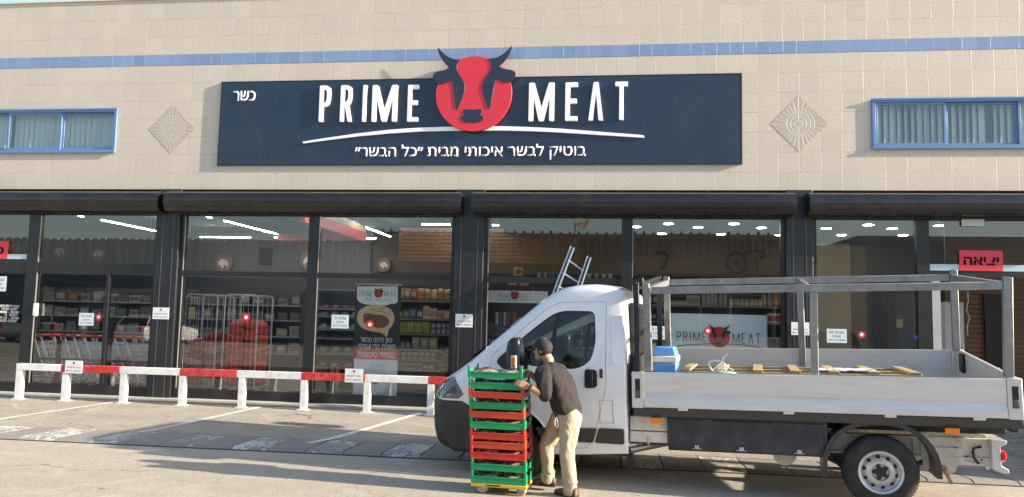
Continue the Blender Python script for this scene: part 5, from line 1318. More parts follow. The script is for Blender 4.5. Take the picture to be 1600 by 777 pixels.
def cab_solid():
    n = len(OUT); pts = [Vector((a, b)) for a, b, _, _ in OUT]
    nor = []
    for i in range(n):
        d = (pts[(i+1) % n]-pts[i-1]).normalized(); nor.append(Vector((-d.y, d.x)))     # points outward for this winding
    area = sum(pts[i].x*pts[(i+1) % n].y-pts[(i+1) % n].x*pts[i].y for i in range(n))
    if area > 0: nor = [-q for q in nor]
    nor[2] = Vector((-1, 0))
    th = [0, .18, .4, .62, .82, 1.0]
    rows = []
    for t in th:
        r = []
        for i in range(n):
            ins, dep = OUT[i][2], OUT[i][3]; a = t*pi/2
            p = pts[i]-nor[i]*ins*(1-sin(a)); v = vside(p.y)+dep*(1-cos(a)); r.append(Vector((p.x, v, p.y)))
        rows.append(r)
    mid = [Vector((pts[i].x+(.025 if 10 <= i <= 24 else 0), CW/2, pts[i].y+(.02 if 5 <= i <= 10 else 0))) for i in range(n)]
    half = [Vector(((rows[-1][i].x*.45+mid[i].x*.55)+.008*(10 <= i <= 24), (rows[-1][i].y+CW/2)/2, rows[-1][i].z*.4+mid[i].z*.6)) for i in range(n)]
    rows += [half, mid]
    for k in range(len(rows)-2, -1, -1): rows.append([Vector((p.x, CW-p.y, p.z)) for p in rows[k]])
    m = MB(); m.v = [p for r in rows for p in r]
    for k in range(len(rows)-1):
        for i in range(n): j = (i+1) % n; m.f.append([k*n+i, k*n+j, (k+1)*n+j, (k+1)*n+i]); m.m.append(0)
    jb = 16                                                         # front point where the side plane bends (hood edge, w ~1.25)
    low = [2]+list(range(jb, n))+[0, 1]; up = list(range(2, jb+1))
    for base, rev in ((0, False), ((len(rows)-1)*n, True)):
        for loop in (low, up):
            f = [base+i for i in loop]; m.f.append(f if not rev else f[::-1]); m.m.append(0)
    return m
def uw_prism(poly, v0, v1, r=0, n=5):
    if r: poly = round_poly(poly, r, n)
    m = MB().prism(poly, v0, v1, lambda p, q, d: (p, d, q)); return tmesh(m, 'cut', BLACK)
cab = tmesh(cab_solid(), 'cab', VAN)
# hollow
cav = [(2.49,.46),(2.49,1.25),(2.51,2.02),(2.62,2.12),(2.95,2.15),(3.24,2.09),(3.62,1.80),(4.05,1.44),(4.30,1.24),(4.50,1.08),(4.62,.9),(4.62,.5),(4.4,.42),(2.6,.44)]
m = MB()
rr = [(.045,0),(CW-.045,0)]
cv = []
for s in (0, 1):
    for (a, b) in cav:
        v = vside(b)+.05+(.20 if a > 4.2 else .10 if b > 2.0 else 0); cv.append(Vector((a, v if s == 0 else CW-v, b)))
n = len(cav); m.v = cv
# split the side caps at the belt line so they stay planar
m.f = [[i, (i+1) % n, n+(i+1) % n, n+i] for i in range(n)]; m.m = [0]*n
lowi = [1]+list(range(8, n))+[0]; upi = list(range(1, 9))
for base, rev in ((0, False), (n, True)):
    for lp in (lowi, upi):
        f = [base+i for i in lp]; m.f.append(f if not rev else f[::-1]); m.m.append(0)
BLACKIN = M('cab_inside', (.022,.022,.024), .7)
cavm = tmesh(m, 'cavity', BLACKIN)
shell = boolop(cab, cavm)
WINP = [(2.775,1.30),(2.765,1.62),(2.79,1.90),(3.22,1.905),(3.44,1.745),(3.86,1.37),(3.86,1.29),(3.0,1.27)]
WINR = [.10,.06,.07,.16,.12,.05,.04,.20]
# the rear lower corner sweeps down: photograph shows a belly-shaped window bottom
WINP = [(2.97,1.275),(2.82,1.36),(2.765,1.56),(2.785,1.905),(3.20,1.915),(3.43,1.755),(3.875,1.385),(3.875,1.345),(3.42,1.30)]
WINR = [.10,.10,.08,.07,.16,.12,.02,.02,.06]
win_cut = uw_prism(WINP, -.2, CW+.2, WINR)
DOOR = [(2.655,1.10),(2.66,1.98),(2.70,2.005),(3.17,2.005),(3.30,1.95),(3.52,1.775),(3.93,1.43),(3.955,1.36),(3.95,.95),(3.86,.90),(3.56,.60),(3.40,.46),(3.10,.435),(2.86,.445),(2.80,.56),(2.74,.75)]
DRR = [.02,.03,.03,.12,.1,.06,.03,.04,.1,.1,.1,.1,.1,.08,.1,.1]
def offset_poly(poly, d):
    out = []; n = len(poly); ar = sum(poly[i][0]*poly[(i+1) % n][1]-poly[(i+1) % n][0]*poly[i][1] for i in range(n)); sg = 1 if ar > 0 else -1
    for i in range(n):
        a, p, b = Vector(poly[i-1]), Vector(poly[i]), Vector(poly[(i+1) % n])
        e1, e2 = (p-a).normalized(), (b-p).normalized(); n1, n2 = Vector((e1.y,-e1.x))*sg, Vector((e2.y,-e2.x))*sg
        k = (n1+n2); k = k/max(k.length_squared, .2)*2*d/1.0 if k.length > 1e-6 else n1*d
        out.append(tuple(p+k*.5*1.0*(1 if True else 0)*1.0))
    return out
BIGW = MB().box(0,0,0,0,0,0)
def side(v0, v1, poly, r): return uw_prism(poly, v0, v1, r)
near, far = (-.3, .25), (CW-.25, CW+.3)
body = shell
doors = []
for (v0, v1) in (near, far):
    d = boolop(shell, side(v0, v1, round_poly(DOOR, DRR), 0), 'INTERSECT'); doors.append(boolop(d, win_cut))
    body = boolop(body, side(v0, v1, offset_poly(round_poly(DOOR, DRR), .008), 0))
BUMP = [(3.96,.20),(3.96,.60),(4.10,.80),(4.30,.90),(4.52,.905),(4.62,.93),(5.2,.93),(5.2,.20)]
bumper = boolop(body, uw_prism(BUMP, -.5, CW+.5), 'INTERSECT'); body = boolop(body, uw_prism(offset_poly(BUMP, .004), -.5, CW+.5))
HL = [(4.28,.98),(4.34,.925),(4.55,.93),(5.0,.96),(5.0,1.06),(4.60,1.10),(4.46,1.16),(4.40,1.165)]
hls = []
for v0, v1 in ((-.5,.50),(CW-.50,CW+.5)):
    hls.append(boolop(body, uw_prism(HL, v0, v1), 'INTERSECT')); body = boolop(body, uw_prism(offset_poly(HL, .004), v0, v1))
# windscreen opening
WS = [(3.43,2.30),(3.43,2.022),(4.10,1.475),(4.6,1.6),(4.3,2.3)]
m = MB(); vsn = []
for s in (0, 1):
    for (a, b) in WS: vsn.append((a, (.235 if b > 1.9 else .125) if s == 0 else CW-(.235 if b > 1.9 else .125), b))
n = len(WS); m.add(vsn, [tuple(range(n)), tuple(reversed(range(n, 2*n)))]+[(i, n+i, n+(i+1) % n, (i+1) % n) for i in range(n)])
body = boolop(body, tmesh(m, 'cut', BLACK))
# wheel arch
FWU, RWU, WR = 3.72, 0.0, .340
def arch_cut(u, R, v0, v1): return tmesh(MB().lathe([(R, v0), (R, v1)], (u, 0, .40), (0,1,0), 40), 'cut', BLACK)
for v0, v1 in ((-.3,.42),(CW-.42,CW+.3)):
    ac = arch_cut(FWU, .455, v0, v1); body = boolop(body, ac); bumper = boolop(bumper, ac); doors = [boolop(d, ac) for d in doors]
def keep(me, name, mat, parent=truck, ang=32, inner=True):
    o = bpy.data.objects.new(name, me); COL.objects.link(o); o.parent = parent
    me.materials.clear(); me.materials.append(mat); 
    for p in me.polygons: p.material_index = 0
    smooth_mesh(me, ang)
    return o
cabo = keep(body, 'cab_body', VAN)
door_n = keep(doors[0], 'door', VAN); door_f = keep(doors[1], 'door', VAN)
keep(bumper, 'bumper', BUMPER)
HLM = M('headlight_glass', (.10,.11,.12), .06, 0, .3, 9, coat=1)
for me in hls: keep(me, 'headlight', HLM)
def T(u, v, w_): return Vector((u, v, w_))
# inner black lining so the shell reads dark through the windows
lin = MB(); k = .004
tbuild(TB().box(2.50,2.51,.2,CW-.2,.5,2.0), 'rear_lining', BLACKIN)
# glass
def tilt(v_off): return lambda p, q, d: (p, vside(q)+v_off+d, q)
for dr, fn in ((door_n, lambda p, q, d: (p, vside(q)+.022+d, q)), (door_f, lambda p, q, d: (p, CW-(vside(q)+.022+d), q))):
    g_ = MB().prism(offset_poly(round_poly(WINP, WINR), .012), 0, .004, fn); tbuild(g_, 'window_glass', GLASSC, dr)
    s_ = MB().prism(round_poly(WINP, WINR), -.019, .018, fn, [offset_poly(round_poly(WINP, WINR), -.022)]); tbuild(s_, 'window_seal', BLACK, dr)
    b_ = MB()
    lo, hi = (3.30,1.30), (3.20,1.90)
    pts = [(lo[0]-.022,lo[1]),(lo[0]+.022,lo[1]),(hi[0]+.02,hi[1]),(hi[0]-.02,hi[1])]
    b_.prism(pts, -.012, .016, fn); tbuild(b_, 'window_bar', BLACK, dr)
    # mirror triangle and waist of black plastic at the front of the window
    t_ = MB().prism(round_poly([(3.50,1.30),(3.62,1.60),(3.875,1.385),(3.89,1.335),(3.80,1.26),(3.56,1.255)], .03), -.026, -.0, fn); tbuild(t_, 'mirror_base', BLACK, dr)
fnn = lambda p, q, d: (p, vside(q)+d, q)
# door handle bowl, pull, lock
hd = MB().prism(round_poly([(2.745,1.085),(2.745,1.27),(2.88,1.285),(2.885,1.075)], .04), -.012, .006, fnn); hb_ = tbuild(hd, 'handle', BLACK, door_n, bevel=.004)
hd = MB().prism(round_poly([(2.79,1.10),(2.79,1.265),(2.835,1.27),(2.835,1.095)], .02), -.034, -.013, fnn); tbuild(hd, 'handle_grip', M('grip_black', (.02,.02,.021), .3), door_n, bevel=.006)
hd = MB().prism(round_poly([(2.685,1.19),(2.685,1.285),(2.72,1.285),(2.72,1.19)], .012), -.006, .006, fnn); tbuild(hd, 'hinge_cover', BUMPER, cabo)
# rub strips on door and rear quarter
st = MB().prism(round_poly([(2.80,.505),(2.755,.655),(3.44,.645),(3.36,.50)], .02), -.022, .012, fnn); tbuild(st, 'rub_strip', BUMPER, door_n, bevel=.006)
st = MB().prism(round_poly([(2.465,.50),(2.465,.66),(2.735,.66),(2.778,.505)], .02), -.022, .012, fnn); tbuild(st, 'rub_strip', BUMPER, cabo, bevel=.006)
# pressed panel on the rear pillar, fuel flap outline, A seam lines
SEAM = M('seam_dark', (.05,.05,.055), .6)
pp = MB().prism(round_poly([(2.475,1.33),(2.475,1.86),(2.61,1.87),(2.585,1.33)], .03), -.008, .004, fnn); tbuild(pp, 'pressed_panel', VAN, cabo, bevel=.006)
def outline(poly, fn, name, parent, r=.004, closed=True):
    m = MB().tube([fn(p, q, -.0005) for p, q in poly], r, 4, closed=closed); return tbuild(m, name, SEAM, parent)
outline([(2.72,.955),(2.585,.955),(2.575,.72),(2.72,.715)], fnn, 'fuel_flap', cabo, .003)
outline([(3.98,1.45),(4.16,1.40),(4.30,1.20)], lambda p, q, d: (p, vside(q)+.06+d if p > 4 else vside(q)+.0, q), 'bonnet_seam', cabo, .003, False) if False else None
# windscreen glass, black cowl, wiper
ws = MB(); q0 = [(3.335,2.112),(3.72,1.802),(4.16,1.437)]
vs_ = []
for (a, b) in q0:
    for t in range(9):
        sd_ = (.20,.15,.11)[q0.index((a,b))]; v = sd_+(CW-2*sd_)*t/8; bow = (.03,.085,.06)[q0.index((a,b))]*(1-((t-4)/4)**4); vs_.append((a-.03+bow, v, b-.025+bow*.75))
fs = [(r*9+c_, r*9+c_+1, r*9+10+c_, r*9+9+c_) for r in range(2) for c_ in range(8)]
ws.add(vs_, fs); o = tbuild(ws, 'windscreen', GLASSC, cabo, smooth=60)
cw_ = MB(); vs_ = []
for t in range(9):
    v = .105+(CW-.21)*t/8; b = .05*(1-((t-4)/4)**4)
    vs_ += [(4.07+b,v,1.500+.002), (4.29+b,v,1.338+.012), (4.07+b,v,1.46), (4.28+b,v,1.30)]
fs = [(4*t, 4*t+4, 4*t+5, 4*t+1) for t in range(8)]+[(4*t+2, 4*t+3, 4*t+7, 4*t+6) for t in range(8)]
cw_.add(vs_, fs); tbuild(cw_, 'wiper_cowl', BLACK, cabo, smooth=50)
wp = MB().tube([(4.12,.5,1.50),(4.02,.75,1.585),(3.97,1.25,1.63)], .011, 6); tbuild(wp, 'wiper', BLACK, cabo)
# seam between bonnet and wing, body side crease, roof gutter
for s in (0, 1):
    f = (lambda v: v) if s == 0 else (lambda v: CW-v)
    m = MB().tube([(4.27,f(.20),1.345),(4.40,f(.27),1.262),(4.53,f(.345),1.178),(4.63,f(.43),1.095)], .0045, 4); tbuild(m, 'bonnet_seam', SEAM, cabo)
    m = MB().tube([(2.56,f(.205),2.105),(2.80,f(.225),2.135),(3.02,f(.235),2.135),(3.25,f(.235),2.075),(3.5,f(.215),1.90)], .005, 4); tbuild(m, 'roof_gutter', SEAM, cabo)
# lip of the front wheel arch
m = MB().tube([(FWU+cos(radians(a))*.46, -.002+.012*(sin(radians(a)) < .2), .40+sin(radians(a))*.46) for a in range(20, 176, 6)], .011, 6); tbuild(m, 'arch_lip', VAN, cabo, smooth=60)
m = MB().prism(round_poly([(3.985,1.02),(3.985,1.06),(4.08,1.06),(4.08,1.02)], .015), -.012, .01, lambda p, q, d: (p, .03+d, q)); tbuild(m, 'side_repeater', ORANGE, cabo, bevel=.003)
# grille and bumper detail
tbuild(TB().box(4.765,4.80,.55,CW-.55,.62,.80), 'grille', M('grille_black', (.01,.01,.01), .4), bevel=.01)
tbuild(TB().box(4.60,4.72,.30,.52,.50,.62), 'fog_lamp', M('fog_dark', (.012,.012,.012), .3), bevel=.02)
# number plate stays blank (front is turned away)
# mirrors
def mirror(sv):
    f = (lambda u, v, w_: (u, v, w_)) if sv < 0 else (lambda u, v, w_: (u, CW-v, w_))
    m = MB(); n_ = 10
    prof_ = [(-.10,.55),(-.08,.9),(0,1.0),(.06,.92),(.10,.55)]
    vs_ = []
    for (du, s) in ((-.045,.86),(-.02,1.0),(.05,.97),(.09,.8),(.115,.45)):
        for k in range(20):
            a = 2*pi*k/20; cx_ = math.copysign(abs(cos(a))**.45, cos(a)); cz_ = math.copysign(abs(sin(a))**.45, sin(a))
            vs_.append(f(3.585+du, -.165+cx_*.105*s, 1.44+cz_*.185*s))
    fs = [(i*20+k, i*20+(k+1) % 20, (i+1)*20+(k+1) % 20, (i+1)*20+k) for i in range(4) for k in range(20)]+[tuple(range(20)), tuple(range(80,100))]
    m.add(vs_, fs); o = tbuild(m, 'mirror', BLACK, truck, smooth=50)
    m = MB()
    vs_ = [f(3.538, -.165+math.copysign(abs(cos(2*pi*k/20))**.45, cos(2*pi*k/20))*.085, 1.44+math.copysign(abs(sin(2*pi*k/20))**.45, sin(2*pi*k/20))*.155) for k in range(20)]
    m.add(vs_, [tuple(range(20))]); tbuild(m, 'mirror_glass', M('mirror_glass', (.5,.52,.55), .03, 1, .01), o)
    m = MB(); m.beam(f(3.62,-.10,1.36), f(3.66,.03,1.34), .09, .07); tbuild(m, 'mirror_arm', BLACK, o, bevel=.02)
    u0 = 3.60
    m = MB().box(u0-.035, u0+.03, -.283 if sv < 0 else CW+.262, -.262 if sv < 0 else CW+.283, 1.29, 1.43); tbuild(m, 'lamp_surround', M('lamp_surround', (.62,.62,.62), .25), o, bevel=.008)
    m = MB().box(u0-.022, u0+.018, -.289 if sv < 0 else CW+.2835, -.2835 if sv < 0 else CW+.289, 1.315, 1.405); tbuild(m, 'indicator', ORANGE, o, bevel=.004)
mirror(-1); mirror(1)
# seats, dashboard, wheel
for v in (.38, 1.05, 1.50):
    s_ = TB(); s_.box(2.62,3.15,v-.22,v+.22,.62,.80); s_.box(2.56,2.70,v-.22,v+.22,.80,1.42); s_.box(2.57,2.66,v-.13,v+.13,1.46,1.64)
    tbuild(s_, 'seat', M('seat_grey', (.03,.03,.033), .8, 0, .2, 20), bevel=.03)
d_ = TB(); d_.box(3.75,4.2,.12,CW-.12,.7,1.26); tbuild(d_, 'dashboard', M('dash_black', (.018,.018,.019), .6), bevel=.05)
sw = TB(); c0 = Vector((3.52,.42,1.17)); ax = Vector((-.45,0,1)).normalized(); a1 = Vector((0,1,0)); a2 = ax.cross(a1)
sw.tube([c0+(a1*cos(2*pi*k/24)+a2*sin(2*pi*k/24))*.2 for k in range(24)], .016, 8, closed=True); sw.tube([c0-a1*.2,c0+a1*.2], .014, 6); sw.tube([c0, c0-ax*.25], .03, 8)
tbuild(sw, 'steering_wheel', BLACK)
# ribbed black panel behind the cab
rp = TB(); rp.box(2.395,2.425,.30,CW-.30,.75,2.0)
for i in range(24): rp.box(2.375,2.394,.32,CW-.32,.78+i*.05,.80+i*.05)
tbuild(rp, 'ribbed_panel', BLACK)
# ---------------- chassis
ch = TB()
for v in (.42, 1.50):
    ch.box(-1.02,2.5,v-.03,v+.03,.46,.66); ch.box(-1.02,2.5,v-.08,v-.031,.641,.661); ch.box(-1.02,2.5,v-.08,v-.031,.459,.479)
tbuild(ch, 'chassis_rail', CREAM, bevel=.006)
# cream step-beam seen between cab and tool box
bm_ = TB(); bm_.box(2.02,2.415,.10,.16,.64,.79); bm_.box(2.02,2.415,.085,.16,.52,.632); tbuild(bm_, 'side_beam', CREAM, bevel=.006)
m = MB().tube([(2.22,.08,.50),(2.22,.08,.585)], .012, 6); tbuild(m, 'hook', STEEL)
m = MB().tube([(2.42,.10,.43),(2.0,.35,.50),(1.7,.6,.50)], .035, 10); tbuild(m, 'exhaust_pipe', M('exhaust_steel', (.35,.32,.28), .35, .8, .15, 8))
tbuild(TB().box(2.40,2.46,.12,.20,.22,.40), 'mud_flap', RUBBER)
BEDK[0] = .094
sub_ = TB(); sub_.box(-1.20,2.36,.05,2.05,.842,.885)
for u in [2.2-.42*i for i in range(9)]: sub_.box(u-.03,u+.03,.12,1.98,.745,.841)
for v in (.42,1.5): sub_.box(-1.15,2.3,v-.04,v+.04,.665,.744)
tbuild(sub_, 'bed_frame', M('bed_frame_dark', (.035,.033,.03), .6, 0, .2, 5, dirt=((.12,.1,.08), 5, .4)))
tbuild(TB().box(-1.2,2.36,.01,.045,.80,.885), 'side_rail', M('side_rail_dark', (.05,.047,.043), .5, 0, .15, 4))
BEDK[0] = 0.0
# tool box
tb_ = TB(); tb_.box(.46,2.015,.06,.55,.455,.80); tbo = tbuild(tb_, 'tool_box', NAVYBOX, bevel=.012)
m = TB(); m.box(.50,1.975,.048,.059,.48,.775); lid = tbuild(m, 'lid', NAVYBOX, tbo, bevel=.005)
for u in (.73,1.28,1.72):
    m = MB(); m.tube([(u-.05,.04,.485),(u+.05,.04,.485)], .005, 5); m.box(u-.022,u+.022,.036,.0475,.482,.52); tbuild(m, 'latch', STEEL, tbo)
for u in (.92,1.62):
    m = MB().box(u-.055,u+.055,.038,.0475,.70,.79); tbuild(m, 'hinge', NAVYBOX, tbo, bevel=.004)
m = MB().lathe([(.115,-.05),(.12,0),(.11,.05)], (.86,.36,.43), (0,1,0), 20); tbuild(m, 'spare_part', CREAM)
# mudguard and wheels
mg = MB(); K = 22; rr_ = .475
vs_ = []
for k in range(K+1):
    a = radians(-8)+radians(192)*k/K
    sq = 1+.05*abs(sin(2*a))
    for (rad, v) in ((rr_*sq,.02),(rr_*sq,.42),((rr_+.045)*sq,.42),((rr_+.045)*sq,.02)):
        vs_.append((cos(a)*rad, v, .345+sin(a)*rad*.93))
fs = [(4*k+j, 4*k+(j+1) % 4, 4*k+4+(j+1) % 4, 4*k+4+j) for k in range(K) for j in range(4)]+[(0,1,2,3), tuple(4*K+j for j in (3,2,1,0))]
mg.add(vs_, fs); tbuild(mg, 'mudguard', M('mudguard', (.032,.033,.037), .42, 0, .15, 5, dirt=((.12,.1,.08), 6, .3)), smooth=40)
def wheel(u, v, out, name='wheel'):
    R = WR; W_ = .215
    m = MB()
    pr = [(.205,-.5),(.27,-.52),(.318,-.49),(.336,-.40),(.340,-.25),(.340,.25),(.336,.40),(.318,.49),(.27,.52),(.205,.5)]
    m.lathe([(r, h*W_) for r, h in pr]+[(.205,-.5*W_)], (u, v, R), (0,1,0), 56, False)
    o = tbuild(m, name, RUBBER, truck, smooth=40)
    tr = MB()
    for k in range(64):
        a = 2*pi*k/64
        for h in (-.3,-.1,.1,.3):
            aa = a+(.03 if h in (-.3,.1) else 0); p = Vector((u+cos(aa)*R, v+h*W_, R+sin(aa)*R)); t_ = Vector((-sin(aa),0,cos(aa)))
            tr.beam(p-t_*.012, p+t_*.012, .028, .007, Vector((cos(aa),0,sin(aa))))
    tbuild(tr, 'tread', RUBBER, o)
    # steel rim with ten holes, offset outward hub
    s = -1 if out < 0 else 1; y0 = v+s*W_*.5
    rim = MB(); seg = 60; prf = [(.238,-.005),(.228,.006),(.205,-.004),(.198,-.035),(.175,-.050),(.150,-.028),(.120,-.012),(.092,-.014),(.082,-.030),(.02,-.03)]
    vs_ = [(u+cos(2*pi*k/seg)*r*.875, y0+s*h, R+sin(2*pi*k/seg)*r*.875) for r, h in prf for k in range(seg)]
    fs = [(i*seg+k, i*seg+(k+1) % seg, (i+1)*seg+(k+1) % seg, (i+1)*seg+k) for i in range(len(prf)-1) for k in range(seg)]
    rim.add(vs_, fs); rim.k = 1; hl = rim
    for k in range(10):
        a = 2*pi*k/10+.2; hl.lathe([(.019,-.004),(.019,.004)], (u+cos(a)*.143, y0-s*.038, R+sin(a)*.143), (cos(a)*.55,s*.85,sin(a)*.55), 10)
    tbuild(rim, 'rim', [STEEL, BLACK], o, smooth=28)
    hc = MB(); n_ = 40
    hc.prism([(cos(2*pi*k/n_)*(.062+.018*cos(5*2*pi*k/n_)), sin(2*pi*k/n_)*(.062+.018*cos(5*2*pi*k/n_))) for k in range(n_)], y0-s*.032, y0-s*.008, lambda p, q, d: (u+p, d, R+q)); tbuild(hc, 'hub_cap', BLACK, o, bevel=.004)
wheel(0, .155, -1); wheel(0, CW-.10, 1); wheel(FWU, .165, -1); wheel(FWU, CW-.165, 1)
# front wheel house lining
m = MB().lathe([(.44,.03),(.44,.40)], (FWU,0,.40), (0,1,0), 32); 
wl_ = MB(); vs_ = []
for k in range(25):
    a = radians(-20)+radians(220)*k/24
    vs_ += [(FWU+cos(a)*.452, .06, .40+sin(a)*.452), (FWU+cos(a)*.452, .45, .40+sin(a)*.452)]
wl_.add(vs_, [(2*k, 2*k+1, 2*k+3, 2*k+2) for k in range(24)]); wl_.add([(FWU-.6,.45,.2),(FWU+.6,.45,.2),(FWU+.6,.45,.9),(FWU-.6,.45,.9)], [(0,1,2,3)]); tbuild(wl_, 'wheel_liner', BLACK)
# axle, leaf spring, diff so the underside is not hollow
ax_ = MB().tube([(0,.2,.36),(0,CW-.2,.36)], .05, 10); ax_.tube([(-.62,.40,.50),(-.3,.40,.34),(0,.40,.30),(.3,.40,.34),(.62,.40,.48)], .03, 6); ax_.tube([(-.62,1.5,.50),(0,1.5,.30),(.62,1.5,.48)], .03, 6); ax_.ball((0,CW/2,.37),.14,.14,.14); ax_.tube([(0,CW/2,.37),(3.2,CW/2,.5)], .04, 8)
tbuild(ax_, 'rear_axle', M('axle_dark', (.05,.045,.04), .6))
tbuild(TB().box(2.5,4.4,.5,1.5,.30,.42), 'engine_tray', BLACK)
# ---------------- tail of the chassis: bracket plates, cross member with lamps
br_ = MB().prism(round_poly([(-.34,.70),(-.34,.46),(-.60,.44),(-.78,.40),(-.96,.41),(-.965,.36),(-1.0,.36),(-1.0,.62),(-.98,.70)], .02), .36, .372, lambda p, q, d: (p, d, q)); bro = tbuild(br_, 'tail_bracket', CREAM, bevel=.002)
pl_ = MB().prism(round_poly([(-.42,.56),(-.42,.36),(-.62,.30),(-.70,.33),(-.72,.40),(-.95,.40),(-.95,.42),(-.78,.44),(-.76,.56)], .02), .345, .3595, lambda p, q, d: (p, d, q)); tbuild(pl_, 'tow_plate', CREAM, bevel=.002)
m = MB()
for u, w_ in ((-.5,.52),(-.72,.66),(-.86,.66),(-.72,.56),(-.86,.52),(-.93,.58),(-.80,.48),(-.93,.46)): m.lathe([(.011,-.003),(.011,.003)], (u,.358 if w_ > .5 else .343,w_), (0,1,0), 8)
tbuild(m, 'bolt_hole', BLACK)
m = MB(); m.beam((-.60,.33,.36),(-.66,.33,.22), .06, .03); m.lathe([(.03,-.01),(.03,.01)], (-.60,.32,.36), (0,1,0), 12); tbuild(m, 'tow_shackle', M('rusty_steel', (.30,.24,.15), .6, .3, .2, 12), bevel=.006)
m = MB().beam((-.44,.34,.46),(-.44,.34,.70), .03, .07, (1,0,0)); tbuild(m, 'bracket_rib', CREAM)
cs = [(-1.00,.66),(-1.13,.66),(-1.13,.63),(-1.075,.60),(-1.075,.42),(-1.13,.39),(-1.135,.355),(-1.10,.35),(-1.03,.37),(-1.00,.40)]
xm = MB().prism(cs, .26, 1.80, lambda p, q, d: (p, d, q)); xo = tbuild(xm, 'tail_cross_member', M('cross_member', (.60,.60,.59), .45, .1, .06, 4, dirt=((.3,.27,.22), 5, .3)), bevel=.004)
for v in (.30, 1.70):
    m = MB().lathe([(.055,-.0),(.055,.03),(.035,.045),(.002,.05)], (-1.078,v,.51), (-1,0,0), 18); tbuild(m, 'tail_lamp', REDLENS, xo, smooth=50)
m = MB().tube([(-.93,.345,.58),(-.86,.33,.565),(-.86,.33,.48),(-.90,.335,.42)], .012, 6); tbuild(m, 'lamp_cable', BLACK)
for u in (2.13, -.62):
    m = MB().box(u-.06,u+.06,-.008,.012,.735+.02*(u < 0)*0,.79); mo = tbuild(m, 'side_marker', ORANGE, bevel=.006)
    m = MB().box(u-.05,u+.05,-.004,.03,.791,.815); tbuild(m, 'marker_bracket', BLACK, mo)
    m = MB().box(u-.01,u+.01,.013,.12,.77,.80); tbuild(m, 'marker_arm', BLACK, mo)
# ---------------- flatbed
PW = 2.10
BEDK[0] = .094
tbuild(TB().box(-1.20,2.37,.02,PW-.02,.886,.905), 'bed_floor', M('bed_plywood', (.16,.13,.10), .7, 0, .2, 5))
DS = [(.0,1.255),(.006,1.258),(.03,1.258),(.03,.905),(-.0,.905),(-.004,.925),(-.005,.965),(.0,.972),(.0,.978),(.018,1.045),(.018,1.055),(.002,1.062),(.002,1.085),(.0,1.09)]
DS = [(-.012,.897),(-.012,.945),(-.010,.952),(.016,1.028),(.016,1.040),(.0,1.046),(.0,1.068),(.002,1.070),(.002,1.074),(.0,1.076),(.0,1.250),(.006,1.256),(.030,1.256),(.030,.897)]
def dropside(v, s, name):
    m = MB().prism([(v+s*p, q) for p, q in DS], -1.085, 2.245, lambda p, q, d: (d, p, q)); return tbuild(m, name, ALUP, truck)
dsn = dropside(0, 1, 'dropside'); dsf = dropside(PW, -1, 'dropside')
for u in (1.85,.82,-.1,-.85):
    m = MB().box(u-.05,u+.05,-.016,.02,.872,.8965); tbuild(m, 'hinge', ALUP, dsn, bevel=.003)
POSTW = M('corner_post', (.66,.65,.62), .4, .2, .04, 4, dirt=((.4,.35,.28), 5, .3))
for (u0, u1) in ((2.25,2.375),(-1.215,-1.09)):
    for v in (0, PW):
        s = 1 if v == 0 else -1
        m = MB().box(u0,u1,min(v-s*.006,v+s*.05),max(v-s*.006,v+s*.05),.885,1.262); po = tbuild(m, 'corner_post', POSTW, truck, bevel=.008)
        uc = (u0+u1)/2-.0
        m = MB().box(uc-.026,uc+.026,min(v-s*.0085,v-s*.002),max(v-s*.0085,v-s*.002),.99,1.19); lo_ = tbuild(m, 'latch_recess', BLACK, po)
        m = MB().box(uc-.02,uc+.02,min(v-s*.016,v-s*.009),max(v-s*.016,v-s*.009),1.0,1.07); tbuild(m, 'latch_lever', M('latch_grey', (.10,.10,.105), .35), po, bevel=.003)
# tailgate
m = TB().box(-1.205,-1.175,.06,PW-.06,.897,1.256); tg = tbuild(m, 'tailgate', ALUP)
m = MB()
for (v0, v1, w0, w1, mt) in (): pass
tbuild(TB().box(-1.1745,-1.172,.38,.52,1.12,1.17), 'red_sticker', M('sticker_red_white', (.60,.12,.10), .4), tg)
tbuild(TB().box(-1.1745,-1.172,.10,.42,.985,1.06), 'red_sticker', M('sticker_orange_red', (.65,.10,.04), .4), tg)
tbuild(TB().box(-1.174,-1.13,1.82,1.95,1.02,1.24), 'bump_block', BLACK, tg, bevel=.03)
# headboard and rack of galvanised square tube
rk = []
def rbeam(p, q, wd=.07, ht=.07): return tbuild(MB().beam(p, q, wd, ht), 'rack_bar', GALV, truck, bevel=.006)
rbeam((2.20,.075,1.262),(2.215,.075,2.19), .075, .075); rbeam((2.20,PW-.075,.91),(2.21,PW-.075,2.19), .075, .075)
rbeam((-1.125,.065,1.262),(-1.165,.065,2.195), .08, .075); rbeam((-1.135,PW-.065,1.262),(-1.15,PW-.065,2.21), .075, .075)
rbeam((.565,.065,.91),(.54,.065,2.075), .068, .07); rbeam((.565,PW-.065,.91),(.565,PW-.065,2.075), .075, .075)
rbeam((2.16,.07,2.115),(-1.125,.07,2.115), .065, .075); rbeam((2.16,PW-.07,2.115),(-1.095,PW-.07,2.115), .065, .078)
rbeam((2.20,.115,2.115),(2.20,PW-.115,2.115), .065, .07); rbeam((-1.135,.11,2.115),(-1.135,PW-.11,2.115), .065, .07); rbeam((.565,.105,2.112),(.565,PW-.105,2.112), .05, .05)
hbp = TB(); hbp.box(2.345,2.37,.05,PW-.05,.906,1.35); tbuild(hbp, 'headboard', M('headboard_dark', (.03,.032,.036), .5, .2), truck)
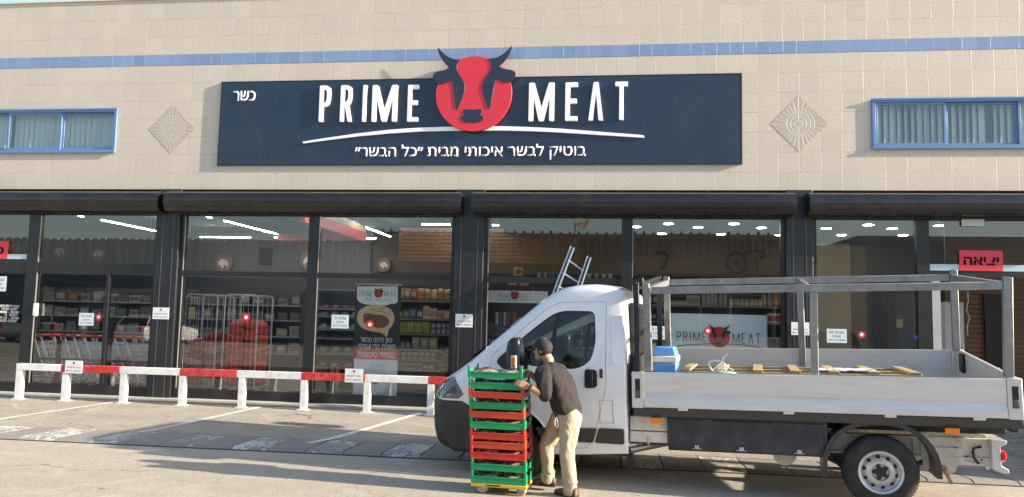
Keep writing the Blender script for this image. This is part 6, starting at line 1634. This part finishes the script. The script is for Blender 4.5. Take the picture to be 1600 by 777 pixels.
hb2 = TB(); hb2.box(2.285,2.345,.0,.06,1.263,2.20); hb2.box(2.285,2.345,PW-.06,PW,1.263,2.20); hb2.box(2.29,2.34,.061,PW-.061,2.12,2.19); tbuild(hb2, 'headboard_frame', M('headboard_frame', (.02,.022,.03), .4, .2), truck, bevel=.006)
m = MB().box(2.24,2.28,.04,.11,2.16,2.255); tbuild(m, 'rubber_stop', BLACK, truck, bevel=.01)
BEDK[0] = 0.0
# ---------------- things lying on the bed (world placement through the truck frame)
def TW(u, v, w_): return to+tu2*u+tv*v+tw2*(w_+.094*v)
BW = Matrix(((ox.x, oy.x, oz.x), (ox.y, oy.y, oz.y), (ox.z, oy.z, oz.z))).to_euler()
def bedthing(name, label, cat, u, v, w_=.905, group=None):
    r = thing(name, label, cat, TW(u, v, w_), 0, group); r.rotation_euler = BW; return r
TWOOD = M('pallet_wood', (.42,.31,.16), .75, 0, .18, 6, stretch=(1,6,6))
pal = bedthing('wooden_pallet', 'pale wooden slatted pallet lying raised in the truck bed', 'pallet', .72, 1.05, .905-.09)
L_, W2 = 1.14, .60
for i in range(7):
    x = -L_+2*L_*i/6; MB().box(x-.05,x+.05,-W2,W2,.335,.36).build('deck_board', TWOOD, pal, bevel=.003)
for y in (-W2+.03, 0, W2-.03): MB().box(-L_-.06,L_+.06,y-.03,y+.03,.25,.3345).build('bearer', TWOOD, pal, bevel=.003)
for x in (-L_*.8, 0, L_*.8): MB().box(x-.06,x+.06,-W2,W2,.0,.2495).build('block', TWOOD, pal, bevel=.003)
o = bedthing('folded_sheet', 'crumpled white sheet lying on the slatted pallet', 'sheet', .22, .9, .905+.271)
m = MB(); vs_ = []
for j in range(9):
    for i in range(19): vs_.append(((i/18-.5)*.62, (j/8-.5)*.4, .012+.012*noise.noise(Vector((i*.5,j*.6,3)))))
m.add(vs_, [(j*19+i, j*19+i+1, (j+1)*19+i+1, (j+1)*19+i) for j in range(8) for i in range(18)])
q = m.build('cloth', PAPER, o, smooth=60); md = q.modifiers.new('s','SOLIDIFY'); md.thickness = .01
cb = bedthing('cool_box', 'blue and white cool box standing behind the headboard in the truck bed', 'cool box', 2.055, .32); cb.scale = (.9,.9,1)
CBW, CBL = M('cool_box_white', (.72,.70,.66), .4), M('cool_box_blue', (.10,.30,.66), .4)
def taper(z0, z1, a0, b0, a1, b1):
    return MB().add([(-a0,-b0,z0),(a0,-b0,z0),(a0,b0,z0),(-a0,b0,z0),(-a1,-b1,z1),(a1,-b1,z1),(a1,b1,z1),(-a1,b1,z1)], [(0,3,2,1),(4,5,6,7),(0,1,5,4),(1,2,6,5),(2,3,7,6),(3,0,4,7)])
taper(.0,.42,.125,.16,.15,.19).build('tub', CBL, cb, bevel=.015); taper(.421,.49,.155,.195,.16,.2).build('rim', CBW, cb, bevel=.012)
taper(.491,.585,.15,.19,.115,.155).build('lid', CBL, cb, bevel=.015)
MB().box(-.07,.07,-.135,-.12,.5,.56).build('lid_grip', CBW, cb, bevel=.006)
ho = bedthing('hose_coil', 'loose coil of thin white hose beside the cool box', 'hose', 1.52, .42, .95)
pts = []
for k in range(60):
    t = k/59; a = t*2*pi*1.6+.4; pts.append(Vector((cos(a)*.14*(1+.1*sin(3*a)), .05*sin(a*.7), .42+sin(a)*.11+.03*t)))
pts = [Vector((.30,-.05,.36)), Vector((.22,-.03,.40))]+pts+[Vector((.1,.05,.52)), Vector((.12,.08,.60)), Vector((.2,.1,.66))]
pts = [Vector((p.x*.58, p.y*.6, .30+(p.z-.36)*.55)) for p in pts]
MB().tube([(p.x,p.y,p.z-.02) for p in pts], .008, 7).build('hose', M('hose_white', (.70,.72,.68), .4), ho, smooth=60)
MB().box(-.2,.14,-.12,.12,.0,.24).build('crate_under', M('crate_pale', (.45,.47,.44), .6), ho, bevel=.01)
gc = bedthing('green_cloth', 'small pale green cloth lump under the hose', 'cloth', 1.44, .30, .95+.241)
m = MB(); m.ball((0,0,.02), .14, .07, .03, 14, 8)
for v in m.v: v += noise.noise_vector(v*20)*.01
m.build('bundle', M('cloth_green', (.30,.42,.34), .8), gc, smooth=60)
# aluminium ladder leaning on the shop front behind the cab
LAD = M('ladder_aluminium', (.55,.57,.57), .35, .8, .06, 4)
ld = thing('ladder', 'aluminium double ladder leaning over the transom of the window behind the truck cab', 'ladder', (at(838,500,-.6).x, -.9, ground_z(-.9)))
off = ld.location.copy()
tl, tr_ = at(892,385.5,-.13), at(918,401,-.13)
bl_ = Vector((tl.x-.95, -1.0, ground_z(-1.0))); brr = Vector((tl.x-.95+.42, -1.0, ground_z(-1.0)))
tr2 = tl+Vector((.42,0,0)); tr2 = Vector((at(918,401,-.16).x, -.16, at(918,401,-.16).z))
for sgn, (b0, t0) in enumerate(((bl_, tl), (brr, tr2))):
    st_ = MB(); d = (t0-b0).normalized()
    for dx, kk in ((0,1.0),(.062,.99)): st_.beam(b0+Vector((dx,-.03*(dx>0),0)), b0+Vector((dx,-.03*(dx>0),0))+(t0-b0)*kk, .024, .06, (0,1,0))
    st_.build('stile', LAD, ld, off)
rg = MB()
for i in range(12):
    t = .06+.9*i/11.5; p = bl_.lerp(tl, t)+Vector((.03,0,0)); q = brr.lerp(tr2, t*.985)+Vector((.02,0,0)); MB().tube([p, q], .014, 8).build('rung', LAD, ld, off)
# ================================================================== DOLLY WITH CRATES OF MEAT
GY = -5.13
fl, fr_ = at(736,754,GY), at(823,753,GY)
SA = radians(-4)                                     # the stack is turned a little
SW, SD = (fr_.x-fl.x)/cos(SA), .40
sx_, sy_ = Vector((cos(SA), sin(SA), 0)), Vector((-sin(SA), cos(SA), 0))
z_d = fl.z                                           # top of the dolly
org = Vector((fl.x, GY, 0))                          # front left corner on the ground
def SP(a, b, z): p = org+sx_*a+sy_*b; p.z = z; return p
YEL = M('dolly_yellow', (.62,.42,.02), .45, 0, .08, 8, dirt=((.2,.15,.08), 7, .4)); NYL = M('castor_nylon', (.40,.34,.25), .5, 0, .1, 10, dirt=((.15,.12,.09), 9, .5))
dol = thing('dolly', 'yellow four-wheeled dolly under the tall stack of meat crates', 'dolly', SP(SW/2, SD/2, 0), SA)
dk = MB(); hw, hd = SW/2+.004, SD/2+.004
dk.box(-hw,hw,-hd,-hd+.05,z_d-.036,z_d-.002); dk.box(-hw,hw,hd-.05,hd,z_d-.036,z_d-.002); dk.box(-hw,-hw+.05,-hd+.0501,hd-.0501,z_d-.036,z_d-.002); dk.box(hw-.05,hw,-hd+.0501,hd-.0501,z_d-.036,z_d-.002)
dk.box(-.03,.03,-hd+.051,hd-.051,z_d-.032,z_d-.006)
dk.build('deck', YEL, dol, bevel=.006)
MB().box(-.12,.02,-hd-.003,-hd-.0002,z_d-.022,z_d-.010).build('grip_slot', BLACK, dol)
for x, y, an in ((-hw+.11,-hd+.06,.2),(hw-.06,-hd+.05,-.5),(-hw+.13,hd-.06,.5),(hw-.05,hd-.05,.9)):
    R = .058; q = Matrix.Rotation(an, 3, 'Z'); c = Vector((x, y, R)); ax = q @ Vector((0,1,0)); sd_ = q @ Vector((1,0,0))
    m = MB(); m.lathe([(.035,-.016),(R-.006,-.016),(R,-.009),(R,.009),(R-.006,.016),(.035,.016)], c, ax, 22); o = m.build('castor', NYL, dol, smooth=40)
    f = MB(); f.lathe([(.014,-.024),(.014,.024)], c, ax, 10)
    for s in (-1, 1): f.beam(c+ax*s*.022, c+ax*s*.022+sd_*.02+Vector((0,0,z_d-.040-R)), .03, .004, ax)
    f.lathe([(.03,0),(.03,.012)], c+sd_*.02+Vector((0,0,z_d-.049-R)), (0,0,1), 12); f.build('fork', STEEL, o)
GRN = M('crate_green', (.012,.27,.105), .42, 0, .1, 7, spec=.4); CRR = M('crate_red', (.52,.035,.022), .42, 0, .1, 7, spec=.4); CRO = M('crate_orange', (.55,.062,.024), .42, 0, .1, 7, spec=.4)
def meat_mat():
    m, nt, p = newmat('wrapped_meat')
    tc = N(nt, 'ShaderNodeTexCoord').outputs['Object']
    a = noisen(nt, tc, 9, 5, .6, .6); b = noisen(nt, tc, 23, 4, .7)
    c = mixc(nt, ramp(nt, a, [(.42, 0.), (.58, 1.)]), (.16,.03,.03), (.42,.28,.22)); c = mixc(nt, ramp(nt, b, [(.5, 0.), (.66, .8)]), c, (.50,.40,.33))
    nt.links.new(c, p.inputs['Base Color']); p.inputs['Roughness'].default_value = .25; p.inputs['Coat Weight'].default_value = .6; p.inputs['Coat Roughness'].default_value = .12
    bp = N(nt, 'ShaderNodeBump'); bp.inputs['Strength'].default_value = 1; bp.inputs['Distance'].default_value = .006; nt.links.new(b, bp.inputs['Height']); nt.links.new(bp.outputs[0], p.inputs['Normal']); return m
MEAT = meat_mat()
H = 11; rows_y = [753,736.5,718.6,702,687.5,671,654,640,623,609,592]
cz = [z_d]+[at(778, y, GY).z for y in rows_y[1:]]
WALLH = .066
pitch_ = (cz[-1]-cz[0])/10
def crate_proto(mat, name='meat_crate'):
    root = thing(name, '', 'crate', (0,0,0), 0, 'stacked crates of meat')
    m = MB(); a, b, t = SW/2, SD/2, .012
    m.box(-a+t,a-t,-b+t,b-t,.002,.010)
    m.build('floor', mat, root)
    for s in (-1, 1):
        w_ = MB(); y0_, y1_ = sorted((s*b, s*(b-t))); w_.box(-a,a,y0_,y1_,0,WALLH); w_.box(-a-.003,a+.003,min(s*(b+.004),s*b),max(s*(b+.004),s*b)-.0002 if s > 0 else max(s*(b+.004),s*b)-.0002,WALLH-.012,WALLH); w_.build('long_wall', mat, root, bevel=.003)
    for s in (-1, 1):
        x0_, x1_ = sorted((s*a, s*(a-t))); w_ = MB(); w_.box(x0_,x1_,-b+t,-b+.13,0,pitch_-.014); w_.box(x0_,x1_,b-.13,b-t,0,pitch_-.014); w_.box(x0_,x1_,-b+.13,b-.13,0,WALLH*.8); w_.build('short_wall', mat, root, bevel=.003)
    for sx in (-1, 1):
        for sy in (-1, 1):
            x0_, x1_ = sorted((sx*(a+.002), sx*(a-.022))); y0_, y1_ = sorted((sy*(b+.002), sy*(b-.02)))
            MB().box(x0_,x1_,y0_,y1_,WALLH*.3,pitch_+.018).build('corner_post', mat, root, bevel=.003)
    return root
cols = ['g','g','r','o','r','g','o','g','o','g','g']           # from the bottom up
names = {'g':'green','r':'red','o':'orange-red'}
protos = {}
for i, k in enumerate(cols):
    lean = -.0062*i*1.0 + random.uniform(-.004,.004)
    p = SP(SW/2+lean, SD/2, cz[i]+.001)
    tx = 'topmost' if i == 10 else 'lowest' if i == 0 else ORD[10-i]+' from the top'
    lab = '%s plastic crate holding wrapped meat, %s of the stack on the dolly' % (names[k], tx)
    rz = SA+random.uniform(-.012,.012)
    if k not in protos:
        protos[k] = crate_proto({'g':GRN,'r':CRR,'o':CRO}[k]); c = protos[k]; c.location = p; c.rotation_euler = (0,0,rz); c['label'] = lab
    else: c = dup(protos[k], p, rz, lab)
    for s in (-1, 1):
        m = MB(); m.ball((0,0,0), .5, .5, .5, 22, 12); rnd = random.Random(i*2+s)
        for v in m.v:
            s2 = lambda q, e: math.copysign(abs(q*2)**e, q)/2
            v.x, v.y, v.z = s2(v.x,.7)*SW*.44, s2(v.y,.7)*SD*.86, s2(v.z,.8)*(.068 if i < 10 else .06)
            v += noise.noise_vector(v*12+Vector((i*5+s*2,0,0)))*.018
        o = m.build('meat_pack', MEAT, smooth=60, loc=p+sx_*(s*SW*.235)+Vector((0,0,.047+.004*rnd.random())))
        o.rotation_euler = (rnd.uniform(-.05,.05), rnd.uniform(-.06,.06), rz+rnd.uniform(-.1,.1))
        tag(o, 'wrapped meat in the %s half of the %s crate, %s' % ('left' if s < 0 else 'right', names[k], tx), 'meat pack', 'wrapped meat in the crates')

# ================================================================== MAN PUSHING THE DOLLY
def J(px, py, Y): return at(px, py, Y)
SKIN = M('skin', (.36,.195,.125), .5, 0, .08, 14, bump=.0006, bs=160); SHIRT = M('shirt_black', (.018,.0135,.0145), .85, 0, .15, 9, bump=.0006, bs=260)
TROU = M('khaki_cotton', (.37,.32,.225), .85, 0, .08, 7, bump=.0008, bs=220, dirt=((.34,.28,.18), 5, .3)); SHOE = M('brown_shoe', (.085,.045,.028), .55, 0, .2, 12); CAPM = M('cap_black', (.018,.018,.019), .8, 0, .1, 20); HAIR = M('hair_dark', (.018,.013,.010), .7, 0, .2, 60)
F30 = radians(28); FW = Vector((-cos(F30), sin(F30), 0)); LV = Vector((-sin(F30), -cos(F30), 0)); UP = Vector((0,0,1))
man = thing('person', 'man in a black shirt, khaki trousers and dark cap pushing the stack of crates', 'person', J(884,776,-5.05)-Vector((0,0,J(884,776,-5.05).z)))
mo_ = man.location.copy()
def rings(m, rs, n=22, pw=.85, L=LV, Fd=FW):
    vs_ = []
    for c, a, b in rs:
        for k in range(n):
            t = 2*pi*k/n; vs_.append(Vector(c)+L*a*math.copysign(abs(cos(t))**pw, cos(t))+Fd*b*math.copysign(abs(sin(t))**pw, sin(t)))
    fs = [(i*n+k, i*n+(k+1) % n, (i+1)*n+(k+1) % n, (i+1)*n+k) for i in range(len(rs)-1) for k in range(n)]+[tuple(range(n)), tuple((len(rs)-1)*n+k for k in range(n))]
    m.add(vs_, fs)
def limb(m, pts, rad, n=16):
    m.tube(pts, rad, n)
    for p, r in zip(pts, rad): m.ball(p, r*.995, n=14, m=8)
Lsh, Lel, Lwr = J(848.5,584,-5.10), J(852,619,-5.19), J(825,604.5,-5.205)
Rsh, Rel, Rwr = J(874,581,-4.78), J(850,602,-4.72), J(829,584,-4.93)
pel, chest, nk, hdc = J(886,644,-4.95), J(866,590,-4.94), J(857,567,-4.93), J(848.5,546,-4.92)
Lhip, Lkn, Lan = J(891,655,-5.02), J(886,706,-5.08), J(891.5,761,-5.05)
Rhip, Rkn, Ran = J(876,655,-4.86), J(854,696,-4.87), J(856,743,-4.80)
# --- body: one continuous figure
b = MB()
HF = Vector((-cos(radians(22)), sin(radians(22)), -.12)).normalized(); HL_ = Vector((-sin(radians(22)), -cos(radians(22)), 0)); HU = HL_.cross(HF) * -1
if HU.z < 0: HU = -HU
HR = Matrix((HF, HL_, HU)).transposed()
b.ball(hdc+HU*.012, .093, .074, .108, 20, 14, HR)                       # skull
b.ball(hdc+HF*.030-HU*.055, .062, .056, .062, 16, 10, HR)                # jaw
b.ball(hdc+HF*.072-HU*.093, .020, .022, .018, 10, 8, HR)                 # chin
b.ball(hdc+HF*.098-HU*.020, .018, .012, .022, 10, 8, HR)                 # nose
b.tube([hdc+HF*.092+HU*.012, hdc+HF*.108-HU*.028], [.008,.013], 8)
for s in (-1, 1):
    b.ball(hdc+HL_*s*.072-HU*.012-HF*.006, .020, .009, .031, 12, 8, HR)  # ears
    b.ball(hdc+HF*.076+HL_*s*.030+HU*.022, .016, .022, .008, 10, 6, HR)  # brow
    b.ball(hdc+HF*.070+HL_*s*.042-HU*.018, .018, .020, .016, 10, 6, HR)  # cheek
b.ball(hdc+HF*.090-HU*.062, .012, .024, .007, 10, 6, HR); b.ball(hdc+HF*.088-HU*.074, .012, .020, .007, 10, 6, HR)   # lips
limb(b, [nk-UP*.04, nk+UP*.03, hdc-HU*.05-HF*.02], [.062,.056,.055])
rings(b, [(pel-UP*.06,.13,.10),(pel,.135,.10),(chest-UP*.1,.135,.10),(chest,.155,.11),(nk-UP*.05,.13,.085),(nk,.06,.06)])
for a_, c_, d_ in ((Lsh,Lel,Lwr),(Rsh,Rel,Rwr)): limb(b, [a_, a_.lerp(c_,.5), c_, c_.lerp(d_,.35), d_], [.055,.048,.041,.041,.027])
limb(b, [nk-UP*.03, Lsh], [.06,.055]); limb(b, [nk-UP*.03, Rsh], [.06,.055])
for a_, c_, d_ in ((Lhip,Lkn,Lan),(Rhip,Rkn,Ran)): limb(b, [a_, a_.lerp(c_,.5), c_, c_.lerp(d_,.3), d_], [.085,.072,.052,.055,.038])
limb(b, [pel, Lhip], [.1,.09]); limb(b, [pel, Rhip], [.1,.09])
def hand(m, wr, d, nrm, thumb, curl, spread=.06):
    """wr wrist, d finger direction, nrm back-of-hand normal, thumb +-1 side"""
    d = d.normalized(); nrm = (nrm-d*nrm.dot(d)).normalized(); s = d.cross(nrm).normalized()*thumb
    kn = wr+d*.085
    for i in range(5):
        t = i/4-.5; m.tube([wr+s*t*.035, wr+d*.045+s*t*.060, kn+s*t*.066], [.017,.0155,.0125], 8); m.ball(kn+s*t*.066, .0125, n=10, m=6)
    for i, (L_, off) in enumerate(((.070,.030),(.080,.0105),(.075,-.0095),(.058,-.0285))):
        p = kn+s*off; ang = 0; pts = [p-d*.015, p]; q = p.copy()
        for seg, f in enumerate((.45,.30,.25)):
            ang += curl[seg]; dir_ = d*cos(ang)-nrm*sin(ang)+s*spread*(1.5-i)*.4; q = q+dir_.normalized()*L_*f; pts.append(q)
        m.tube(pts, [.0095,.0098,.0092,.0084,.0070], 8); m.ball(pts[-1], .0072, n=8, m=6)
    b0 = wr+d*.028+s*.024; t1 = b0+(d*.6+s*.75-nrm*.25).normalized()*.042; t2 = t1+(d*.85+s*.25-nrm*.45).normalized()*.032; t3 = t2+(d*.9-nrm*.5).normalized()*.024
    m.tube([wr+d*.015+s*.012, b0, t1, t2, t3], [.015,.0145,.0115,.010,.0075], 8); m.ball(t3, .0078, n=8, m=6)
dL = (J(806,597,-5.19)-Lwr); hand(b, Lwr, dL, Vector((.15,-.75,.62)), 1, (.2,.3,.3))
dR = (J(818,577,-5.0)-Rwr); hand(b, Rwr, dR, Vector((.2,.3,.9)), -1, (.7,.9,.6))
def done(m, vox, sm, name, mat, parent=man, wr=0.0, ws=9.0, seed=0, st=(1,1,.45)):
    m.v = [p-mo_ for p in m.v]
    me = remesh(m.mesh('w', mat), vox, sm)
    if wr:
        for v in me.vertices:
            q = Vector((v.co.x*st[0], v.co.y*st[1], v.co.z*st[2]))*ws+Vector((seed,0,0))
            n1 = 1-abs(noise.noise(q))*2.2; n2 = noise.noise(q*2.3)
            n3 = 1-abs(noise.noise(q*1.9+Vector((0,0,seed+v.co.x*6))))*2.4
            v.co += v.normal*wr*(n1*.65+n2*.35+n3*.45)
    me.name = name
    return place(me, name, mat, parent)
done(b, .0055, 3, 'body', SKIN)
# --- shirt
s_ = MB()
rings(s_, [(J(887.5,646,-4.95),.158,.118),(J(886,640,-4.95),.168,.126),(J(881,622,-4.95),.168,.128),(J(875,604,-4.945),.178,.135),(J(868,590,-4.94),.192,.142),(J(862,577,-4.935),.175,.118),(J(858.5,570,-4.93),.105,.088),(J(857,566.5,-4.93),.068,.068)])
limb(s_, [nk-UP*.075+LV*.05, Lsh], [.085,.078]); limb(s_, [nk-UP*.075-LV*.05, Rsh], [.085,.078])
limb(s_, [Lsh, Lsh.lerp(Lel,.5), Lel.lerp(Lsh,.22), Lel.lerp(Lsh,.04)], [.078,.073,.066,.060]); limb(s_, [Rsh, Rsh.lerp(Rel,.5), Rel.lerp(Rsh,.2), Rel.lerp(Rsh,.04)], [.078,.07,.062,.056])
done(s_, .009, 3, 'shirt', SHIRT, wr=.013, ws=8, seed=3)
cl = MB(); cl.tube([nk+UP*.004+(LV*cos(2*pi*k/24)*.066+FW*sin(2*pi*k/24)*.066)+FW*0.0 for k in range(24)], .011, 8, closed=True)
cl.v = [p-mo_ for p in cl.v]; cl.build('collar', SHIRT, man, smooth=60)
# --- trousers
t_ = MB()
rings(t_, [(J(887,638,-4.95),.142,.108),(J(886.5,645,-4.95),.150,.116),(J(886,655,-4.95),.160,.130),(J(885,664,-4.95),.152,.122)])
limb(t_, [pel-UP*.02, Lhip], [.115,.108]); limb(t_, [pel-UP*.02, Rhip], [.115,.105])
limb(t_, [Lhip, Lhip.lerp(Lkn,.45), Lkn, Lkn.lerp(Lan,.5), Lan.lerp(Lkn,.08), Lan-UP*.035], [.104,.092,.069,.066,.061,.066])
limb(t_, [Rhip, Rhip.lerp(Rkn,.5), Rkn, Rkn.lerp(Ran,.5), Ran.lerp(Rkn,.1), Ran-UP*.03], [.100,.088,.067,.064,.060,.064])
# folds piled over the shoes and behind the knees
for an, kn in ((Lan,Lkn),(Ran,Rkn)):
    for k in range(3): c_ = an.lerp(kn, .04+.10*k)+FW*.010*(-1)**k; t_.ball(c_, .068-.002*k, .068-.002*k, .022, 14, 6)
done(t_, .009, 2, 'trousers', TROU, wr=.014, ws=8.5, seed=11, st=(1,1,.7))
bp_ = MB(); 
bl_t = MB(); bl_t.tube([J(886.6,641.5,-4.95)+(LV*cos(2*pi*k/28)*.158+FW*sin(2*pi*k/28)*.124) for k in range(28)], .016, 8, closed=True); bl_t.v = [p-mo_ for p in bl_t.v]; bl_t.build('belt', M('belt_brown', (.05,.03,.02), .5), man, smooth=60)
# back pocket seams
for px0 in (893.5,):
    p0 = J(px0,657,-5.09); m = MB()
# --- shoes
def shoe(an, yaw_, name='shoe'):
    d = Vector((-cos(yaw_), sin(yaw_), 0)); s = Vector((-sin(yaw_), -cos(yaw_), 0)); g0 = Vector((an.x, an.y, 0)); m = MB()
    g0.z = max(0.0, an.z-.105)
    vs_ = []; prof = [(-.085,.030,.085),(-.06,.040,.10),(-.02,.043,.105),(.04,.044,.085),(.10,.049,.066),(.15,.046,.056),(.185,.032,.045),(.20,.012,.03)]
    for x, w_, h in prof:
        for k in range(14):
            t = 2*pi*k/14; vs_.append(g0+d*x+s*w_*math.copysign(abs(cos(t))**.7, cos(t))+UP*(h/2+h/2*math.copysign(abs(sin(t))**.8, sin(t))))
    n = 14; fs = [(i*n+k, i*n+(k+1) % n, (i+1)*n+(k+1) % n, (i+1)*n+k) for i in range(len(prof)-1) for k in range(n)]+[tuple(range(n)), tuple((len(prof)-1)*n+k for k in range(n))]
    m.add(vs_, fs); m.v = [p-mo_ for p in m.v]; o = m.build(name, SHOE, man, smooth=70)
    m = MB(); m.prism([(-.095,0)]+[(x, w_+.005) for x, w_, h in prof]+[(.212,0)]+[(x, -w_-.005) for x, w_, h in reversed(prof)], 0, .022, lambda p, q, dd: g0+d*p+s*q+UP*(dd+.001)-mo_); m.build('sole', RUBBER, o, smooth=40)
shoe(Lan, radians(38)); shoe(Ran, radians(12))
# --- cap and hair
c_ = MB(); vs_ = []; n = 28; m_ = 8
for i in range(m_+1):
    t = (pi/2)*i/m_
    for k in range(n):
        a = 2*pi*k/n; rF, rL = .106, .086
        vs_.append(hdc+HU*(.024+.098*sin(t)*(1-.1*max(0,cos(a))*cos(t)))+HF*(rF*cos(t)*cos(a)-.002)+HL_*(rL*cos(t)*sin(a))-HU*.020*max(0,-cos(a))*cos(t))
fs = [(i*n+k, i*n+(k+1) % n, (i+1)*n+(k+1) % n, (i+1)*n+k) for i in range(m_) for k in range(n)]+[tuple(range(n))]
c_.add(vs_, fs); c_.v = [p-mo_ for p in c_.v]; cap = c_.build('cap', CAPM, man, smooth=70)
br = MB(); vs_ = []
for j in range(5):
    for i in range(13):
        a = radians(-62+124*i/12); r = j/4
        base = HF*(.100*cos(a))+HL_*(.083*sin(a)); out = HF*(.088*r*cos(a)**.6)
        vs_.append(hdc+HU*(.026-.02*r+.012*(1-(a/1.1)**2)*r-.01*(abs(a))*r)+base+out)
br.add(vs_, [(j*13+i, j*13+i+1, (j+1)*13+i+1, (j+1)*13+i) for j in range(4) for i in range(12)]); br.v = [p-mo_ for p in br.v]
o = br.build('brim', CAPM, cap, smooth=70); md = o.modifiers.new('s','SOLIDIFY'); md.thickness = .004
m = MB(); m.ball(hdc+HU*.124, .006, n=10, m=6); m.v = [p-mo_ for p in m.v]; m.build('button', CAPM, cap)
h_ = MB(); vs_ = []
for i in range(9):
    t = -.72+.95*i/8
    for k in range(19):
        a = radians(75)+radians(210)*k/18; sh = 1.0 if t > -.25 else 1-.16*(-.25-t)
        vs_.append(hdc+HU*(.012+.110*sin(t))+HF*(.0965*cos(t)*cos(a)*sh)+HL_*(.0775*cos(t)*sin(a)*sh)+noise.noise_vector(Vector((i*.9,k*.7,2)))*.0025)
h_.add(vs_, [(i*19+k, i*19+k+1, (i+1)*19+k+1, (i+1)*19+k) for i in range(8) for k in range(18)]); h_.v = [p-mo_ for p in h_.v]; o = h_.build('hair', HAIR, man, smooth=70); md = o.modifiers.new('s','SOLIDIFY'); md.thickness = .005; md.offset = 1
ey = MB()
for s in (-1, 1): ey.ball(hdc+HF*.083+HL_*s*.031+HU*.006, .010, .012, .006, 10, 6, HR)
ey.v = [p-mo_ for p in ey.v]; ey.build('eyes', M('eye_dark', (.03,.02,.015), .2), man)
# --- wrist watch and keys are carried things
wc = thing('wrist_watch', 'black watch on the left wrist of the man pushing the crates', 'watch', Lwr)
dA = (Lwr-Lel).normalized(); a1 = dA.orthogonal().normalized(); a2 = dA.cross(a1); pw_ = -dA*.02
m = MB(); m.tube([pw_+(a1*cos(2*pi*k/20)+a2*sin(2*pi*k/20))*.034 for k in range(20)], [.008]*20, 6, closed=True); m.build('strap', BLACK, wc, smooth=60)
nn = Vector((.1,-.8,.5)); nn = (nn-dA*nn.dot(dA)).normalized(); MB().lathe([(.018,0),(.018,.009),(.015,.011)], pw_+nn*.034, nn, 18).build('case', M('watch_case', (.03,.03,.032), .25), wc)
kp = J(869,649,-5.09); kc = thing('key_lanyard', 'black key pouch with a looped white cord hanging at the man\'s hip', 'keys', kp)
m = MB(); m.ball((0,0,0), .016, .012, .035, 12, 8); m.build('pouch', BLACK, kc, smooth=60)
m = MB(); pts = [J(869,652,-5.10),J(867,659,-5.115),J(867.5,666,-5.115),J(870,669,-5.115),J(872.5,666,-5.115),J(871,658,-5.115),J(870,652,-5.10)]
m.tube([p-kp for p in pts], .004, 6); m.build('cord', PAPER, kc, smooth=60)
